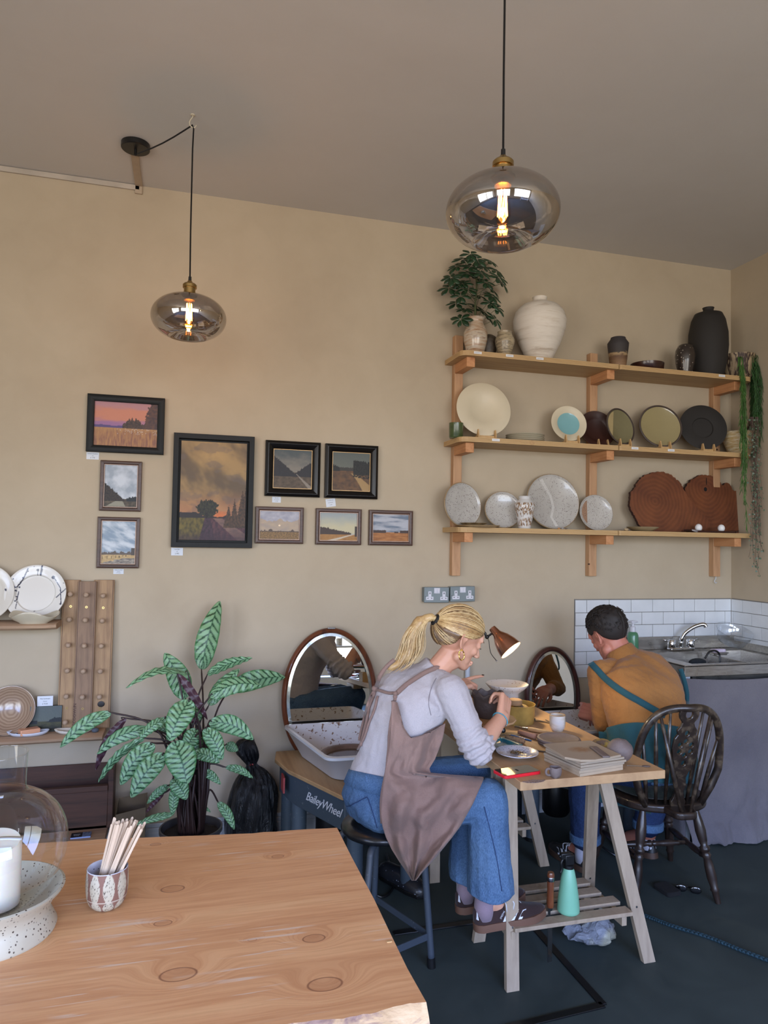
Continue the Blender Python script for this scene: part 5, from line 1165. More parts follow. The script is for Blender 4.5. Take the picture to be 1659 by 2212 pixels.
# ================================================================ PEOPLE
V = Vector
def skin(name, c, c2):
    m, n, b = _new(name); v = coords(n); n.links.new(ramp(n, tex(n, v, 9, 4), [(.3, C(*c2)), (.7, C(*c))]), b.inputs['Base Color'])
    b.inputs['Roughness'].default_value = .48; b.inputs['Subsurface Weight'].default_value = .12; b.inputs['Subsurface Radius'].default_value = (.01, .004, .002); b.inputs['Subsurface Scale'].default_value = .5
    bump(n, b, tex(n, v, 300, 2), .08, .001); return m
M_SKINF = skin('skin_fair', (216, 166, 138), (202, 146, 120)); M_SKINM = skin('skin_ruddy', (196, 132, 112), (178, 110, 94))
def ellrings(spec, S, F, up_tilt=None, n=32):
    """torso rings: (centre, half side, half depth[, squareness])"""
    out = []
    cs = [V(s[0]) for s in spec]
    for i, s in enumerate(spec):
        c = cs[i]; d = (cs[min(i+1, len(cs)-1)]-cs[max(i-1, 0)]).normalized(); s_ = (S-d*S.dot(d)).normalized(); f = d.cross(s_).normalized()
        if f.dot(F) < 0: f = -f
        out.append([c+s_*(s[1]*math.copysign(abs(math.cos(t))**.85, math.cos(t)))+f*(s[2]*math.copysign(abs(math.sin(t))**.9, math.sin(t))) for t in [2*PI*k/n for k in range(n)]])
    return out
def interp_rings(spec, k=3):
    P = [(V(s[0]), s[1], s[2]) for s in spec]; cp = crv([p[0] for p in P], k); out = []
    for i, c in enumerate(cp):
        t = i/k; j = min(int(t), len(P)-2); f = t-j; f = f*f*(3-2*f) if False else f
        out.append((c, lerp(P[j][1], P[j+1][1], f), lerp(P[j][2], P[j+1][2], f)))
    return out
def infl(spec, d): return [(s[0], s[1]+d, s[2]+d) for s in spec]
def hand(mb, wrist, d, n, side, curls, thumb, sc_=1.0, spread=.06, lens=None):
    """d towards the fingers, n out of the back of the hand, side = thumb side sign; curls: 4 x (mcp,pip,dip) degrees"""
    d = V(d).normalized(); n = V(n); n = (n-d*n.dot(d)).normalized(); s = d.cross(n).normalized()*side; k = sc_; w = V(wrist)
    tips = []
    # palm
    for off in (-.026, -.009, .009, .026): mb.cap(w+s*off*k*.75, w+d*.078*k+s*off*k*1.05, .0165*k, .0115*k, 12)
    mb.cap(w+s*.018*k, w+d*.05*k+s*.030*k-n*.004*k, .015*k, .012*k)
    L = lens or [(.043, .026, .021), (.047, .029, .022), (.044, .027, .021), (.034, .020, .018)]
    for i in range(4):
        base = w+d*(.083-.004*abs(i-1))*k+s*(.030-.020*i)*k; dd = (d+s*spread*(1.5-i)).normalized(); a = 0; p = base; r0 = (.0092, .0095, .009, .0080)[i]*k
        for j in range(3):
            a += math.radians(curls[i][j]); q = p+(dd*math.cos(a)-n*math.sin(a))*L[i][j]*k
            mb.cap(p, q, r0*(1-.11*j), r0*(.90-.11*j), 12); p = q
        tips.append((p, dd*math.cos(a)-n*math.sin(a), dd*math.sin(a)+n*math.cos(a)))
    # thumb
    b = w+d*.022*k+s*.026*k-n*.004*k; t1, t2, t3 = [V(t[0]*d+t[1]*s+t[2]*-n).normalized() for t in thumb]
    q = b+t1*.040*k; mb.cap(b, q, .0145*k, .0115*k, 12); q2 = q+t2*.030*k; mb.cap(q, q2, .0112*k, .0098*k, 12); q3 = q2+t3*.022*k; mb.cap(q2, q3, .0098*k, .0078*k, 12)
    tips.append((q3, t3, n)); return tips
def head(mb, M_, male=False):
    """skull, jaw, nose, lips, ears in local axes x forward, y left, z up"""
    def B(c, r, Rm=None): 
        q = MB().ball(c, r, Rm, 24, 16); mb.add([M_ @ p for p in q.v], q.f)
    def K(a, b, ra, rb): q = MB().cap(a, b, ra, rb, 14); mb.add([M_ @ p for p in q.v], q.f)
    j = .006 if male else 0
    B((-.006, 0, .012), (.093, .074, .084)); B((-.012, 0, .0), (.088, .073, .078)); B((.030, 0, -.035), (.060, .059, .070)); B((.040, 0, -.078), (.044+j, .044+j, .042))
    B((.066, 0, -.105), (.024+j, .024+j, .021)); K((.010, .045, -.085), (.064, .014, -.110), .019+j, .015+j); K((.010, -.045, -.085), (.064, -.014, -.110), .019+j, .015+j)
    B((.078, 0, .012), (.016, .050, .030)); B((.062, .036, -.042), (.022, .020, .020)); B((.062, -.036, -.042), (.022, .020, .020))
    K((.088, 0, -.012), (.108, 0, -.050), .007, .0095); B((.100, .010, -.056), (.010, .008, .007)); B((.100, -.010, -.056), (.010, .008, .007)); B((.110, 0, -.053), (.009, .009, .008))
    K((.090, -.016, -.083), (.095, 0, -.0815), .005, .0062); K((.090, .016, -.083), (.095, 0, -.0815), .005, .0062); K((.089, -.014, -.0915), (.094, 0, -.092), .0055, .007); K((.089, .014, -.0915), (.094, 0, -.092), .0055, .007)
    K((.086, .012, .004), (.082, .045, .004), .007, .006); K((.086, -.012, .004), (.082, -.045, .004), .007, .006)
    B((.080, .031, -.018), (.012, .013, .011)); B((.080, -.031, -.018), (.012, .013, .011))
    for s_ in (-1, 1):
        y = s_*.073; Rm = Matrix.Rotation(s_*-.35, 3, 'Z')
        B((-.008, y+s_*.002, -.030), (.014, .006, .026), Rm)
        pts = [V((.006, y, -.050)), V((-.004, y+s_*.010, -.058)), V((-.018, y+s_*.014, -.036)), V((-.022, y+s_*.016, -.014)), V((-.012, y+s_*.012, .001)), V((.004, y+s_*.006, -.006)), V((.004, y+s_*.004, -.022))]
        q = MB().tube(crv(pts, 4), .0042, 8); mb.add([M_ @ p for p in q.v], q.f)
def denim_mat(name, c1, c2):
    m, n, b = _new(name); v = coords(n); big = tex(n, v, 7, 4, .6); fine = tex(n, coords(n, (1, 1, .3)), 420, 2)
    c = ramp(n, big, [(.3, C(*c2)), (.7, C(*c1))]); c = mixc(n, .45, c, ramp(n, fine, [(.35, C(*c2)), (.65, tuple(min(1, x*1.35) for x in C(*c1)))]))
    n.links.new(c, b.inputs['Base Color']); b.inputs['Roughness'].default_value = .85; b.inputs['Specular IOR Level'].default_value = .2; bump(n, b, tex(n, v, 18, 4, .6, 1), .55, .014); return m
M_DENIM = denim_mat('blue_denim', (92, 120, 150), (58, 84, 118)); M_DENIMD = denim_mat('dark_denim', (44, 62, 98), (28, 40, 68))
M_KNIT = fabric('pale_grey_jersey', (196, 188, 188), (184, 176, 178), 500, .9, 5, .25); M_LINEN = fabric('dusty_pink_linen', (152, 124, 112), (134, 108, 98), 700, .92, 6, .35)
M_MUST = fabric('mustard_cotton', (168, 116, 64), (148, 100, 54), 600, .88, 5, .55); M_TEAL = fabric('teal_canvas', (44, 88, 98), (34, 72, 82), 700, .9, 5, .35)
M_STITCH = flat('seam_thread', (40, 62, 100), .8)

# ---------------------------------------------------------------- the woman
ang = math.radians(28); F = V((math.cos(ang), math.sin(ang), 0)); S = V((math.sin(ang), -math.cos(ang), 0))
T = [((.738, -1.135, .505), .142, .112), ((.746, -1.135, .56), .168, .130), ((.752, -1.135, .63), .152, .116), ((.766, -1.13, .71), .116, .096), ((.788, -1.13, .80), .122, .100),
     ((.822, -1.125, .885), .142, .108), ((.868, -1.12, .945), .152, .100), ((.905, -1.12, .985), .118, .080), ((.930, -1.12, 1.012), .070, .060)]
NB = V((.925, -1.12, 1.0)); HC = V((1.030, -1.15, 1.183)); tilt = math.radians(24); yaw = math.radians(2)
HM = Matrix.Translation(HC) @ Matrix.Rotation(yaw, 4, 'Z') @ Matrix.Rotation(tilt, 4, 'Y') @ Matrix.Scale(1.0, 4)
SR = V((.960, -1.255, .985)); ER = V((1.035, -1.325, .785)); WR = V((1.190, -1.205, .870)); SL = V((.855, -.99, .985)); EL = V((1.00, -.86, .80)); WL = V((1.085, -.935, .925))
HipR, HipL = V((.785, -1.225, .575)), V((.760, -1.04, .575)); KR, KL = V((1.075, -1.335, .615)), V((1.12, -1.09, .625)); AR, AL = V((1.075, -1.365, .270)), V((1.045, -1.250, .270))
body = MB(); body.loft(ellrings(interp_rings(T), S, F))
body.chain([NB, V((.965, -1.135, 1.06)), V((1.008, -1.145, 1.115))], [.052, .046, .045]); body.ball(V((1.0, -1.145, 1.09)), (.044, .044, .05))
head(body, HM)
body.chain([SR, ER], [.050, .038]); body.chain([ER, ER.lerp(WR, .35), WR], [.038, .037, .0255])
body.chain([SL, EL], [.050, .038]); body.chain([EL, EL.lerp(WL, .35), WL], [.038, .036, .0255])
for H_, K_, A_ in ((HipR, KR, AR), (HipL, KL, AL)): body.chain([H_, K_], [.080, .056]); body.chain([K_, K_.lerp(A_, .3), A_], [.052, .054, .036]); body.cap(A_, A_+V((.10, 0, -.05)), .034, .028)
tR = hand(body, WR, V((.40, .52, .76)), V((.55, -.62, .25)), 1, [(50, 62, 34), (58, 66, 36), (66, 68, 40), (74, 66, 40)], [(.75, .45, .5), (.85, -.05, .55), (.8, -.3, .55)])
tL = hand(body, WL, V((.93, .05, .22)), V((-.15, -.25, .95)), -1, [(4, 6, 4), (40, 62, 40), (55, 66, 42), (60, 66, 42)], [(.7, .7, .5), (.95, .2, .3), (.95, .1, .3)])
wo = remesh(body, .0042, 5, .45)
woman = wo.build('person', M_SKINF, None, smooth=180)
tag(woman, 'woman with blonde ponytail, grey top and pinkish brown apron, shaping a dark pot', 'person')
def wpart(mb, name, mat, **k): return mb.build(name, mat, woman, world=False, **{'smooth': 180, **k})
# top with pushed up sleeves
def ruck(p):
    for S_, E_ in ((SR, ER), (SL, EL)):
        d = E_-S_; t = (p-S_).dot(d)/d.length_squared; r_ = (p-S_-d*t).length
        if .5 < t < 1.35 and r_ < .085: return .0045*math.sin(t*52+5*fbm(p.x*9, p.y*9, p.z*6))*smooth01(.5, .75, t)*smooth01(1.35, 1.15, t)+.002*fbm(p.x*30, p.y*30, p.z*20)
    return .0035*fbm(p.x*9, p.y*9, p.z*16)+.002*fbm(p.x*26, p.y*26, p.z*20)
top = MB(); TT = [((.750, -1.135, .635), .158, .124), ((.756, -1.13, .665), .144, .116), ((.768, -1.13, .71), .128, .110), ((.788, -1.13, .80), .134, .112), ((.822, -1.125, .885), .154, .118), ((.868, -1.12, .945), .162, .108), ((.905, -1.12, .985), .126, .086), ((.935, -1.12, 1.02), .068, .066), ((.956, -1.125, 1.048), .060, .058)]
top.loft(ellrings(interp_rings(TT), S, F)); 
for S_, E_, W_ in ((SR, ER, WR), (SL, EL, WL)):
    top.chain([S_, S_.lerp(E_, .5), E_], [.062, .056, .052]); fo = E_.lerp(W_, .20)
    top.cap(E_, fo, .051, .046); top.cap(NB.lerp(S_, .35)+V((0, 0, .005)), S_, .055, .058)
    dn = (E_-S_).normalized(); dw = (W_-E_).normalized()
    for t, rr, w_ in ((.62, .050, .010), (.72, .0505, .010), (.81, .051, .011), (.90, .051, .011)):
        c = S_.lerp(E_, t); x, y, z = frame((dn+V((.12*math.sin(t*40), .1, 0))).normalized()); top.tube([c+(x*math.cos(a)+y*math.sin(a))*rr for a in [2*PI*k/20 for k in range(21)]], w_*.75, 8, cap=False)
    for t, rr in ((.06, .047), (.17, .044)):
        c = E_.lerp(W_, t); x, y, z = frame(dw); top.tube([c+(x*math.cos(a)+y*math.sin(a))*rr for a in [2*PI*k/20 for k in range(21)]], .0085, 8, cap=False)
tm = remesh(top, .0045, 3, .4, ruck); wpart(tm, 'grey_top', M_KNIT)
# armhole seam on the right shoulder
dn = (ER-SR).normalized(); x, y, z = frame((dn+V((.75, .25, .35))).normalized())
# jeans
def dn_(p): return .004*fbm(p.x*8, p.y*8, p.z*8)+.0025*fbm(p.x*22, p.y*22, p.z*12)
jn = MB(); JT = [((.738, -1.135, .500), .148, .116), ((.746, -1.135, .56), .176, .139), ((.751, -1.135, .62), .162, .127), ((.756, -1.13, .662), .145, .117)]
jn.loft(ellrings(interp_rings(JT), S, F)); jn.ball(V((.705, -1.165, .565)), (.085, .11, .085)); jn.ball(V((.722, -1.215, .56)), (.08, .075, .08))
for H_, K_, A_, sg in ((HipR, KR, AR, 1), (HipL, KL, AL, -1)):
    jn.chain([H_, H_.lerp(K_, .5), K_], [.100, .086, .070]); An = A_+V((.0, 0, .0))
    jn.chain([K_, K_.lerp(An, .25), K_.lerp(An, .6), An+V((.002, 0, .028))], [.072, .072, .078, .082])
jm = remesh(jn, .005, 3, .4, dn_)
# cut the hems level above the ankles
hem = .302
jv = jm.v; jm.v = [V((p.x, p.y, max(p.z, hem+.006*math.sin(p.x*40)))) if p.x > .95 and p.z < .35 else p for p in jv]
wpart(jm, 'blue_jeans', M_DENIM)
def seam(pts, name='seam', m=M_STITCH, r=.0016, par=woman): return MB().tube(crv(pts, 5), r, 6).build(name, m, par, smooth=180)
# belt, belt loop, back pocket on the visible hip
bx = MB(); ring = ellrings([((.716, -1.13, .655), .1555, .1275), ((.7155, -1.13, .640), .1605, .1315)], S, F, n=64); 
bx.loft(ellrings([((.751, -1.135, .615), .169, .134), ((.754, -1.132, .646), .157, .126), ((.755, -1.131, .650), .153, .122)], S, F, n=64), cap=False); wpart(bx, 'waistband', M_DENIM, solid=.004)
def surf_pt(px, py, guess_y):  return onY(px, py, guess_y)
from mathutils.bvhtree import BVHTree
def bvh(*mbs):
    vs = []; fs = []
    for m_ in mbs: o = len(vs); vs += m_.v; fs += [[i+o for i in f] for f in m_.f]
    return BVHTree.FromPolygons(vs, fs)
BW = bvh(jm, tm, wo)
def hit(px, py, off=.003, tree=BW, default=-1.25):
    d = _ray(px, py).normalized(); h = tree.ray_cast(CAM, d)
    return (h[0]+h[1]*off) if h[0] else onY(px, py, default)
MB().tube([hit(750+k*5.5, 1741+[0, 0, -3, -6, -8, -11, -14, -17, -19][k], .002) for k in range(9)], .0018, 6).build('pocket_edge', M_STITCH, woman)
MB().tube([hit(794+k*2.6, 1722+k*6.2+(k*k)*.25, .002) for k in range(9)], .0018, 6).build('pocket_edge', M_STITCH, woman)
q = MB().beam(hit(793, 1677, .003), hit(796, 1692, .004), .010, .004, up=(0, -1, 0)); wpart(q, 'belt_loop', M_DENIM, smooth=30)
seam([hit(1046, 1742, .001), hit(1058, 1790, .001), hit(1072, 1850, .001), hit(1084, 1925, .001)], 'side_seam')
# sneakers and socks
M_SUEDE = fabric('brown_suede', (62, 46, 44), (48, 36, 36), 900, .95, 8, .1); M_GUM = flat('gum_rubber', (104, 74, 58), .55); M_LEAT = flat('white_leather', (200, 202, 206), .4); M_SOCKP = fabric('mauve_sock', (158, 136, 148), None, 600, .95, 6, .1)
def shoe(parent, heel, toe, up=V((0, 0, 1)), side=1, suede=None, sole=None, stripe=None, sock=None, ankle=None, s=1.0, lettering=True, socktop=.085):
    """trainer: x axis heel to toe"""
    suede = suede or M_SUEDE; sole = sole or M_GUM; stripe = stripe or M_LEAT
    heel, toe = V(heel), V(toe); x = (toe-heel).normalized(); z = (up-x*up.dot(x)).normalized(); y = z.cross(x); L = (toe-heel).length
    T_ = Matrix(((x.x, y.x, z.x, heel.x), (x.y, y.y, z.y, heel.y), (x.z, y.z, z.z, heel.z), (0, 0, 0, 1)))
    def outl(t): # half width along the sole
        return L*(.118+.045*math.sin(PI*min(1, t*1.05+.02))**1.0*smooth01(.2, .8, t)+.0*t)*min(1, (max(0, t+.001)*14)**.5)*min(1, ((1.001-t)*7)**.5)
    ts = [0, .01, .04, .1, .2, .35, .5, .65, .78, .88, .94, .98, 1.0]
    root = MB(); n = len(ts)
    def prism_out(z0, z1, k, toe_up=0):
        w = MB(); lo = []; up_ = []
        P = [(t*L, outl(t)*k) for t in ts]+[(t*L, -outl(t)*k) for t in ts[::-1]][1:-1]
        for (a, b) in P: tt = a/L; lo.append(V((a, b, z0+toe_up*smooth01(.75, 1, tt)))); up_.append(V((a, b, z1+toe_up*smooth01(.75, 1, tt))))
        return w.loft([[p for p in lo], [V((p.x, p.y*1.02, (lo[i].z+p.z)/2)) for i, p in enumerate(up_)], up_])
    so = prism_out(0, .026, 1.0, .006); so.v = [T_ @ p for p in so.v]; 
    sh_ = so.build('shoe_sole', sole, parent, smooth=30)
    # upper: lofted sections
    rings = []
    for t, h, wk in ((.015, .070, .75), (.06, .078, .86), (.14, .070, .92), (.25, .066, .95), (.36, .080, .95), (.46, .086, .93), (.56, .078, .94), (.66, .066, .96), (.76, .056, .96), (.86, .048, .92), (.94, .040, .85), (.985, .030, .6)):
        hw = outl(t)*wk*.97; r_ = []
        for k in range(20):
            a = PI*k/19; cy = math.cos(a); cz = math.sin(a); r_.append(V((t*L, hw*math.copysign(abs(cy)**.7, cy)*(1-.42*cz*(1 if t < .6 else .6)), .022+(h-.022)*cz**.8+.006*smooth01(.75, 1, t))))
        rings.append(r_+[V((t*L, 0, .02))])
    upm = MB().loft(rings); upm.v = [T_ @ p for p in upm.v]; upm.build('shoe_upper', suede, parent, smooth=60)
    tree = bvh(upm)
    def P(a, h, sd, off=.0012): # point on the outside of the upper
        o = T_ @ V((a*L, sd*.2, h)); d = (T_.to_3x3() @ V((0, -sd, 0))).normalized(); g = tree.ray_cast(o, d)
        if not g[0] or (g[0]-(T_ @ V((a*L, 0, h)))).dot(d) > 0: g = tree.find_nearest(T_ @ V((a*L, sd*.02, h)))
        return g[0]-d*off
    for sd in (side, -side):
        for k in range(3):
            a0 = .36+.10*k; w = MB(); w.add([P(a0, .027, sd), P(a0+.05, .027, sd), P(a0+.135, .060-.004*k, sd), P(a0+.085, .060-.004*k, sd)], [(0, 1, 2, 3)]); w.build('stripe', stripe, parent, smooth=0, solid=.0014)
        w = MB(); w.add([P(.005, .046, sd), P(.05, .042, sd), P(.20, .040, sd), P(.24, .055, sd), P(.12, .056, sd), P(.02, .074, sd)], [(0, 1, 2, 3, 4, 5)]); w.build('heel_tab', stripe, parent, smooth=0, solid=.0014)
    for k in range(4):
        t = .42+.07*k; w = MB(); a = T_ @ V((t*L, .018, .082-.008*k)); b = T_ @ V(((t+.03)*L, -.018, .082-.008*k)); m_ = T_ @ V(((t+.015)*L, 0, .094-.009*k)); w.tube(crv([a, m_, b], 5), .0024, 6); w.build('lace', stripe, parent, smooth=180)
    for dx, dy in ((.03, .024), (.0, .030)): 
        w = MB().tube(crv([T_ @ V((.42*L, .004, .093)), T_ @ V((.42*L+dx, side*dy, .085)), T_ @ V((.42*L+dx*.9, side*(dy+.004), .060))], 4), .0020, 6); w.build('lace', stripe, parent, smooth=180)
    if lettering:
        p0, p1 = P(.335, .030, side, .002), P(.43, .060, side, .002); dx = (p1-p0).normalized(); nn = (T_.to_3x3() @ V((0, side, 0))).normalized(); nn = (nn-dx*nn.dot(dx)).normalized(); u_ = nn.cross(dx); mid = (p0+p1)/2-u_*-.006
        text('shoe_lettering', 'SPEZIAL', .0085, Matrix(((dx.x, u_.x, nn.x, mid.x), (dx.y, u_.y, nn.y, mid.y), (dx.z, u_.z, nn.z, mid.z), (0, 0, 0, 1))), stripe, parent, ext=.0004, shear=.2)
    if sock:
        w = MB().tube([T_ @ V((.16*L, 0, .035)), T_ @ V((.16*L, 0, .075)), V(ankle).lerp(T_ @ V((.18*L, 0, .10)), .6), V(ankle)], [.030, .034, .035, .036], 24); w.build('sock', sock, parent, smooth=180)
shoe(woman, (1.010, -1.372, .180), (1.282, -1.390, .207), side=-1, sock=M_SOCKP, ankle=AR+V((-.025, -.01, .03)))
shoe(woman, (.990, -1.250, .184), (1.262, -1.272, .207), side=-1, sock=M_SOCKP, ankle=AL+V((-.02, 0, .03)), lettering=False)
# face details
M_EYE = flat('eye_white', (220, 216, 210), .2, coat=.5); M_BROW = flat('brow_hair', (112, 84, 62), .8); M_LIP = flat('lip', (170, 96, 90), .4, coat=.2); M_LASH = flat('lashes', (40, 28, 24), .6)
for s_ in (-1, 1):
    wpart(MB().ball(HM @ V((.0805, s_*.031, -.019)), .0098, n=14, m=10), 'eye', M_EYE)
    MB().tube([HM @ V((.094-.006*abs(t-.4), s_*(.016+.030*t), .001+.006*math.sin(PI*t))) for t in (0, .25, .5, .75, 1)], [.0015, .0025, .0024, .002, .0008], 6).build('eyebrow', M_BROW, woman, smooth=180)
    MB().tube([HM @ V((.0945-.010*abs(t-.45), s_*(.020+.024*t), -.0215-.002*math.sin(PI*t))) for t in (0, .25, .5, .75, 1)], .0011, 6).build('eyelashes', M_LASH, woman, smooth=180)
MB().tube([HM @ V((.0945-.006*abs(t)**1.5*2, t*.021, -.0875)) for t in (-1, -.5, 0, .5, 1)], [.001, .003, .0036, .003, .001], 8).build('lips', M_LIP, woman, smooth=180)
# nails
M_NAILD = flat('dark_nail_polish', (34, 14, 20), .15, coat=.8)
for (p, d, n_) in tL:
    x, y, z = frame(d, n_); wpart(MB().ball(p+n_*.0052, (.0052, .0075, .002), Matrix((x, z, y)).transposed(), 10, 6), 'fingernail', M_NAILD)
# hoop earring and hair tie
M_GOLDM = flat('gold', (226, 184, 96), .18, metal=1, var=.05)
ec = HM @ V((-.004, -.088, -.060)); er = thing('earring', 'gold twisted oval hoop earring in the woman\'s right ear', 'earring', ec)
pts = [V((.0105*math.sin(t), -.002*math.cos(t*3), -.017+.018*math.cos(t))) for t in [2*PI*k/24 for k in range(25)]]
MB().tube(pts, [.0022+.0005*math.sin(k*2.2) for k in range(25)], 8).build('hoop', M_GOLDM, er, smooth=180); MB().ball((0, 0, .004), .003, n=10, m=6).build('stud', M_GOLDM, er, smooth=180)
# hair: cap plus combed strands gathered at the tie
def hairmat(name, stops):
    m, n, b = _new(name); v = coords(n); t = tex(n, v, 90, 3, .7); t2 = tex(n, v, 14, 3)
    c = ramp(n, t, stops); c = mixc(n, .4, c, ramp(n, t2, [(.35, stops[0][1]), (.65, stops[-1][1])])); n.links.new(c, b.inputs['Base Color']); b.inputs['Roughness'].default_value = .38; b.inputs['Specular IOR Level'].default_value = .6; return m
M_BLOND = hairmat('blonde_hair', [(.3, C(150, 112, 68)), (.5, C(186, 150, 98)), (.7, C(214, 184, 132))]); M_BLONDL = hairmat('pale_blonde_hair', [(.3, C(188, 156, 104)), (.7, C(232, 206, 156))]); M_BLONDD = hairmat('dark_blonde_roots', [(.3, C(84, 64, 46)), (.7, C(134, 102, 68))])
cap_ = MB()
EX = (.101, .083, .092); ctr = V((-.008, 0, .012)); TIE = V((-.102, 0, .006))
def hairline(a):
    """hair edge as seen round the head, a=0 forehead centre -> pi nape (per side); returns direction on the skull"""
    P = [(.97, 0, .30), (.90, .40, .22), (.62, .80, -.02), (.38, .94, -.16), (.18, .95, -.10), (.02, .96, -.02), (-.16, .95, -.26), (-.24, .90, -.62), (-.40, .78, -.86), (-.56, .45, -1.0), (-.60, 0, -1.04)]
    t = a/PI*(len(P)-1); i = min(int(t), len(P)-2); f = t-i; return V(P[i]).lerp(V(P[i+1]), f)
def onskull(d, k=1.0): d = V(d).normalized(); return ctr+V((d.x*EX[0]*k, d.y*EX[1]*k, d.z*EX[2]*k))
tied = V(((TIE.x-ctr.x)/EX[0], TIE.y/EX[1], (TIE.z-ctr.z)/EX[2])).normalized()
nA, nT = 44, 14
for sg in (-1, 1):
    o = len(cap_.v)
    for i in range(nA+1):
        h0 = hairline(PI*i/nA).normalized(); h0 = V((h0.x, h0.y*sg, h0.z))
        for j in range(nT+1):
            t = j/nT; d = h0.slerp(tied, t*.98) if h0.angle(tied) < 3.0 else h0.lerp(tied, t).normalized()
            cap_.v.append(HM @ onskull(d, (.985 if j == 0 else 1.0+.035*math.sin(PI*min(1, t*1.1)))+(.05 if d.z < -.2 and d.x < 0 else 0)))
    for i in range(nA):
        for j in range(nT): a = o+i*(nT+1)+j; q = [a, a+1, a+nT+2, a+nT+1]; cap_.f.append(q if sg > 0 else q[::-1])
wpart(cap_, 'hair_cap', M_BLONDD, solid=.004)
random.seed(5); s1, s2, s3 = MB(), MB(), MB()
for sg in (-1, 1):
    for i in range(260):
        a = PI*(i+random.random())/260; h0 = hairline(a).normalized(); h0 = V((h0.x, h0.y*sg, h0.z)); ln0 = random.uniform(0, .12); k0 = random.uniform(1.0, 1.03)+(.05 if a > 2.0 else 0)
        pts = []; ph = random.uniform(-.03, .03)
        for j in range(10):
            t = ln0+(1-ln0)*j/9; d = h0.slerp(tied, t*.985); d = (d+V((0, ph*sg, ph))*math.sin(PI*t)).normalized(); pts.append(HM @ onskull(d, k0+.045*math.sin(PI*min(1, t*1.1))))
        tgt = s3 if (a > 1.9 and random.random() < .6) else (s2 if random.random() < .45 else s1)
        tgt.tube(pts, [.0008]+[.0019]*8+[.0012], 4, cap=False)
wpart(s1, 'hair_strands', M_BLOND)['kind'] = 'stuff'; wpart(s2, 'hair_strands', M_BLONDL)['kind'] = 'stuff'; wpart(s3, 'hair_strands', M_BLONDD)['kind'] = 'stuff'
tie = HM @ TIE; bk = (HM.to_3x3() @ V((-1, 0, .15))).normalized(); x, y, z = frame(bk)
tp = tie+bk*.010
MB().tube([tp+(x*math.cos(a)+y*math.sin(a))*.0165 for a in [2*PI*k/20 for k in range(21)]], .0075, 8, cap=False).build('hair_tie', flat('black_elastic', (16, 15, 17), .7), woman, smooth=180)
pb_, pl_ = MB(), MB(); Yp = tie.y
keys = [tie, tp+bk*.018, onY(909, 1342, Yp), onY(894, 1368, Yp+.0), onY(886, 1400, Yp), onY(868, 1428, Yp-.005), onY(838, 1446, Yp-.015)]
pb_.tube(crv(keys, 4), [.011]*4+[.016]*4+[.024]*4+[.027]*4+[.024]*4+[.015]*4+[.002], 10)
for i in range(300):
    a = random.uniform(0, 2*PI); rr = math.sqrt(random.random()); pts = []
    spread_ = [.009, .014, .028, .037, .042, .038, .024]; endm = random.uniform(.55, 1.0); fan = random.uniform(-.5, 1.2)
    for k, p in enumerate(keys):
        w_ = spread_[k]*rr*1.15; off = V((math.cos(a)*w_, math.sin(a)*w_*.8, math.sin(a+1)*w_*.4))
        if k >= 4: off += V((.030*fan*(k-3)/3, 0, -.004*(k-3)))
        pts.append(p+off+V((random.gauss(0, .0012), random.gauss(0, .0012), 0)))
    c = crv(pts, 3); c = c[:max(6, int(len(c)*endm))]; (pl_ if i % 3 else pb_).tube(c, [.0014]*(len(c)-3)+[.001, .0007, .0003], 4, cap=False)
wpart(pl_, 'ponytail_strands', M_BLONDL)['kind'] = 'stuff'; wpart(pb_, 'ponytail', M_BLOND)
# bracelet
bw = ER.lerp(WR, .90); x, y, z = frame((WR-ER)); br = thing('bracelet', 'turquoise and silver beaded bracelet on the woman\'s right wrist', 'bracelet', bw)
q = MB(); q2 = MB()
for k in range(34):
    a = 2*PI*k/34; p = (x*math.cos(a)+y*math.sin(a))*.0300; (q if k % 34 < 20 else q2).ball(p, .0026, n=8, m=6)
q.build('turquoise_beads', flat('turquoise', (74, 160, 180), .25), br, smooth=180); q2.build('silver_beads', M_STEEL, br, smooth=180)

# apron: bib wrapped round the side, skirt draped over the right thigh
BW2 = bvh(jm, tm)
rows = [ # y, x left, x right, depth offset left / right in metres out of the body surface
 (1515, 846, 961), (1562, 845, 962), (1594, 843, 957), (1640, 837, 940), (1660, 833, 927), (1672, 831, 932), (1677, 830, 1046), (1690, 828, 1042), (1710, 826, 1033), (1735, 824, 1022), (1760, 823, 1008), (1785, 826, 994), (1810, 834, 975), (1835, 846, 955), (1860, 862, 934), (1880, 876, 915), (1902, 890, 898)]
def depth_at(px, py):
    h = BW2.ray_cast(CAM, _ray(px, py).normalized()); return h[0].y if h[0] else None
NX = 46; grid_ = []
for ri, (yy, xl, xr) in enumerate(rows):
    row = []
    for k in range(NX+1):
        t = k/NX; px = lerp(xl, xr, t); h = BW2.ray_cast(CAM, _ray(px, yy).normalized()); row.append([px, yy, h[0].y if h[0] else None])
    grid_.append(row)
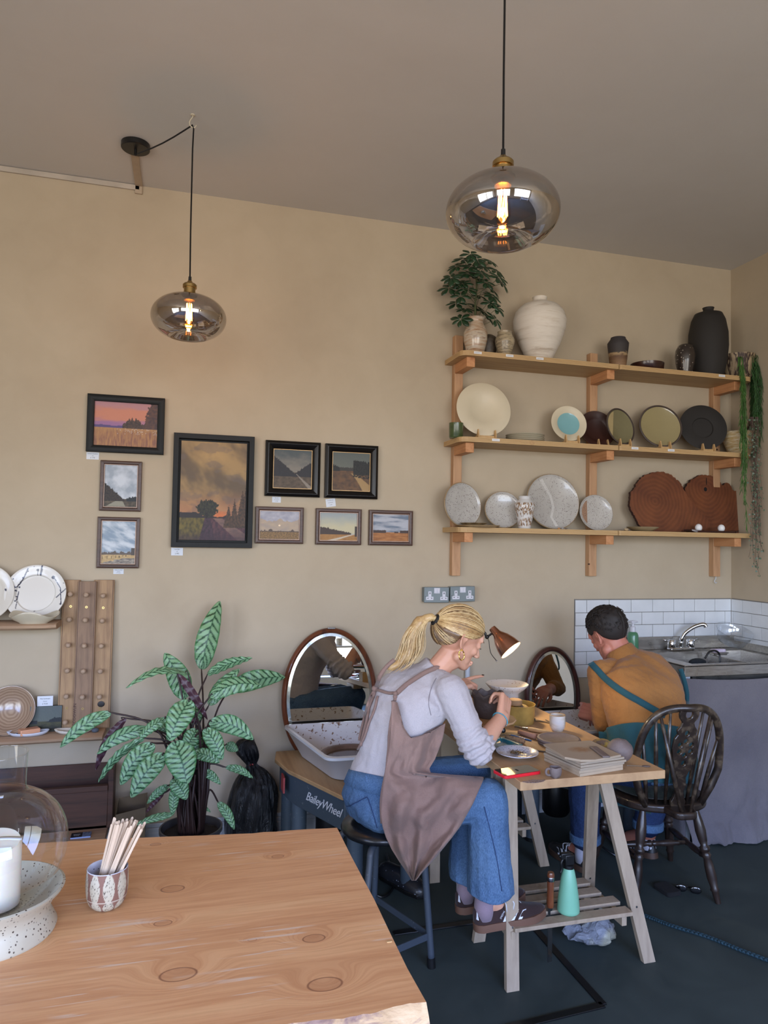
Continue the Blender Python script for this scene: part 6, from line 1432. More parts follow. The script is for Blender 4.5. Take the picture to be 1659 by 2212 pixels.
# resample rows finely with smooth interpolation of the outline
fine = []
def rowat(yy):
    for i in range(len(rows)-1):
        if rows[i][0] <= yy <= rows[i+1][0]:
            f = (yy-rows[i][0])/(rows[i+1][0]-rows[i][0]); return lerp(rows[i][1], rows[i+1][1], f), lerp(rows[i][2], rows[i+1][2], f)
    return rows[-1][1], rows[-1][2]
NY = 78; Y_ = [[None]*(NX+1) for _ in range(NY+1)]; XY = [[None]*(NX+1) for _ in range(NY+1)]
for j in range(NY+1):
    yy = lerp(1515, 1902, j/NY); xl, xr = rowat(yy)
    for k in range(NX+1):
        t = k/NX; px = lerp(xl, xr, t)
        py = max(yy, np.interp(px, [846, 858, 872, 887, 905, 930, 962], [1513, 1517, 1572, 1595, 1591, 1582, 1563]))
        XY[j][k] = (px, py); h = BW2.ray_cast(CAM, _ray(px, py).normalized()); Y_[j][k] = h[0].y if h[0] else None
# below the thigh the cloth hangs: carry the depth of the fold above, never behind the body
H0 = [r[:] for r in Y_]
for k in range(NX+1):
    last = None
    for j in range(NY+1):
        v_ = Y_[j][k]
        if v_ is None: v_ = last if last is not None else -1.24
        if last is not None and j > 24: v_ = min(v_, last+.0015)
        v_ = max(v_, -1.47); last = v_; Y_[j][k] = v_
for it in range(14):
    Z_ = [r[:] for r in Y_]
    for j in range(NY+1):
        for k in range(NX+1):
            nb = [Y_[j2][k2] for j2, k2 in ((j-1, k), (j+1, k), (j, k-1), (j, k+1)) if 0 <= j2 <= NY and 0 <= k2 <= NX]; a_ = sum(nb)/len(nb); Z_[j][k] = min(Y_[j][k], a_) if it < 9 else lerp(Y_[j][k], a_, .5)
    Y_ = Z_
Y_ = [[min(Y_[j][k], H0[j][k]) if H0[j][k] is not None else Y_[j][k] for k in range(NX+1)] for j in range(NY+1)]
ap = MB()
for j in range(NY+1):
    for k in range(NX+1):
        px, py = XY[j][k]; t = k/NX; s_ = j/NY
        fold = .011*math.sin(t*17+s_*6+1.5*fbm(t*3, s_*4, 7))*smooth01(.30, .62, s_)+.008*fbm(t*5, s_*9, 2)+.013*math.sin((t*9-s_*11))*smooth01(.2, .4, s_)*smooth01(.75, .5, s_)+.006*math.sin(t*4+s_*30+3*fbm(t*2, s_*3, 5))*smooth01(.5, .7, s_)*smooth01(1, .8, s_)+.007*abs(math.sin(t*11+2*s_))*smooth01(.02, .3, s_)*smooth01(.6, .4, s_)
        edge = smooth01(0, .10, t)
        p = onY(px, py, Y_[j][k]-.026-max(-.010, fold*1.5)*(.4+.6*edge)); ap.v.append(p)
for j in range(NY):
    for k in range(NX): a = j*(NX+1)+k; ap.f.append([a, a+1, a+NX+2, a+NX+1])
apr = wpart(ap, 'apron', M_LINEN, solid=.0025, smooth=80)
BA = bvh(ap, tm, jm, wo)
def dense(pts, off, tree, dflt):
    c = crv([V((a, b, 0)) for a, b in pts], 6); P = [hit(p.x, p.y, off, tree, dflt) for p in c]
    for _ in range(3): P = [P[0]]+[(P[i-1]+P[i]*2+P[i+1])/4 for i in range(1, len(P)-1)]+[P[-1]]
    return P
def strapline(pts, w, name='apron_strap', off=.006, m=M_LINEN, par=woman):
    P = dense(pts, off, BA, -1.25); q = MB()
    for i, p in enumerate(P):
        d = (P[min(i+1, len(P)-1)]-P[max(i-1, 0)]).normalized(); vd = (p-CAM).normalized(); s_ = d.cross(vd).normalized(); q.v += [p-s_*w/2, p-vd*.003, p+s_*w/2]
    for i in range(len(P)-1):
        for k in (0, 1): a = i*3+k; q.f.append([a, a+1, a+4, a+3])
    return q.build(name, m, par, smooth=180, solid=.003)
strapline([(858, 1500), (880, 1480), (910, 1460), (935, 1447), (948, 1444)], .017)
strapline([(858, 1498), (840, 1499), (822, 1493), (812, 1492)], .010)
strapline([(814, 1490), (820, 1462), (835, 1440), (852, 1425)], .014)
strapline([(852, 1515), (848, 1545), (843, 1590), (838, 1650), (830, 1700), (826, 1740), (828, 1780)], .016)
strapline([(812, 1500), (800, 1530), (795, 1560), (787, 1590), (782, 1612)], .010, 'apron_tie')
strapline([(818, 1505), (811, 1535), (800, 1560), (790, 1592), (776, 1620)], .008, 'apron_tie')
strapline([(808, 1498), (794, 1520), (790, 1550), (783, 1580), (779, 1600)], .008, 'apron_tie')
kn = hit(813, 1492, .006, BA); q = MB(); [q.ball(kn+V((random.uniform(-.010, .010), -.004, random.uniform(-.014, .014))), random.uniform(.008, .011), n=10, m=8) for _ in range(5)]; wpart(q, 'apron_knot', M_LINEN)
kn = hit(856, 1503, .006, BA); q = MB(); [q.ball(kn+V((random.uniform(-.003, .003), -.003, z_)), .0085, n=10, m=8) for z_ in (-.018, -.006, .006)]; wpart(q, 'apron_knot', M_LINEN)
pk = [hit(x_, y_, .008, BA) for x_, y_ in ((880, 1648), (925, 1664), (918, 1690), (878, 1692))]
q = MB().grid(lambda u, v: hit(lerp(lerp(882, 926, u), lerp(874, 912, u), v), lerp(lerp(1648, 1664, u), lerp(1690, 1692, u), v), .005, BA), 12, 10); wpart(q, 'apron_pocket', M_LINEN, solid=.003)
MB().tube([hit(*p_, .0095, BA) for p_ in [(lerp(882, 926, k/10), lerp(1654, 1670, k/10)) for k in range(11)]+[(lerp(926, 912, k/6), lerp(1664, 1692, k/6)) for k in range(7)]+[(lerp(912, 874, k/8), lerp(1692, 1690, k/8)) for k in range(9)]+[(lerp(874, 882, k/6), lerp(1690, 1648, k/6)) for k in range(7)]], .0014, 6).build('pocket_seam', flat('dark_linen_thread', (96, 74, 66), .9), woman)
sm = flat('dark_linen_thread', (96, 74, 66), .9)
MB().tube(crv([hit(x_, y_, .0075, BA) for x_, y_ in ((961, 1565), (930, 1582), (905, 1590), (890, 1594), (872, 1575), (856, 1545))], 4), .0018, 6).build('bib_hem', sm, woman)
# sleeve seam
MB().tube(crv([hit(x_, y_, .0005) for x_, y_ in ((962, 1450), (942, 1466), (930, 1492), (926, 1520), (931, 1545))], 5), .0012, 6).build('sleeve_seam', flat('grey_seam', (120, 112, 116), .9), woman)

# ---------------------------------------------------------------- stool
st = thing('stool', 'low stool with black seat and bent dark grey tube legs under the woman', 'stool', (.735, -1.145, 0))
MB().lathe([(0, .455), (.11, .455), (.146, .462), (.153, .475), (.146, .488), (.10, .495), (0, .492)], 48).build('seat', flat('black_seat_vinyl', (22, 23, 26), .3, coat=.2), st, smooth=60)
M_TUBE = panelmat('dark_grey_tube', (58, 66, 76))
feet = [(.165, -.105), (.035, .225), (-.255, .10), (-.140, -.235)]
for i, (fx, fy) in enumerate(feet):
    u_ = V((fx, fy, 0)).normalized(); a = V((u_.x*.05, u_.y*.05, .448)); MB().tube(crv([a, V((u_.x*.12, u_.y*.12, .447)), V((u_.x*.150, u_.y*.150, .435)), V((u_.x*.160, u_.y*.160, .40)), V((lerp(u_.x*.16, fx, .5), lerp(u_.y*.16, fy, .5), .21)), V((fx, fy, .02))], 6), .0125, 14).build('leg', M_TUBE, st, smooth=180)
    MB().tube([(fx, fy, .0), (fx*.985, fy*.985, .035)], .0155, 14).build('rubber_foot', M_BLK, st, smooth=50)
def at_(i, z): fx, fy = feet[i]; u_ = V((fx, fy, 0)).normalized(); t = (.40-z)/.38; return V((lerp(u_.x*.16, fx, t), lerp(u_.y*.16, fy, t), z))
for i in range(4): a, b = at_(i, .11), at_((i+1) % 4, .11); MB().beam(a, b, .004, .024).build('brace', M_TUBE, st)

# ---------------------------------------------------------------- the man
F2 = V((-.12, .99, 0)).normalized(); S2_ = V((.99, .12, 0)).normalized()
TM = [((2.075, -.90, .475), .165, .13), ((2.08, -.89, .53), .185, .145), ((2.095, -.86, .62), .160, .118), ((2.115, -.81, .72), .182, .125), ((2.135, -.755, .81), .198, .13), ((2.145, -.70, .885), .200, .115), ((2.138, -.665, .935), .160, .090), ((2.125, -.64, .965), .095, .07)]
HCm = V((2.068, -.555, 1.098)); HMm = Matrix.Translation(HCm) @ Matrix.Rotation(math.radians(100), 4, 'Z') @ Matrix.Rotation(math.radians(30), 4, 'Y') @ Matrix.Rotation(math.radians(-8), 4, 'X') @ Matrix.Scale(1.06, 4)
SLm, ELm, WLm = V((1.972, -.655, .905)), V((1.995, -.655, .665)), V((2.045, -.50, .665)); SRm, ERm, WRm = V((2.295, -.70, .875)), V((2.36, -.62, .66)), V((2.20, -.46, .665))
HL, HR = V((1.99, -.90, .52)), V((2.17, -.90, .52)); KLm, KRm = V((1.865, -.68, .50)), V((2.27, -.70, .50)); ALm, ARm = V((1.862, -.70, .10)), V((2.19, -.72, .14))
mb = MB(); mb.loft(ellrings(interp_rings(TM), S2_, F2)); NBm = V((2.118, -.635, .965))
mb.chain([NBm, V((2.095, -.600, 1.03)), V((2.075, -.575, 1.07))], [.062, .058, .060]); head(mb, HMm, True)
for S_, E_, W_ in ((SLm, ELm, WLm), (SRm, ERm, WRm)): mb.chain([S_, E_], [.052, .042]); mb.chain([E_, E_.lerp(W_, .35), W_], [.042, .040, .029])
for H_, K_, A_ in ((HL, KLm, ALm), (HR, KRm, ARm)): mb.chain([H_, K_], [.085, .06]); mb.chain([K_, A_], [.056, .038]); mb.cap(A_, A_+V((-.03, .10, -.05)), .034, .03)
hand(mb, WLm, V((-.30, .72, .05)), V((-.80, -.25, .45)), 1, [(36, 50, 30), (44, 54, 30), (50, 56, 34), (56, 58, 34)], [(.8, .3, .5), (.9, 0, .4), (.9, -.1, .4)], 1.12)
hand(mb, WRm, V((-.60, .60, -.05)), V((.2, .3, .9)), 1, [(30, 40, 25)]*4, [(.8, .5, .4), (.9, .1, .3), (.9, 0, .3)], 1.1)
mo = remesh(mb, .0045, 5, .45); man = mo.build('person', M_SKINM, None, smooth=180)
tag(man, 'dark haired man in mustard shirt and teal apron bent over a wheel, seen from behind', 'person')
sh2 = MB(); TS = infl(TM[2:], .012); TS[-1] = ((2.124, -.638, .968), .086, .066)
sh2.loft(ellrings(interp_rings(TS), S2_, F2))
for S_, E_, W_ in ((SLm, ELm, WLm), (SRm, ERm, WRm)):
    sh2.chain([S_, S_.lerp(E_, .5), E_], [.068, .062, .056]); sh2.chain([E_, E_.lerp(W_, .5)], [.056, .044]); sh2.cap(NBm.lerp(S_, .4)+V((0, 0, -.02)), S_, .062, .066)
def mf(p): return .006*fbm(p.x*7, p.y*7, p.z*7)+.006*fbm(p.x*10+p.z*15, p.y*9, p.z*5)
sm_ = remesh(sh2, .005, 4, .5, mf); sm_.build('mustard_shirt', M_MUST, man, smooth=180)
cl = MB(); x, y, z = frame(V((2.085, -.59, 1.05))-NBm)
rg = []
for (t, r_) in ((-.02, .088), (.012, .074), (.040, .070), (.058, .069), (.052, .074), (.030, .078), (.0, .090)):
    c = NBm+z*t; rg.append([c+x*math.cos(a)*r_+y*math.sin(a)*r_*.95 for a in [2*PI*k/40 for k in range(40)]])
cl.loft(rg, cap=False); cl.build('shirt_collar', M_MUST, man, smooth=60)
# trousers and cuffs
jt = MB(); jt.loft(ellrings(interp_rings([(TM[0][0], .172, .137), (TM[1][0], .193, .152), ((2.09, -.87, .60), .178, .137)]), S2_, F2))
for H_, K_, A_ in ((HL, KLm, ALm), (HR, KRm, ARm)): jt.chain([H_, K_], [.10, .078]); jt.chain([K_, K_.lerp(A_, .5), A_+V((0, 0, .05))], [.078, .074, .066])
jmm = remesh(jt, .006, 3, .4, dn_); jmm.build('dark_jeans', M_DENIMD, man, smooth=180)
for A_ in (ALm, ARm): MB().tube([A_+V((0, 0, .028)), A_+V((0, 0, .032)), A_+V((0, 0, .062)), A_+V((0, 0, .066))], [.068, .072, .073, .068], 28).build('jean_cuff', M_DENIM, man, smooth=40)
M_SOCKW = fabric('white_sock', (196, 194, 206), None, 600, .95, 6, .1); M_BLKS = flat('black_shoe', (20, 20, 22), .5)
shoe(man, (1.852, -.745, .002), (1.80, -.475, .004), side=1, suede=M_BLKS, sole=flat('brown_sole', (70, 50, 38), .6), stripe=M_LEAT, sock=M_SOCKW, ankle=ALm+V((0, 0, .05)), lettering=False)
shoe(man, (2.198, -.775, .045), (2.16, -.515, .0), side=1, suede=M_BLKS, sole=flat('brown_sole', (70, 50, 38), .6), stripe=M_LEAT, sock=M_SOCKW, ankle=ARm+V((0, 0, .05)), lettering=False)
# short curly hair
M_DHAIR = hairmat('dark_brown_hair', [(.3, C(14, 10, 9)), (.7, C(34, 25, 21))]); M_DHAIR.node_tree.nodes['Principled BSDF'].inputs['Roughness'].default_value = .7
hc = MB()
def mhair(a): 
    P = [(.90, 0, .42), (.80, .40, .30), (.60, .76, .10), (.40, .90, -.12), (.22, .95, -.10), (.08, .97, .02), (-.10, .97, -.10), (-.20, .94, -.50), (-.38, .82, -.84), (-.52, .45, -1.0), (-.55, 0, -1.02)]
    t = a/PI*(len(P)-1); i = min(int(t), len(P)-2); return V(P[i]).lerp(V(P[i+1]), t-i)
crown = V((-.1, 0, 1)).normalized()
for sg in (-1, 1):
    o = len(hc.v)
    for i in range(61):
        h0 = mhair(PI*i/60).normalized(); h0 = V((h0.x, h0.y*sg, h0.z))
        for j in range(25):
            t = j/24; d = h0.slerp(crown, t*.999); lift = 1.0+.11*smooth01(.12, .6, t); pt = onskull(d, lift); k = fbm(pt.x*70, pt.y*70, pt.z*70, 3); hc.v.append(HMm @ onskull(d, (.99 if j == 0 else lift)+(.085*k*smooth01(.1, .5, t))))
    for i in range(60):
        for j in range(24): a = o+i*25+j; q_ = [a, a+1, a+26, a+25]; hc.f.append(q_ if sg > 0 else q_[::-1])
hc.build('hair', M_DHAIR, man, smooth=180, solid=.003)
cu_ = MB(); random.seed(9)
for k in range(520):
    a = random.uniform(0, PI)*.999; h0 = mhair(a).normalized(); h0 = V((h0.x, h0.y*random.choice((-1, 1)), h0.z)); t = random.uniform(.22, 1); d = h0.slerp(crown, t*.99); c = HMm @ onskull(d, 1.02+.10*smooth01(.12, .6, t)); nn = (c-HCm).normalized(); x, y, z = frame(nn); ph = random.uniform(0, 6); r_ = random.uniform(.005, .009)
    cu_.tube([c+(x*math.cos(ph+s_)+y*math.sin(ph+s_))*r_+nn*(.003*s_*.5) for s_ in (0, .9, 1.8, 2.7, 3.6)], [.0022, .0026, .0024, .0018, .0008], 5, cap=False)
for k in range(0):
    c = HMm @ (V((.0, 0, .01))+V((random.uniform(.4, .95), random.uniform(.35, .9), random.uniform(.0, .45))).normalized()*.102); ph = random.uniform(0, 6); cu_.tube([c+V((math.cos(ph+s_)*.008, math.sin(ph+s_)*.006, -.003*s_)) for s_ in (0, .9, 1.8, 2.7, 3.6)], [.0014, .0016, .0014, .001, .0004], 4, cap=False)
cu_.build('hair_curls', M_DHAIR, man, smooth=180)['kind'] = 'stuff'
# teal apron: straps over the back, skirt round the waist
BM = bvh(sm_, jmm, mo)
def hitm(px, py, off=.004): return hit(px, py, off, BM, -.85)
def mstrap(pts, w, name='apron_strap'):
    P = dense(pts, .006, BM, -.7); q = MB()
    for i, p in enumerate(P):
        d = (P[min(i+1, len(P)-1)]-P[max(i-1, 0)]).normalized(); vd = (p-CAM).normalized(); s_ = d.cross(vd).normalized(); q.v += [p-s_*w/2, p-vd*.002, p+s_*w/2]
    for i in range(len(P)-1):
        for k in (0, 1): a = i*3+k; q.f.append([a, a+1, a+4, a+3])
    return q.build(name, M_TEAL, man, smooth=180, solid=.003)
mstrap([(1276, 1432), (1286, 1443), (1308, 1466), (1340, 1491), (1375, 1512), (1412, 1534), (1436, 1546)], .030)
mstrap([(1470, 1445), (1478, 1470), (1484, 1500), (1482, 1525)], .022)
ta = MB(); top_ = ellrings(interp_rings([((2.075, -.90, .470), .198, .166), ((2.082, -.885, .54), .210, .172), ((2.098, -.858, .62), .200, .156), ((2.106, -.838, .662), .203, .156)], 5), S2_, F2, n=72)
ta.loft(top_, cap=False)
tav = []
for r_i, p in enumerate(ta.v): k = (r_i % 72); tav.append(p+(p-V((2.09, -.86, p.z))).normalized()*.005*math.sin(k*.9+p.z*12)*1.0)
ta.v = tav; ta.build('apron_skirt', M_TEAL, man, smooth=180, solid=.003)
fl = MB().grid(lambda u, v: V((lerp(1.885, 2.04, u)+.01*math.sin(v*5), lerp(-.77, -.955, u)+.012*math.sin(u*9+v*3), lerp(.66, .34, v))), 20, 24); fl.build('apron_side_panel', M_TEAL, man, smooth=180, solid=.003)
MB().ball((2.09, -.985, .485), (.085, .012, .022), n=20, m=8).build('shirt_tail', M_DENIM, man, smooth=180)

# ---------------------------------------------------------------- Windsor chair
M_WIN = wood('worn_black_oak', (50, 38, 32), (24, 18, 16), 'Z', 20, .38, 8, coat=.25); M_WINE = bands('worn_chair_edge', [(30, 22, 18), (44, 33, 26), (92, 78, 62)], 26, 'Z', 1, .4, 1, .3)
wc = thing('windsor_chair', 'dark worn Windsor chair with a pierced wheel splat under the man', 'chair', (2.095, -.90, 0), math.radians(-8)); zs = .42
seatp = []
for k in range(48):
    a = 2*PI*k/48; x = .215*math.copysign(abs(math.cos(a))**.8, math.cos(a)); y = .195*math.copysign(abs(math.sin(a))**.85, math.sin(a)); x *= (1.0+.06*math.sin(a)); seatp.append((x, y))
MB().prism(seatp, zs-.035, zs).build('seat', M_WIN, wc, bevel=.010, seg=3, smooth=40)
MB().prism([(-.07, -.15), (.07, -.15), (.05, -.26), (.03, -.275), (-.03, -.275), (-.05, -.26)], zs-.033, zs-.002).build('seat_tail', M_WIN, wc, bevel=.008, smooth=40)
def turned(a, b, name='leg', r=.019):
    a, b = V(a), V(b); prof = [(0, .62), (.06, .75), (.16, 1.05), (.26, 1.2), (.36, 1.0), (.41, .75), (.43, 1.15), (.46, 1.15), (.48, .75), (.51, 1.1), (.54, .8), (.62, 1.05), (.74, 1.1), (.84, .8), (.86, 1.0), (.88, .8), (1, .62)]
    return MB().tube([a.lerp(b, t) for t, _ in prof], [r*k for _, k in prof], 16).build(name, M_WIN, wc, smooth=60)
LG = [((-.13, .13, zs-.03), (-.20, .215, 0)), ((.13, .13, zs-.03), (.20, .215, 0)), ((-.12, -.12, zs-.03), (-.185, -.175, 0)), ((.12, -.12, zs-.03), (.185, -.195, 0))]
for a, b in LG: turned(a, b)
def lp(i, t): return V(LG[i][0]).lerp(V(LG[i][1]), t)
for i, j in ((0, 2), (1, 3)): turned(lp(i, .55), lp(j, .55), 'stretcher', .013)
turned((lp(0, .55)+lp(2, .55))/2, (lp(1, .55)+lp(3, .55))/2, 'cross_stretcher', .013)
# hoop back
def hoop(t): # t 0..1 left seat -> right seat
    a = PI*(1-t); x = .212*math.copysign(abs(math.cos(a))**.72, math.cos(a))*(1-.10*(1-math.sin(a))); h = .445*math.sin(a)**.62 if 0 < t < 1 else 0
    return V((x*(.66+.34*min(1, h/.16)**.7), -.145-.05*(1-abs(x)/.22)-.20*h, zs-.01+h))
hp = [hoop(k/48) for k in range(49)]
MB().tube(hp, .0165, 14).build('hoop', M_WINE, wc, smooth=180)
def hoop_at(x):
    best = min((hoop(k/400) for k in range(80, 321)), key=lambda p: abs(p.x-x)); return best
for xb, xt in ((-.165, -.185), (-.115, -.130), (-.065, -.075), (.065, .075), (.115, .130), (.165, .185)):
    b = V((xb*.74, -.155-.03*(1-abs(xb)/.17), zs-.005)); t_ = hoop_at(xt); MB().tube([b, b.lerp(t_, .35), b.lerp(t_, .5), t_], [.0065, .0095, .0095, .0055], 10).build('spindle', M_WINE, wc, smooth=180)
for sg in (-1, 1):
    b = V((sg*.02, -.255, zs-.005)); t_ = hoop_at(sg*.115); MB().tube([b, b.lerp(t_, .4), t_], [.0075, .0105, .0065], 10).build('brace_spindle', M_WINE, wc, smooth=180)
# pierced splat
tb = hoop_at(0); bb_ = V((0, -.185, zs-.005)); Ls = (tb-bb_).length; z = (tb-bb_).normalized(); x = V((1, 0, 0)); y = z.cross(x)
wpro = [(0, .030), (.05, .034), (.10, .024), (.16, .018), (.22, .026), (.30, .020), (.36, .030), (.40, .044), (.45, .040), (.50, .052), (.60, .058), (.70, .052), (.74, .040), (.78, .046), (.82, .032), (.86, .026), (.90, .040), (.94, .044), (1.0, .040)]
cyc, cz_ = .60, 0; holes = [(0, .60+.0)]
poly = [(w_, t) for t, w_ in wpro]+[(-w_, t) for t, w_ in wpro[::-1]]
import bmesh
bm = bmesh.new()
def loop(pts): 
    vs = [bm.verts.new((a, b, 0)) for a, b in pts]; return [bm.edges.new((vs[i], vs[(i+1) % len(vs)])) for i in range(len(vs))]
ed = loop([(a, b*Ls) for a, b in poly])
cz = .60*Ls
for k in range(6): a = PI/6+PI/3*k; ed += loop([(.029*math.cos(a)+.0105*math.cos(t)*1.0, cz+.031*math.sin(a)+.0115*math.sin(t)) for t in [2*PI*m/14 for m in range(14)]])
for hz_ in (cz+.068, cz-.068): ed += loop([(.010*math.cos(t), hz_+.013*math.sin(t)) for t in [2*PI*m/14 for m in range(14)]])
ed += loop([(.016*math.cos(t), .94*Ls+.020*math.sin(t)) for t in [2*PI*m/14 for m in range(14)]])
bmesh.ops.triangle_fill(bm, use_beauty=True, use_dissolve=False, edges=ed)
me = bpy.data.meshes.new('splat'); bm.to_mesh(me); bm.free(); me.materials.append(M_WINE)
so = bpy.data.objects.new('splat', me); COL.objects.link(so); so.parent = wc
so.matrix_local = Matrix(((x.x, z.x, y.x, bb_.x), (x.y, z.y, y.y, bb_.y), (x.z, z.z, y.z, bb_.z), (0, 0, 0, 1)))
md = so.modifiers.new('t', 'SOLIDIFY'); md.thickness = .014; md.offset = 0; md = so.modifiers.new('b', 'BEVEL'); md.width = .002; md.limit_method = 'ANGLE'
cs = thing('seat_cushion', 'flat dark green cushion on the Windsor chair seat', 'cushion', (2.10, -.885, zs), math.radians(-8))
q = MB().lathe([(0, 0), (.16, 0), (.19, .012), (.195, .026), (.185, .04), (.15, .050), (0, .052)], 48, fn=lambda p, a, i: (p.x*1.0, p.y*.88, p.z)); q.build('cushion', fabric('green_cushion', (44, 50, 46), None, 500, .95), cs, smooth=180)
# ================================================================ TRESTLE TABLE
M_TBL = wood('pale_ply_worktop', (188, 152, 112), (168, 132, 96), 'Y', 8, .6, 8); M_TRE = wood('pale_trestle_beech', (170, 152, 130), (150, 132, 112), 'Z', 16, .65, 8)
ZT = .735
t = thing('worktop', 'pale wooden worktop on trestles cluttered with pottery tools', 'table top', (1.39, -.90, ZT-.03))
MB().bb((-.285, -.628, 0), (.282, .62, .03)).build('board', M_TBL, t, bevel=.002)
q = MB().bb((-.30, -.30, -.028), (-.245, -.10, 0)); q.build('clamp_block', M_TRE, t, bevel=.003)
def trestle(y0, label):
    r = thing('trestle', label, 'trestle', (1.40, y0, 0)); M_ = M_TRE
    L_ = [((-.275, -.15, 0), (-.235, -.035, .700)), ((.29, -.12, 0), (.135, -.045, .700)), ((-.268, .155, 0), (-.235, .035, .700)), ((.225, .19, 0), (.155, .035, .700))]
    for a, b in L_:
        a_, b_ = V(a), V(b); d = (b_-a_).normalized(); x = V((1, 0, 0)); x = (x-d*x.dot(d)).normalized(); y = d.cross(x); w, h = .048, .022; q = MB(); 
        for p, z_ in ((a_, 0), (b_, .700)):
            for i, j in ((-1, -1), (1, -1), (1, 1), (-1, 1)): c = p+x*(w/2*i)+y*(h/2*j); c = c-d*((c.z-z_)/d.z); q.v.append(c)
        q.f = [(3, 2, 1, 0), (4, 5, 6, 7), (0, 1, 5, 4), (1, 2, 6, 5), (2, 3, 7, 6), (3, 0, 4, 7)]; q.build('leg', M_, r, bevel=.0015)
        s_ = a_.lerp(b_, .28); MB().tube([s_+y*(-.0125), s_+y*(-.0105)], .004, 10).build('screw', M_STEEL, r)
    MB().bb((-.26, -.05, .660), (.19, -.026, .704)).build('top_rail', M_, r, bevel=.002); MB().bb((-.26, .026, .660), (.19, .05, .704)).build('top_rail', M_, r, bevel=.002)
    for sx__ in (-.262, .178): MB().bb((sx__-.010, -.135, .150), (sx__+.010, .14, .186)).build('shelf_bearer', M_, r, bevel=.001)
    for k in range(4): y = -.120+.078*k; MB().bb((-.262, y-.024, .186), (.178+.03*(k < 2), y+.024, .200)).build('shelf_slat', M_, r, bevel=.0015)
    return r
trestle(-1.29, 'near trestle with a slatted shelf under the front of the worktop'); trestle(-.50, 'far trestle supporting the wall end of the worktop')
# ================================================================ ON THE WORKTOP
def at(px, py, z=ZT): return onZ(px, py, z)
def P3(px, py, z=ZT): p = onZ(px, py, z); return (p.x, p.y, z)
M_CLAY = flat('grey_brown_clay', (112, 98, 94), .65, var=.15, scale=25, bmp=.4); M_CLAYD = flat('dark_wet_clay', (84, 72, 68), .55, var=.15, scale=25, bmp=.5)
M_SPW = speckle('speckled_white_glaze', (190, 190, 200), (60, 52, 56), 190, .28, .22, coat=.5)
p = at(1117, 1634); r = thing('saucer', 'speckled white saucer holding metal shavings on the worktop', 'saucer', (p.x, p.y, ZT))
MB().lathe([(0, .003), (.030, 0), (.033, .003), (.040, .006), (.066, .014), (.0785, .017), (.079, .020), (.066, .018), (.042, .010), (.036, .007), (0, .007)], 64).build('dish', M_SPW, r, smooth=60)
r2 = thing('metal_shavings', 'small heap of gold and silver metal shavings in the saucer', 'shavings', (p.x, p.y, ZT+.0075)); random.seed(4); q = MB(); q2 = MB()
for k in range(70):
    a, d_ = random.uniform(0, 6.3), random.uniform(0, .028); c = V((math.cos(a)*d_, math.sin(a)*d_, .002+random.random()*.006)); an = random.uniform(0, 6.3); (q if k % 2 else q2).tube([c, c+V((math.cos(an)*.006, math.sin(an)*.006, .003)), c+V((math.cos(an)*.011, math.sin(an+.5)*.011, 0))], .0012, 5)
q.build('silver_shavings', M_STEEL, r2)['kind'] = 'stuff'; q2.build('brass_shavings', M_BRASS, r2)['kind'] = 'stuff'
# phone
p = at(1129, 1674); r = thing('smartphone', 'black phone in a bright red case on the worktop corner', 'phone', (p.x-.012, p.y+.02, ZT), math.radians(9))
def rrect(w, h, rad, k=6):
    out = []
    for cx_, cy_, a0 in ((w/2-rad, h/2-rad, 0), (-w/2+rad, h/2-rad, PI/2), (-w/2+rad, -h/2+rad, PI), (w/2-rad, -h/2+rad, 3*PI/2)):
        out += [(cx_+rad*math.cos(a0+PI/2*i/k), cy_+rad*math.sin(a0+PI/2*i/k)) for i in range(k+1)]
    return out
MB().prism(rrect(.152, .078, .012), 0, .0105).build('red_case', flat('red_silicone', (206, 28, 44), .4), r, bevel=.002, smooth=40)
MB().prism(rrect(.145, .071, .010), .0104, .0112).build('screen', flat('screen_glass', (10, 9, 10), .06, coat=1), r, smooth=0); MB().prism(rrect(.008, .018, .004), .0112, .0114).build('camera_bar', M_HOLE, r)
# tiny clay cup
p = at(1203, 1682); r = thing('tiny_clay_cup', 'tiny unfired grey clay cup with a handle at the worktop edge', 'cup', (p.x, p.y+.012, ZT), PI)
MB().lathe([(0, 0), (.013, 0), (.019, .010), (.0215, .024), (.020, .036), (.0175, .036), (.018, .024), (.014, .008), (0, .006)], 32, fn=lambda p, a, i: (p.x*(1+.05*math.sin(a*3)), p.y*(1+.05*math.cos(a*2)), p.z+.001*math.sin(a*4))).build('cup', M_CLAY, r, smooth=60)
MB().tube(crv([(.018, 0, .030), (.030, 0, .031), (.035, 0, .022), (.031, 0, .012), (.018, 0, .009)], 5), .0045, 8).build('handle', M_CLAY, r, smooth=180)
p = at(1158, 1690.5); r = thing('shiny_scrap', 'flat shiny scrap of foil on the worktop front edge', 'scrap', (p.x, p.y+.012, ZT))
def scrapmat():
    m, n, b = _new('foil_scrap'); n.links.new(ramp(n, tex(n, coords(n), 160, 3, .7), [(.42, C(96, 74, 78)), (.5, C(190, 176, 190)), (.56, C(120, 96, 104))]), b.inputs['Base Color']); b.inputs['Roughness'].default_value = .2; b.inputs['Metallic'].default_value = .7; return m
q = MB().prism([(.040*math.cos(a)*(1+.12*math.sin(a*5)), .013*math.sin(a)*(1+.15*math.cos(a*4))) for a in [2*PI*k/30 for k in range(30)]], 0, .0012); q.build('foil', scrapmat(), r)
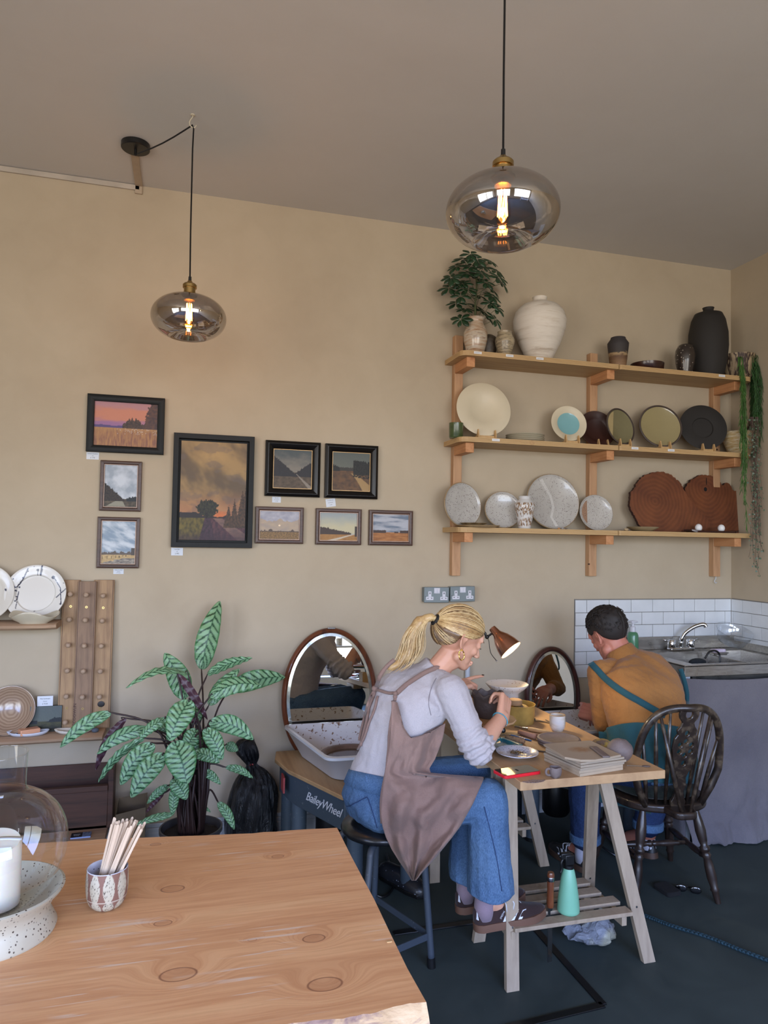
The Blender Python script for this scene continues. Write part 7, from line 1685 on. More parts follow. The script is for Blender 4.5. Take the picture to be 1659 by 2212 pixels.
# stack of plaster/board bats
p0, p1, p2 = at(1172, 1640), at(1233, 1682), at(1341, 1668); M_BAT = wood('pale_bat', (172, 154, 132), (156, 138, 116), 'X', 10, .75, 4); M_PLAST = flat('plaster_bat', (156, 142, 124), .8, var=.06, scale=6)
cx_, cy_ = (p0.x+p2.x)/2+.012, (p1.y)+.118; zz = ZT; random.seed(8)
blabs = ['lowest board in the stack of square pottery boards', 'second board up in the square board stack', 'third board up in the square board stack', 'fourth board up in the square board stack', 'fifth board, just below the top of the square board stack', 'top board of the stack, square with a brown clay stain']
bat = None
for k in range(6):
    th = .0105 if k in (0, 1) else .008; rz = math.radians([10, 9, 10, 8, 9, 4][k]); w_ = [.195, .195, .200, .200, .195, .19][k]
    r = thing('pottery_board', blabs[k], 'board', (cx_+random.uniform(-.004, .004)-(.012 if k == 5 else 0), cy_+random.uniform(-.003, .003)+(.006 if k == 5 else 0), zz), rz, group='square boards stacked on the worktop')
    if k == 5: poly = [(-.105, -.06), (-.07, -.105), (-.02, -.118), (.105, -.095), (.11, .09), (-.09, .10)]
    else: poly = [(-w_/2, -w_/2), (w_/2, -w_/2), (w_/2, w_/2), (-w_/2, w_/2)]
    MB().prism(poly, 0, th).build('board', [M_PLAST, M_BAT][k < 2], r, bevel=.0012); zz += th+.0006
    if k == 5:
        def stm():
            m, n, b = _new('clay_stain_board'); v = coords(n); g = n.nodes.new('ShaderNodeTexGradient'); g.gradient_type = 'SPHERICAL'; mp = n.nodes.new('ShaderNodeMapping'); mp.inputs['Scale'].default_value = (17, 22, 17); n.links.new(v, mp.inputs[0]); n.links.new(mp.outputs[0], g.inputs[0])
            t_ = tex(n, v, 50, 4, .7); mm_ = n.nodes.new('ShaderNodeMath'); mm_.operation = 'MULTIPLY'; n.links.new(g.outputs[1], mm_.inputs[0]); n.links.new(t_, mm_.inputs[1]); n.links.new(ramp(n, mm_.outputs[0], [(.05, C(162, 145, 124)), (.35, C(146, 112, 80))]), b.inputs['Base Color']); b.inputs['Roughness'].default_value = .8; return m
        bpy.data.objects[r.children[0].name].data.materials[0] = stm()
r = thing('clay_strip', 'flat grey strip of clay lying across the top board', 'clay strip', (cx_+.035, cy_-.045, zz), math.radians(80)); q = MB().grid(lambda u, v: V((lerp(-.062, .058, u), lerp(-.013, .013, v)+.001*fbm(u*20, v), .0035+.0006*fbm(u*30, v*9))), 24, 4); q.build('strip', M_CLAY, r, solid=.005, smooth=60)
# ball of clay
p = at(1345, 1650); r = thing('clay_ball', 'rounded lump of grey clay at the right end of the worktop', 'clay', (p.x, p.y+.02, ZT)); q = MB().ball((0, 0, .043), (.048, .046, .043), n=40, m=24); q.v = [p_+p_.normalized()*.004*fbm(p_.x*25, p_.y*25, p_.z*25) for p_ in q.v]; q.v = [V((a.x, a.y, max(a.z, 0))) for a in q.v]; q.build('lump', M_CLAY, r, smooth=180)
p = at(1308, 1614); r = thing('sponge', 'yellow clay smeared sponge behind the clay lump', 'sponge', (p.x-.02, p.y, ZT))
def spm():
    m, n, b = _new('yellow_sponge'); v = coords(n); n.links.new(ramp(n, tex(n, v, 26, 3, .6), [(.42, C(112, 94, 80)), (.56, C(160, 134, 66))]), b.inputs['Base Color']); b.inputs['Roughness'].default_value = .95; bump(n, b, tex(n, v, 220, 2), .8, .004); return m
M_SPO = spm(); q = MB().ball((0, 0, .017), (.040, .026, .017), n=32, m=16); q.v = [V((a.x, a.y, max(0, min(.031, a.z)))) for a in q.v]; q.build('sponge', M_SPO, r, smooth=60)
p = at(1385, 1658); r = thing('needle_tool', 'fine needle tool with a leaf shaped end beside the clay lump', 'tool', (p.x, p.y+.01, ZT), -.35); MB().tube([(-.045, 0, .002), (.012, 0, .002)], .0012, 6).build('needle', M_STEEL, r); MB().ball((.024, 0, .003), (.016, .0065, .003), n=14, m=8).build('blade', M_CLAYD, r, smooth=180)
# lidded grey plate
p = at(1207, 1606); r = thing('clay_plate', 'unfired grey clay plate upside down on a matching disc', 'plate', (p.x, p.y, ZT)); MB().lathe([(0, 0), (.078, 0), (.084, .004), (.084, .010), (.078, .012), (.072, .012)], 56).build('lower_disc', M_CLAY, r, smooth=40); MB().lathe([(0, .012), (.084, .012), (.087, .016), (.085, .022), (.077, .0235), (.074, .021), (0, .021)], 56).build('upper_plate', M_CLAY, r, smooth=40)
# tools
p = at(1165, 1625); r = thing('modelling_tool', 'long dark metal modelling tool lying beside the grey plate', 'tool', (p.x-.008, p.y+.02, ZT), -.75); MB().beam((-.06, 0, .003), (.05, 0, .003), .010, .003).build('blade', M_CLAYD, r, bevel=.001); MB().tube([(.045, 0, .006), (.10, 0, .006)], .007, 10).build('handle', flat('dark_handle', (60, 52, 52), .5), r, smooth=50)
p = at(1080, 1613); r = thing('turquoise_plate', 'square turquoise glazed dish under the woman\'s forearm', 'dish', (p.x, p.y, ZT), .3)
def tqm():
    m, n, b = _new('turquoise_glaze_dish'); n.links.new(ramp(n, tex(n, coords(n), 14, 2), [(.35, C(30, 96, 112)), (.6, C(58, 132, 142)), (.72, C(172, 160, 128))]), b.inputs['Base Color']); b.inputs['Roughness'].default_value = .15; b.inputs['Coat Weight'].default_value = .5; return m
q = MB().grid(lambda u, v: V(((u-.5)*.125, (v-.5)*.125, .003+.012*(max(abs(u-.5), abs(v-.5))*2)**3+.0)), 16, 16); q.build('dish', tqm(), r, smooth=180, solid=.003)
p = at(1113, 1586); r = thing('wooden_rib', 'oval wooden rib tool with a clay coating', 'tool', (p.x-.03, p.y+.0, ZT), -.2); q = MB().prism([(.05*math.cos(a), .018*math.sin(a)) for a in [2*PI*k/28 for k in range(28)]], 0, .005); q.build('rib', flat('rib_wood', (130, 106, 72), .7, var=.4, scale=30), r, bevel=.001)
def rod(px0, py0, px1, py1, rad, label, cat, m, name='tool', m2=None, split=.45, r2=None, z=None):
    a, b = at(px0, py0), at(px1, py1); z = z or rad; r = thing(name, label, cat, (a.x, a.y, ZT)); d = b-a; d.z = 0
    if m2: MB().tube([(0, 0, z), (d.x*split, d.y*split, z)], r2 or rad*.7, 12).build('ferrule', m2, r, smooth=50); MB().tube([(d.x*split, d.y*split, z), (d.x*(split+.1), d.y*(split+.1), z), (d.x*.9, d.y*.9, z), (d.x, d.y, z)], [rad*.8, rad, rad, rad*.7], 14).build('handle', m, r, smooth=50)
    else: MB().tube([(0, 0, z), (d.x*.05, d.y*.05, z), (d.x*.95, d.y*.95, z), (d.x, d.y, z)], [rad*.6, rad, rad, rad*.6], 14).build('rod', m, r, smooth=50)
    return r
M_CORK = flat('cork_like_clay', (150, 116, 84), .9, var=.4, scale=90, bmp=.7); M_BAM = wood('bamboo_handle', (186, 150, 104), (160, 124, 84), 'X', 10, .5, 3)
rod(1092, 1598, 1133, 1608, .011, 'rough cork coloured clay roll nearest the blue tool', 'clay roll', M_CORK, 'clay_roll'); rod(1098, 1588, 1148, 1602, .0035, 'thin blue handled sculpting tool', 'tool', flat('blue_lacquer', (44, 96, 148), .3, coat=.4), m2=M_STEEL, split=.12)
rod(1120, 1586, 1158, 1598, .0105, 'thick reddish brown clay coil between the tools', 'clay coil', flat('reddish_clay', (158, 116, 96), .8, bmp=.3), 'clay_coil'); rod(1142, 1590, 1176, 1596, .008, 'shorter pinkish clay coil near the grey plate', 'clay coil', flat('pinkish_clay', (150, 116, 102), .8, bmp=.3), 'clay_coil')
rod(1112, 1574, 1196, 1590, .0095, 'steel bladed tool with a bamboo handle in front of the white cup', 'tool', M_BAM, m2=M_STEEL, split=.36, r2=.005)
p = at(1204, 1578); r = thing('white_cup', 'small white glazed cup with a bare clay rim on the worktop', 'cup', (p.x, p.y, ZT)); MB().lathe([(0, .004), (.020, .004), (.021, 0), (.024, 0), (.026, .006), (.032, .016), (.034, .035), (.0335, .066), (.0305, .067), (.030, .035), (.026, .012), (0, .010)], 44).build('cup', bands('milky_glaze', [(186, 188, 198), (204, 200, 196), (190, 176, 152), (206, 206, 210)], 14, 'Z', 1, .2, 2, .6), r, smooth=60); MB().lathe([(.0300, .0665), (.0318, .0685), (.0337, .0665)], 40).build('bare_rim', flat('toasted_rim', (150, 116, 74), .6), r, smooth=180)
# yellow tub with sponges
p = at(1117, 1560); yt = (p.x, p.y-.0, ZT); r = thing('plastic_tub', 'round translucent tub with yellow sponges behind the forearm', 'tub', yt)
M_TUB = flat('cloudy_yellow_plastic', (152, 124, 66), .35, var=.35, scale=14); MB().lathe([(0, 0), (.072, 0), (.074, .004), (.078, .080), (.080, .083), (.077, .083), (.072, .006), (0, .004)], 56).build('tub', M_TUB, r, smooth=50)
r = thing('sponge', 'yellow sponge stuffed inside the translucent tub', 'sponge', (yt[0]+.02, yt[1], ZT+.01)); MB().ball((0, 0, .035), (.042, .04, .034), n=24, m=14).build('sponge', M_SPO, r, smooth=180)
r = thing('clay_puck', 'round brown clay puck lying on top of the tub', 'clay', (yt[0]-.012, yt[1]+.0, ZT+.079)); MB().lathe([(0, 0), (.030, 0), (.033, .006), (.032, .020), (.028, .023), (0, .023)], 36).build('puck', flat('brown_clay', (132, 104, 74), .8, bmp=.4), r, smooth=50)
# banding wheel with bat, pot
c = V((1.190, -1.045, 0)); r = thing('banding_wheel', 'turquoise banding wheel topped with a wooden bat carrying the dark pot', 'banding wheel', (c.x, c.y, ZT)); M_TQ = flat('turquoise_enamel', (44, 122, 132), .3, coat=.4)
MB().lathe([(0, 0), (.065, 0), (.068, .004), (.045, .010), (.016, .016), (.012, .022), (.012, .075), (0, .075)], 44).build('base', M_TQ, r, smooth=50); MB().lathe([(0, .075), (.10, .075), (.105, .078), (.105, .083), (0, .084)], 56).build('turntable', M_TQ, r, smooth=40)
MB().lathe([(0, .084), (.122, .084), (.124, .087), (.122, .092), (0, .092)], 14).build('bat', M_TBL, r, smooth=30)
q = MB().tube([(.035, -.075, .060), (.012, -.02, .060)], .004, 8); q.ball((.040, -.085, .060), (.010, .006, .010)); q.build('thumbscrew', M_BLK, r, smooth=50)
zp = ZT+.0925; r = thing('pinch_pot', 'dark wet clay pot with a scalloped rim in the woman\'s hands', 'pot', (1.205, -1.035, zp))
def rimf(p, a, i):
    t = p.z/.09; return (p.x, p.y, p.z+(.005*math.sin(a*9)+.002*math.sin(a*4))*smooth01(.7, 1, t))
MB().lathe([(0, 0), (.044, 0), (.049, .006), (.057, .05), (.062, .080), (.067, .086), (.066, .096), (.058, .096), (.053, .082), (.049, .05), (.042, .008), (0, .006)], 72, fn=rimf).build('body', M_CLAYD, r, smooth=60)
MB().ball((.045, -.040, .099), (.008, .006, .009), n=12, m=8).build('clay_nub', M_CLAYD, r, smooth=180)
# wide white bowl on a foot
p = onY(1095, 1500, -.62); q_ = at(1097, 1545); r = thing('pedestal_bowl', 'wide white speckled bowl on a tall foot behind the hands', 'bowl', (onY(1095, 1500, -.64).x, -.64, ZT)); M_SPWW = speckle('speckled_cream_glaze', (206, 198, 190), (120, 84, 50), 90, .22, .25, (212, 206, 200), coat=.4)
hb = onY(1095, 1478, -.64).z-ZT
MB().lathe([(0, .004), (.050, .004), (.052, 0), (.056, 0), (.050, hb*.4), (.056, hb*.72), (.082, hb*.86), (.099, hb), (.0985, hb+.004), (.093, hb+.002), (.07, hb*.90), (.03, hb*.82), (0, hb*.80)], 64).build('bowl', M_SPWW, r, smooth=60)
p = onY(1003, 1510, -.62); r = thing('glass_jar', 'low glass jar with copper coloured bits at the far end of the worktop', 'jar', (onY(1003, 1510, -.60).x, -.60, ZT)); hb2 = onY(1003, 1502, -.60).z-ZT
MB().lathe([(0, .002), (.036, .002), (.040, .01), (.040, .05), (.036, .056), (.036, .06), (.033, .06), (.034, .05), (.035, .008), (0, .006)], 40).build('jar', glass('jar_glass', (.9, .88, .86), .02), r, smooth=50); q = MB(); random.seed(2)
for k in range(40): a = random.uniform(0, 6.3); d_ = random.uniform(0, .028); q.ball((math.cos(a)*d_, math.sin(a)*d_, .012+random.random()*.018), .005, n=6, m=4)
q.build('copper_bits', flat('copper_bits', (186, 116, 84), .4, metal=.5), r)['kind'] = 'stuff'
# box of tools, scissors, wire
p = at(1010, 1600); r = thing('wooden_box', 'pale wooden box behind the elbow under the banding wheel bat', 'box', (1.175, -.86, ZT)); q = MB()
for a, b in (((-.07, -.05, 0), (.07, -.042, .055)), ((-.07, .042, 0), (.07, .05, .055)), ((-.07, -.042, 0), (-.062, .042, .055)), ((.062, -.042, 0), (.07, .042, .055)), ((-.062, -.042, 0), (.062, .042, .006))): q.bb(a, b)
q.build('box', M_STAND, r, bevel=.001)
p = at(1178, 1560); r = thing('scissors', 'black handled scissors between the tub and the white cup', 'scissors', (p.x-.02, p.y+.01, ZT), -.9)
for s_ in (-1, 1): MB().tube([(-.045+.014*math.cos(t_), s_*.012+.010*math.sin(t_), .004) for t_ in [2*PI*k/14 for k in range(15)]], .003, 6).build('finger_loop', M_BLK, r, smooth=180); MB().beam((-.032, s_*.006, .003+.001*s_), (.06, -s_*.003, .003+.001*s_), .008, .0015).build('blade', M_STEEL, r)
rod(1178, 1556, 1203, 1568, .0022, 'thin wire tool lying toward the white cup', 'tool', M_STEEL, 'wire_tool')
# copper desk lamp
y_ = -.62; tip = onY(1063, 1357, y_); mo_ = onY(1088, 1398, y_); ax = (mo_-tip).normalized(); ax = (ax+V((0, -.66, 0))).normalized(); jn_ = onY(1052, 1376, y_); bs = V((1.245, -.42, ZT))
dl = thing('desk_lamp', 'copper desk lamp lit warm white behind the woman\'s head', 'lamp', bs); M_COP = flat('brushed_copper', (196, 142, 120), .25, metal=1, var=.12, scale=30); M_LITIN = flat('lamp_inside', (240, 220, 180), .6, emit=(1, .78, .42), es=2.2)
x, y, z = frame(ax); Ltot = .135
def lring(t, r_): return [tip+z*(t*Ltot)+(x*math.cos(a)+y*math.sin(a))*r_ for a in [2*PI*k/40 for k in range(40)]]
sh_ = [(-.02, .008), (0, .017), (.25, .021), (.32, .026), (.5, .040), (.75, .051), (1, .057)]
w_ = MB().loft([lring(t, r_) for t, r_ in sh_], cap=False); w_.f.append(list(range(40))[::-1]); w_.build('shade', M_COP, dl, world=True, smooth=50)
w_ = MB().loft([lring(t, r_-.0022) for t, r_ in sh_[2:]], cap=False); w_.f = [f[::-1] for f in w_.f]; w_.build('shade_lining', M_LITIN, dl, world=True, smooth=50)
bp_ = tip+z*(.78*Ltot); MB().ball(bp_, .026, n=20, m=12).build('bulb', flat('lamp_bulb', (255, 240, 210), .4, emit=(1, .76, .40), es=7), dl, world=True, smooth=180)
L = bpy.data.lights.new('desk_lamp_light', 'SPOT'); L.energy = 5; L.color = (1, .78, .5); L.spot_size = 1.9; L.spot_blend = .5; L.shadow_soft_size = .025; lo = bpy.data.objects.new('desk_lamp_light', L); COL.objects.link(lo); lo.location = tip+z*(Ltot*1.02); lo.rotation_euler = z.to_track_quat('-Z', 'Y').to_euler()
MB().tube(crv([bs+V((0, 0, .01)), bs+V((-.02, 0, .15)), bs+V((-.03, -.05, .28)), jn_+V((-.03, .02, .02)), jn_], 6), .006, 10).build('gooseneck', M_BLK, dl, world=True, smooth=180)
MB().lathe([(0, 0), (.05, 0), (.052, .006), (.02, .014), (0, .016)], 36).build('base', M_BLK, dl, smooth=40); MB().ball(jn_, .010, n=12, m=8).build('knuckle', M_BLK, dl, world=True, smooth=180); MB().tube([jn_, tip+z*.02], .005, 8).build('bracket', M_BLK, dl, world=True)
q1 = onY(1056, 1385, y_-.03); q2_ = onY(1060, 1410, y_-.03); q3_ = onY(1073, 1428, y_-.03); MB().tube(crv([jn_, q1, q2_, q3_], 6), .0016, 6).build('switch_wire', M_BLK, dl, world=True, smooth=180); MB().ball(q3_, .004, n=10, m=6).build('switch_bead', M_STEEL, dl, world=True, smooth=180)
# white pipe on the wall
x0 = onY(1010, 1480, -.02).x; r = thing('wall_pipe', 'white vertical pipe on the wall behind the woman\'s hand', 'pipe', (x0, -.018, .125)); MB().tube([(0, 0, 0), (0, 0, onY(1010, 1432, -.02).z-.125)], .014, 16).build('pipe', M_WHITE, r, smooth=50); MB().lathe([(0, .30), (.019, .30), (.019, .325), (0, .325)], 16).build('collar', M_WHITE, r)

# ================================================================ UNDER THE TABLE
p = onZ(1237, 1978, .2); r = thing('spray_bottle', 'mint green spray bottle with black trigger on the trestle shelf', 'spray bottle', (p.x, p.y+.03, .2)); M_MINT = flat('mint_plastic', (122, 182, 152), .4, var=.03)
MB().lathe([(0, 0), (.036, 0), (.040, .004), (.040, .012), (.036, .06), (.028, .115), (.021, .148), (.019, .152), (.018, .158), (0, .158)], 48).build('bottle', M_MINT, r, smooth=50); MB().lathe([(0, .156), (.019, .156), (.0185, .168), (.014, .170), (0, .170)], 28).build('collar', M_BLK, r, smooth=40)
q = MB().bb((-.018, -.011, .168), (.018, .011, .205)); q.bb((-.034, -.009, .190), (.006, .009, .212)); q.bb((-.040, -.006, .196), (-.030, .006, .206)); q.build('trigger_head', M_BLK, r, bevel=.003); MB().tube(crv([(-.022, 0, .192), (-.030, 0, .175), (-.028, 0, .155), (-.033, 0, .140)], 5), [.005]*8+[.004]*8, 8).build('trigger', M_BLK, r, smooth=180)
r = thing('wooden_handled_saw', 'blade tool with a brown wooden handle stuck through the trestle shelf', 'saw', (onZ(1190, 1965, .2).x-.008, -1.355, 0), .2); MB().tube([(0, 0, .215), (0, 0, .225), (.001, 0, .28), (.002, 0, .33), (.002, 0, .338)], [.012, .014, .012, .0135, .011], 16).build('handle', wood('varnished_handle', (130, 74, 44), (98, 52, 32), 'Z', 20, .3, 5, coat=.5), r, smooth=50); MB().lathe([(.0138, .308), (.0142, .309), (.0142, .322), (.0138, .323)], 20, c=(.0015, 0, 0)).build('steel_band', M_STEEL, r, smooth=40); MB().bb((-.010, -.0012, .02), (.010, .0012, .22)).build('blade', M_STEEL, r)
# crumpled plastic bag
def bagm():
    m, n, b = _new('crumpled_plastic'); v = coords(n); b.inputs['Base Color'].default_value = (*C(176, 178, 184), 1); b.inputs['Roughness'].default_value = .3; b.inputs['Alpha'].default_value = .75; bump(n, b, tex(n, v, 30, 5, .7, 1), .9, .02); n.links.new(ramp(n, tex(n, v, 9, 2), [(.5, C(150, 154, 164)), (.62, C(182, 180, 160))]), b.inputs['Base Color']); return m
p = onZ(1290, 2040, 0); r = thing('plastic_bag', 'crumpled white plastic bag on the floor under the trestle shelf', 'plastic bag', (p.x, p.y+.03, 0)); q = MB().ball((0, 0, .04), (.10, .07, .045), n=90, m=50)
q.v = [V((a.x*(1+.28*fbm(a.x*14, a.y*14, a.z*14))+.02*fbm(a.z*40, a.x*30, 2), a.y*(1+.25*fbm(a.x*16, a.y*16, 3)), max(.002, a.z*(1+.5*fbm(a.x*20, a.y*20, a.z*20, 4))))) for a in q.v]; q.build('bag', bagm(), r, smooth=50)
# wallet and sunglasses
p = onZ(1441, 1926, 0); r = thing('black_pouch', 'flat black pouch on the floor behind the chair leg', 'pouch', (p.x, p.y, 0), .1); MB().prism(rrect(.075, .10, .014), 0, .02).build('pouch', flat('black_felt', (14, 14, 15), .95), r, bevel=.004, smooth=40)
p = onZ(1487, 1928, 0); r = thing('sunglasses', 'folded black sunglasses on the floor by the chair foot', 'sunglasses', (p.x, p.y, 0), -.6)
for s_ in (-1, 1):
    q = MB().ball((s_*.030, 0, .014), (.024, .004, .016), n=20, m=10); q.build('lens', flat('dark_lens', (10, 10, 12), .08, coat=1), r, smooth=180); MB().tube([(s_*.052, 0, .022), (s_*.030, .018, .018), (-s_*.045, .022, .010)], .003, 6).build('temple_arm', M_BLK, r, smooth=180)
# braided rope
rp_ = [onZ(x_, y_, .008) for x_, y_ in ((1345, 1960), (1400, 1980), (1450, 1999), (1530, 2024), (1600, 2052), (1690, 2086))]; r = thing('braided_rope', 'braided dark teal rope crossing the floor at right', 'rope', (rp_[0].x, rp_[0].y, 0)); M_ROPE = flat('rope_teal', (24, 52, 62), .8, var=.3, scale=60)
cl_ = crv([V((p_.x, p_.y, .007))-V(r.location) for p_ in rp_], 26)
for k in range(3): MB().tube([p_+V((.004*math.sin(i*.75+k*2.09), .006*math.cos(i*.75+k*2.09), .003*math.sin(i*1.5+k*4.18))) for i, p_ in enumerate(cl_)], .0048, 7).build('strand', M_ROPE, r, smooth=180)
# splattered clog behind the stool
p = onZ(872, 1900, 0); cg = thing('splattered_clog', 'black clog spattered with clay slip, on the floor behind the stool', 'shoe', (p.x-.06, p.y+.02, 0)); M_SPL = speckle('splattered_black', (24, 26, 32), (150, 156, 170), 60, .24, .4, coat=.3)
rings = []
for t_, h, w_ in ((0, .045, .030), (.03, .062, .040), (.09, .064, .042), (.15, .072, .044), (.20, .060, .046), (.25, .045, .040), (.275, .028, .022)): rings.append([V((t_-.05, w_*math.cos(a), .012+h*max(-.15, math.sin(a)))) for a in [2*PI*k/20 for k in range(20)]])
q = MB().loft(rings); q.v = [Matrix.Rotation(-1.1, 3, 'Z') @ a for a in q.v]; q.build('upper', M_SPL, cg, smooth=60)
q = MB().prism([(t_-.05, w_) for t_, w_ in ((-.005, .02), (.03, .044), (.12, .046), (.2, .05), (.26, .038), (.285, .0), (.26, -.038), (.2, -.05), (.12, -.046), (.03, -.044), (-.005, -.02))], 0, .018, Matrix.Rotation(-1.1, 4, 'Z')); q.build('sole', M_BLK, cg, bevel=.003)

# ================================================================ SINK
def steelm():
    m, n, b = _new('worn_stainless'); v = coords(n, (1, 8, 8)); t_ = tex(n, v, 12, 5, .7); n.links.new(ramp(n, t_, [(.3, C(150, 146, 140)), (.7, C(184, 180, 174))]), b.inputs['Base Color']); b.inputs['Metallic'].default_value = .9; n.links.new(ramp(n, tex(n, coords(n), 20, 4), [(.3, (.24,)*3), (.7, (.42,)*3)]), b.inputs['Roughness']); return m
M_SS = steelm(); M_CHR = flat('chrome', (205, 207, 210), .06, metal=1, var=.02)
ZK = .905; k = thing('sink_unit', 'stainless steel sink with back ledge in the corner', 'sink', (2.92, -.30, 0)); xl, xr, yf, yb = -.395, .392, -.262, .272
def deck(): # rim with a bowl opening
    w = MB(); ox0, ox1, oy0, oy1 = -.30, .34, -.20, .16
    for a, b in (((xl, yf, ZK-.004), (xr, oy0, ZK)), ((xl, oy1, ZK-.004), (xr, yb, ZK)), ((xl, oy0, ZK-.004), (ox0, oy1, ZK)), ((ox1, oy0, ZK-.004), (xr, oy1, ZK))): w.bb(a, b)
    return w
deck().build('deck', M_SS, k); w = MB(); w.bb((xl, yf, ZK-.055), (xr, yf+.004, ZK+.004)); w.bb((xl, yf, ZK-.055), (xl+.004, yb, ZK+.004)); w.build('apron_edge', M_SS, k, bevel=.002)
w = MB(); w.bb((xl, yb-.006, ZK), (xr, yb+.008, ZK+.075)); w.build('upstand', M_SS, k, bevel=.003); w = MB(); w.bb((xr-.006, yf+.12, ZK), (xr, yb-.006, ZK+.045)); w.build('side_upstand', M_SS, k, bevel=.002)
w = MB().loft([[V((-.30, -.20, ZK)), V((.34, -.20, ZK)), V((.34, .16, ZK)), V((-.30, .16, ZK))], [V((-.28, -.18, ZK-.16)), V((.32, -.18, ZK-.16)), V((.32, .14, ZK-.16)), V((-.28, .14, ZK-.16))]], cap=False); w.f.append([4, 5, 6, 7]); w.build('bowl', M_SS, k, smooth=0)
MB().bb((.045, -.18, ZK-.15), (.055, .14, ZK-.004)).build('divider', M_SS, k, bevel=.003)
for x_ in (-.36, .36): 
    for y_ in (-.22, .23): MB().bb((x_-.018, y_-.018, 0), (x_+.018, y_+.018, ZK-.055)).build('leg', M_WHITE, k)
# mixer tap
tx = onY(1471, 1400, -.085).x; r = thing('mixer_tap', 'chrome mixer tap with curved spout on the sink', 'tap', (tx, -.085, ZK))
MB().tube(crv([(0, 0, 0), (0, 0, .045), (.002, -.004, .07), (.02, -.012, .105), (.06, -.03, .140), (.10, -.05, .158), (.118, -.06, .158), (.124, -.064, .145)], 6), [.013]*8+[.0115]*28+[.0125]*7, 18).build('spout', M_CHR, r, smooth=180); MB().bb((-.085, -.022, .0), (.085, .022, .020)).build('body', M_CHR, r, bevel=.008, seg=3, smooth=40)
for s_ in (-1, 1): MB().lathe([(0, .018), (.021, .018), (.023, .024), (.022, .060), (.018, .066), (0, .067)], 24, c=(s_*.066, 0, 0)).build('handle', M_CHR, r, smooth=40)
for s_ in (-1, 1): MB().tube([(s_*.085, 0, .055), (s_*.12, .005, .066)], [.006, .004], 8).build('lever', M_CHR, r, smooth=180)
# soap dispenser
p = onY(1363, 1385, -.06); r = thing('soap_dispenser', 'green soap bottle with a white pump behind the man\'s head', 'soap dispenser', (p.x, -.060, ZK-.0)); r.location.x = max(2.565, p.x); zz_ = onY(1363, 1341, -.06).z-ZK
MB().lathe([(0, 0), (.030, 0), (.032, .006), (.032, zz_-.085), (.026, zz_-.070), (.014, zz_-.062), (0, zz_-.062)], 32).build('bottle', flat('green_soap', (74, 130, 94), .3, coat=.3), r, smooth=50); MB().lathe([(0, zz_-.066), (.017, zz_-.066), (.016, zz_-.035), (.007, zz_-.032), (.006, zz_-.014), (0, zz_-.014)], 24).build('pump_collar', M_PLAS, r, smooth=50); MB().bb((-.014, -.010, zz_-.014), (.016, .010, zz_)).build('pump_head', M_PLAS, r, bevel=.003); MB().tube([(.010, 0, zz_-.005), (.034, 0, zz_-.007)], .004, 8).build('nozzle', M_PLAS, r)
sc_l = thing('soap_ledge', 'narrow tiled end of the sink ledge carrying the soap bottle', 'ledge', (2.585, -.055, 0)); MB().bb((-.075, -.052, ZK-.03), (-.062+.0, .05, ZK)).build('end_cap', M_SS, sc_l) if False else MB().bb((-.075, -.05, ZK-.03), (-.0605, .045, ZK)).build('ledge', M_SS, sc_l)
# sponge and wire holder, black brush
p = onY(1541, 1400, -.22); r = thing('sponge_rest', 'metal rest holding a striped pink sponge on the sink divider', 'sponge holder', (onZ(1541, 1412, ZK).x, onZ(1541, 1412, ZK).y, ZK)); r.location = (2.985, -.27, ZK-.004)
MB().bb((-.05, -.018, .004), (.05, .018, .016)).build('tray', M_SS, r, bevel=.003); MB().bb((-.058, -.022, .014), (.058, .022, .020)).build('lip', M_SS, r, bevel=.002)
r = thing('striped_sponge', 'pink and white striped sponge resting on the sink', 'sponge', (2.985, -.27, ZK+.0165)); MB().bb((-.042, -.014, 0), (.042, .014, .018)).build('sponge', bands('pink_stripes', [(180, 160, 186), (206, 198, 208)], 60, 'X', 0, .9, 6), r, bevel=.003)
r = thing('washing_brush', 'black dish brush with a looped handle lying in the sink', 'brush', (2.80, -.36, ZK-.01)); MB().tube(crv([(.02, 0, .01), (.05, 0, .045), (.09, 0, .05), (.12, .005, .03), (.12, 0, -.01), (.115, 0, -.04)], 6), .0055, 8).build('handle', M_BLK, r, smooth=180); MB().ball((-.03, 0, -.01), (.055, .025, .022), n=20, m=10).build('brush_head', flat('dark_bristle', (24, 32, 38), .8, bmp=.8, scale=60), r, smooth=180)
# clear plastic bowl
p = onY(1578, 1380, -.16); zc_ = ZK; r = thing('clear_bowl', 'tilted clear plastic bowl leaning in the corner of the sink', 'bowl', (onY(1578, 1400, -.15).x, -.15, ZK)); r.location.x = min(r.location.x, 3.215)
q = MB().lathe([(.004, 0), (.05, 0), (.075, .012), (.096, .06), (.102, .085), (.106, .087)], 64); q.v = [Matrix.Rotation(.42, 3, 'X') @ a+V((0, 0, .045)) for a in q.v]; q.build('bowl', glass('clear_plastic', (.93, .94, .95), .08, 1.4, mirror=.04), r, smooth=60, solid=.0015)
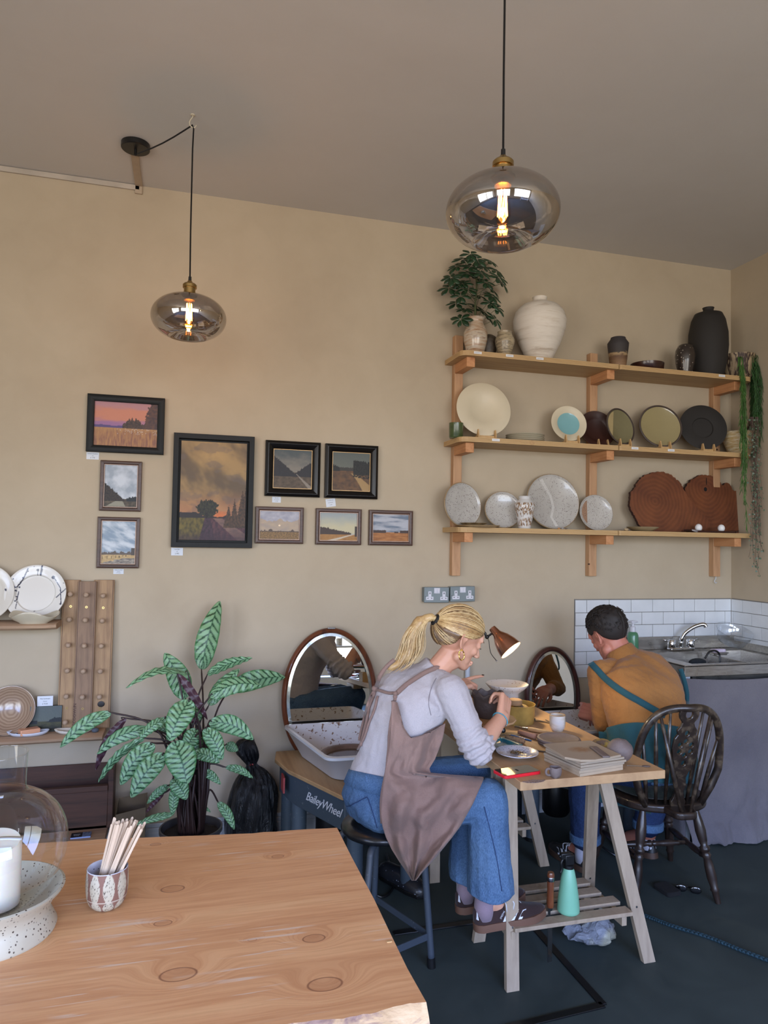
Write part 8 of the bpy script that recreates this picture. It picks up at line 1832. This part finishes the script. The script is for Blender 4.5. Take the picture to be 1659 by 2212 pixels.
# curtain under the sink
M_CURT = fabric('grey_linen_curtain', (122, 117, 120), (102, 98, 104), 500, .95, 3, .5); r = thing('sink_curtain', 'grey linen curtain hanging below the sink to the floor', 'curtain', (2.91, -.57, 0))
def cf(u, v):
    x = lerp(-.385, .388, u); z = ZK-.062-(ZK-.062-.015)*v; pud = smooth01(.82, 1, v); y = .004+.016*math.sin(u*7+v*2)*v+.012*fbm(u*4, v*3, 1)*v*2+.014*fbm(u*9, v*7, 5)*smooth01(.5, 1, v)
    y -= pud*(.05+.05*fbm(u*5, 2, 9))+.02*v; z += .02*pud*fbm(u*9, v*9, 4)+.010*math.sin(v*30)*smooth01(.86, .95, v); z += -.018*math.sin(PI*u)*(1-v)
    return V((x, y, max(.006, z)))
MB().grid(cf, 90, 90).build('curtain', M_CURT, r, smooth=180, solid=.003)
q = MB().grid(lambda u, v: V((-.385+.004*math.sin(v*9), .004+.53*u+.0, ZK-.062-(ZK-.08)*v)), 10, 20); q.build('side_drop', M_CURT, r, smooth=180, solid=.003)

# ================================================================ SLAB TABLE
def slabm():
    m, n, b = _new('live_edge_fir'); v = coords(n); mp = n.nodes.new('ShaderNodeMapping'); mp.inputs['Scale'].default_value = (.55, 5.5, 3); n.links.new(v, mp.inputs[0])
    # knots bend the grain: distance fields added to the wave coordinate
    sx_ = n.nodes.new('ShaderNodeSeparateXYZ'); n.links.new(v, sx_.inputs[0]); acc = None; kmask = None
    KN = KNOTS
    for (kx, ky, kr) in KN:
        vm = n.nodes.new('ShaderNodeVectorMath'); vm.operation = 'SUBTRACT'; n.links.new(v, vm.inputs[0]); vm.inputs[1].default_value = (kx, ky, .75)
        vs = n.nodes.new('ShaderNodeVectorMath'); vs.operation = 'MULTIPLY'; n.links.new(vm.outputs[0], vs.inputs[0]); vs.inputs[1].default_value = (.62, 1, .0)
        le = n.nodes.new('ShaderNodeVectorMath'); le.operation = 'LENGTH'; n.links.new(vs.outputs[0], le.inputs[0])
        mr_ = n.nodes.new('ShaderNodeMapRange'); mr_.interpolation_type = 'SMOOTHSTEP'; mr_.inputs[1].default_value = kr*3.4; mr_.inputs[2].default_value = 0; mr_.inputs[3].default_value = 0; mr_.inputs[4].default_value = .075; n.links.new(le.outputs[1], mr_.inputs[0])
        m2 = n.nodes.new('ShaderNodeMapRange'); m2.inputs[1].default_value = kr*1.0; m2.inputs[2].default_value = kr*.90; n.links.new(le.outputs[1], m2.inputs[0])
        m3 = n.nodes.new('ShaderNodeMapRange'); m3.inputs[1].default_value = kr*.80; m3.inputs[2].default_value = kr*.90; n.links.new(le.outputs[1], m3.inputs[0]); rg_ = n.nodes.new('ShaderNodeMath'); rg_.operation = 'MULTIPLY'; n.links.new(m2.outputs[0], rg_.inputs[0]); n.links.new(m3.outputs[0], rg_.inputs[1])
        def add(a, b_):
            if a is None: return b_
            q = n.nodes.new('ShaderNodeMath'); q.operation = 'ADD'; n.links.new(a, q.inputs[0]); n.links.new(b_, q.inputs[1]); return q.outputs[0]
        acc = add(acc, mr_.outputs[0]); kmask = add(kmask, m2.outputs[0]); 
        if (kx, ky, kr) == KN[0]: ringm = rg_.outputs[0]
        else: ringm = add(ringm, rg_.outputs[0])
    ysum = n.nodes.new('ShaderNodeMath'); ysum.operation = 'ADD'; n.links.new(sx_.outputs[1], ysum.inputs[0]); n.links.new(acc, ysum.inputs[1])
    xs = n.nodes.new('ShaderNodeMath'); xs.operation = 'MULTIPLY'; xs.inputs[1].default_value = .05; n.links.new(sx_.outputs[0], xs.inputs[0])
    cb = n.nodes.new('ShaderNodeCombineXYZ'); n.links.new(xs.outputs[0], cb.inputs[0]); n.links.new(ysum.outputs[0], cb.inputs[1])
    t1 = tex(n, cb.outputs[0], 14, 4, .55, 0); t2 = tex(n, cb.outputs[0], 120, 3, .6)
    c = ramp(n, t1, [(.25, C(190, 134, 90)), (.48, C(212, 156, 108)), (.6, C(222, 170, 120)), (.75, C(230, 186, 134))])
    c = mixc(n, .30, c, ramp(n, t2, [(.38, C(184, 126, 82)), (.6, C(226, 176, 128))]))
    kc = n.nodes.new('ShaderNodeMath'); kc.operation = 'MULTIPLY'; kc.inputs[1].default_value = .24; n.links.new(kmask, kc.inputs[0]); c = mixc(n, kc.outputs[0], c, C(146, 88, 58)); c = mixc(n, ringm, c, C(136, 88, 62))
    sc2 = n.nodes.new('ShaderNodeMapping'); sc2.inputs['Scale'].default_value = (2.2, 60, 1); sc2.inputs['Rotation'].default_value = (0, 0, .1); n.links.new(v, sc2.inputs[0]); s_ = tex(n, sc2.outputs[0], 1.6, 3, .6); gate = tex(n, v, 5, 3, .6)
    mu = n.nodes.new('ShaderNodeMath'); mu.operation = 'MULTIPLY'; n.links.new(ramp(n, s_, [(.60, (0, 0, 0)), (.64, (1, 1, 1))]), mu.inputs[0]); n.links.new(ramp(n, gate, [(.50, (0, 0, 0)), (.62, (1, 1, 1))]), mu.inputs[1]); m5 = n.nodes.new('ShaderNodeMath'); m5.operation = 'MULTIPLY'; m5.inputs[1].default_value = .55; n.links.new(mu.outputs[0], m5.inputs[0])
    c = mixc(n, m5.outputs[0], c, C(222, 206, 186)); n.links.new(c, b.inputs['Base Color']); n.links.new(ramp(n, gate, [(.3, (.34,)*3), (.7, (.5,)*3)]), b.inputs['Roughness']); b.inputs['Specular IOR Level'].default_value = .45; bump(n, b, t2, .12, .002); return m
ZS = .75
def kn_(px, py, r_): p = onZ(px, py, ZS); return (p.x, p.y, r_)
KNOTS = [kn_(702, 2126, .021), kn_(385, 2105, .022), kn_(678, 2027, .015), kn_(373, 1920, .017), kn_(600, 1850, .010), kn_(352, 1994, .012), kn_(336, 1824, .009), kn_(545, 2030, .006), kn_(40, 2050, .014)]
M_SLAB = slabm()
def edgem():
    m, n, b = _new('live_edge_bark'); v = coords(n, (1, 1, 2.5)); n.links.new(ramp(n, tex(n, v, 11, 5, .65, .8), [(.38, C(88, 60, 56)), (.46, C(150, 120, 108)), (.56, C(204, 170, 130)), (.7, C(216, 186, 146))]), b.inputs['Base Color']); b.inputs['Roughness'].default_value = .6; bump(n, b, tex(n, v, 24, 4), .5, .01); return m
fe = [onZ(x_, y_, ZS) for x_, y_ in ((-60, 1830), (120, 1819), (240, 1812), (400, 1806), (520, 1801), (620, 1794), (728, 1788))]
re_ = [onZ(x_, y_, ZS) for x_, y_ in ((760, 1852), (808, 1942), (845, 2020), (880, 2092), (921, 2165))]
ne = [onZ(x_, y_, ZS) for x_, y_ in ((885, 2166), (850, 2176), (800, 2190), (740, 2198), (660, 2206), (560, 2222), (400, 2245), (100, 2290))]
cor = V((-1.5, ne[-1].y-.02, ZS)); cor2 = V((-1.5, fe[0].y+.02, ZS))
pts = [cor2]+fe+re_+ne+[cor]; ctr_ = V((-.45, -2.15, 0)); so_ = thing('slab_table', 'large live edge wooden slab table in the left foreground', 'table', (ctr_.x, ctr_.y, 0))
pl2 = []; kinds = []
base_ = [V(p_) for p_ in pts]; nb_ = len(base_)
for i, p_ in enumerate(base_):
    q_ = base_[(i+1) % nb_]; nseg = 4 if i < nb_-1 else 1
    for s_ in range(nseg):
        c = p_.lerp(q_, s_/nseg); live = (i > len(fe)+len(re_)-1)
        c = c+V((0, .004*fbm(c.x*30, c.y*30, 1), 0)) if (live or i < len(fe)) else c
        pl2.append(c); kinds.append(live)
top = [V((c.x, c.y, ZS)) for c in pl2]; thk = .062
def off(c, k_, d, lv_): return V((c.x, c.y-(d if lv_ else 0), 0))
r0 = [t_-V((ctr_.x, ctr_.y, 0)) for t_ in top]
rr1 = []; rr2 = []; rr3 = []
for t_, lv_ in zip(r0, kinds):
    rr1.append(V((t_.x, t_.y-(.018+.008*fbm(t_.x*12, 3) if lv_ else 0), t_.z-(.016 if lv_ else .004)))); rr2.append(V((t_.x, t_.y-(.030+.012*fbm(t_.x*9, 5) if lv_ else 0), t_.z-.038))); rr3.append(V((t_.x, t_.y-(.020 if lv_ else 0), t_.z-thk)))
q = MB().loft([r0, rr1, rr2, rr3], cap=False); n0 = len(r0); q.f.append(list(range(n0))); q.f.append([3*n0+i for i in range(n0)][::-1]); q.f = [f[::-1] for f in q.f]
o = q.build('slab', [M_SLAB, edgem()], so_, smooth=30)
# world-space grain: keep texture coordinates aligned with the surveyed knots
o.data.transform(Matrix.Translation((ctr_.x, ctr_.y, 0))); o.location = (-ctr_.x, -ctr_.y, 0)
for pg in o.data.polygons: pg.material_index = 0 if (abs(pg.normal.z) > .6 and len(pg.vertices) > 4) or abs(pg.normal.x) > .8 else 1
for (lx, ly) in ((.72, .20), (.72, -.22), (-.9, .2), (-.9, -.22)): MB().bb((lx-.035, ly-.035, 0), (lx+.035, ly+.035, ZS-thk)).build('leg', M_SLAB if False else M_BLK, so_, bevel=.002)
r = thing('wood_chip', 'tiny pale chip lying on the slab near its right edge', 'chip', P3(841, 2035, ZS)); MB().bb((-.005, -.002, 0), (.005, .002, .002)).build('chip', M_STAND, r)
# hurricane lantern
cb_ = V((-.345, -2.135, ZS)); M_STW = speckle('speckled_stoneware', (178, 172, 154), (64, 52, 44), 150, .30, .55, (190, 184, 166), coat=.1)
r = thing('stoneware_stand', 'speckled cream stoneware stand under the glass globe', 'stand', cb_); MB().lathe([(0, 0), (.116, 0), (.118, .006), (.106, .030), (.104, .040), (.114, .062), (.128, .076), (.131, .082), (.126, .084), (.112, .070), (.095, .052), (0, .048)], 80).build('stand', M_STW, r, smooth=50)
gz = ZS+.052; cgz = V((cb_.x, cb_.y, gz)); r = thing('glass_globe', 'clear glass globe vase with a cylinder neck at the far left', 'glass vase', cgz)
gp = [(.0, .0), (.05, .001), (.078, .010), (.105, .036), (.124, .070), (.133, .105), (.131, .142), (.117, .176), (.095, .200), (.070, .215), (.058, .220), (.053, .228), (.0525, .245), (.0535, .280), (.054, .297)]
gc = crv([(a, 0, b) for a, b in gp], 5); gl = [(max(p_.x, 0), p_.z) for p_ in gc]; gl[0] = (0, 0)
MB().lathe(gl, 96).build('globe', glass('clear_glass', (.97, .985, .98), 0, 1.5, mirror=.015), r, smooth=180)
MB().tube([(.054*math.cos(a), .054*math.sin(a), .298) for a in [2*PI*k_/64 for k_ in range(65)]], .0014, 6, cap=False).build('rim', glass('clear_glass', (.97, .985, .98)), r, smooth=180)
M_WAX = flat('ivory_wax', (226, 218, 204), .45, var=.03); M_WAX.node_tree.nodes['Principled BSDF'].inputs['Subsurface Weight'].default_value = .4; M_WAX.node_tree.nodes['Principled BSDF'].inputs['Subsurface Scale'].default_value = .02
r = thing('pillar_candle', 'ivory pillar candle standing inside the glass globe', 'candle', cgz+V((.005, -.005, .004)))
MB().lathe([(0, 0), (.044, 0), (.0445, .004), (.0445, .118), (.041, .124), (.030, .120), (0, .116)], 56, fn=lambda p_, a, i: (p_.x, p_.y, p_.z+(.010*math.cos(a-1.9) if p_.z > .11 else 0))).build('candle', M_WAX, r, smooth=50); MB().tube([(0, 0, .112), (0, 0, .130)], .001, 6).build('wick', M_BLK, r)
r = thing('paper_slip', 'folded white paper slip balanced on the candle top', 'paper', cgz+V((.022, -.02, .136))); q = MB().grid(lambda u, v: V(((u-.5)*.062, (v-.5)*.016, .002*math.sin(u*4))), 10, 2); q.build('slip', M_CARD, r, solid=.0008)
# cup of stirrers
cp = onZ(230, 1958, ZS); cx0 = onY(230, 1900, cp.y); M_TERR = vcol('leaf_resist_glaze', .5, 0, .4, .1)
cup = thing('patterned_cup', 'terracotta cup with speckled white leaf shapes holding wooden stirrers', 'cup', (cp.x, cp.y, ZS))
prof = crv([(.018, 0, 0), (.026, 0, .002), (.036, 0, .012), (.0415, 0, .030), (.043, 0, .055), (.0415, 0, .082)], 10); prof = [(p_.x, p_.z) for p_ in prof]
q = MB().lathe([(0, 0)]+prof, 220)
def cupc(p_):
    a = (math.atan2(p_.y, p_.x)+PI)/(2*PI); z_ = p_.z; n8 = 9
    t_ = (z_-.026)/.056; 
    if t_ >= 0: u_ = (a*n8) % 1-.5; w_ = .40*(math.sin(PI*min(1, .12+t_*.80)))**.8; hit_ = abs(u_) < w_
    else: t2_ = (z_)/.026; u_ = (a*n8+.0) % 1-.5; hit_ = abs(u_) < .44*math.sin(PI*min(1, max(0, (t2_*.85+.12))))**.6
    if abs(z_-.026) < .0007: return C(196, 186, 168)
    if hit_: return C(64, 52, 46) if fbm(p_.x*520, p_.y*520, z_*520, 2) > .42 else C(186, 178, 158)
    return C(128, 94, 82)
q.c = [cupc(p_) for p_ in q.v]; q.build('body', M_TERR, cup, smooth=60)
MB().lathe([(.0415, .082), (.0405, .0835), (.039, .082), (.0405, .055), (.038, .030), (.030, .010), (0, .006)], 72).build('white_lining', M_SPW, cup, smooth=60)
random.seed(12); M_STIR = wood('birch_stirrer', (214, 190, 164), (196, 168, 142), 'Z', 20, .6, 8)
proto = None
for k_ in range(34):
    if proto is None:
        proto = empty('wooden_stirrer', (0, 0, 0)); w = MB(); hw, L_ = .0027, .168; o_ = [(-hw, 0), (hw, 0), (hw, L_-.003), (hw*.6, L_-.0006), (0, L_), (-hw*.6, L_-.0006), (-hw, L_-.003)]
        w.prism(o_, -.0007, .0007, Matrix(((1, 0, 0, 0), (0, 0, 1, 0), (0, 1, 0, 0), (0, 0, 0, 1)))); w.build('stick', M_STIR, proto); s1_ = proto
    else: s1_ = copy_tree(proto)
    tag(s1_, 'pale wooden stirrer stick standing in the patterned terracotta cup', 'stirrer', 'wooden stirrers in the patterned cup')
    fan = k_/33; a_ = V((lerp(-.026, -.004, fan)+random.uniform(-.002, .002), random.uniform(-.016, .016), .009)); b_ = V((lerp(-.012, .034, fan)+random.uniform(-.002, .002), a_.y+random.uniform(-.010, .012), .084)); 
    d = (b_-a_).normalized(); x, y, z = frame(d, V((random.uniform(-.9, .3), -1, 0))); Rr = Matrix((y if False else x, y, z)).transposed(); s1_.matrix_world = Matrix.Translation(V(cup.location)+a_+d*random.uniform(0, .008)) @ Rr.to_4x4()
# behind the camera: shelves, cups and a bench the mirrors and lamps can see
M_SHW = flat('shelf_white', (196, 190, 178), .6)
r = thing('display_shelf', 'white display shelf unit with pots by the street window behind the camera', 'shelf', (2.2, -5.9, 0))
for z_ in (.45, .85): MB().bb((-.6, -.15, z_-.03), (.6, .15, z_)).build('shelf_plank', M_SHW, r)
for x_ in (-.58, .58): MB().bb((x_-.02, -.15, 0), (x_+.02, .15, .82)).build('side', M_SHW, r)
for i, (x_, h_, m_) in enumerate(((-.4, .12, M_CREAM), (-.15, .10, M_VST), (.15, .14, M_CREAM), (.4, .11, M_VBR))): r = thing('display_mug', ['cream mug at the left of the display shelf', 'swirled mug on the display shelf', 'tall cream mug on the display shelf', 'brown mug at the right of the display shelf'][i], 'mug', (2.2+x_, -5.9, .85)); MB().lathe([(0, 0), (.04, 0), (.044, .01), (.046, h_), (.042, h_), (.04, .01), (0, .008)], 32).build('mug', m_, r)
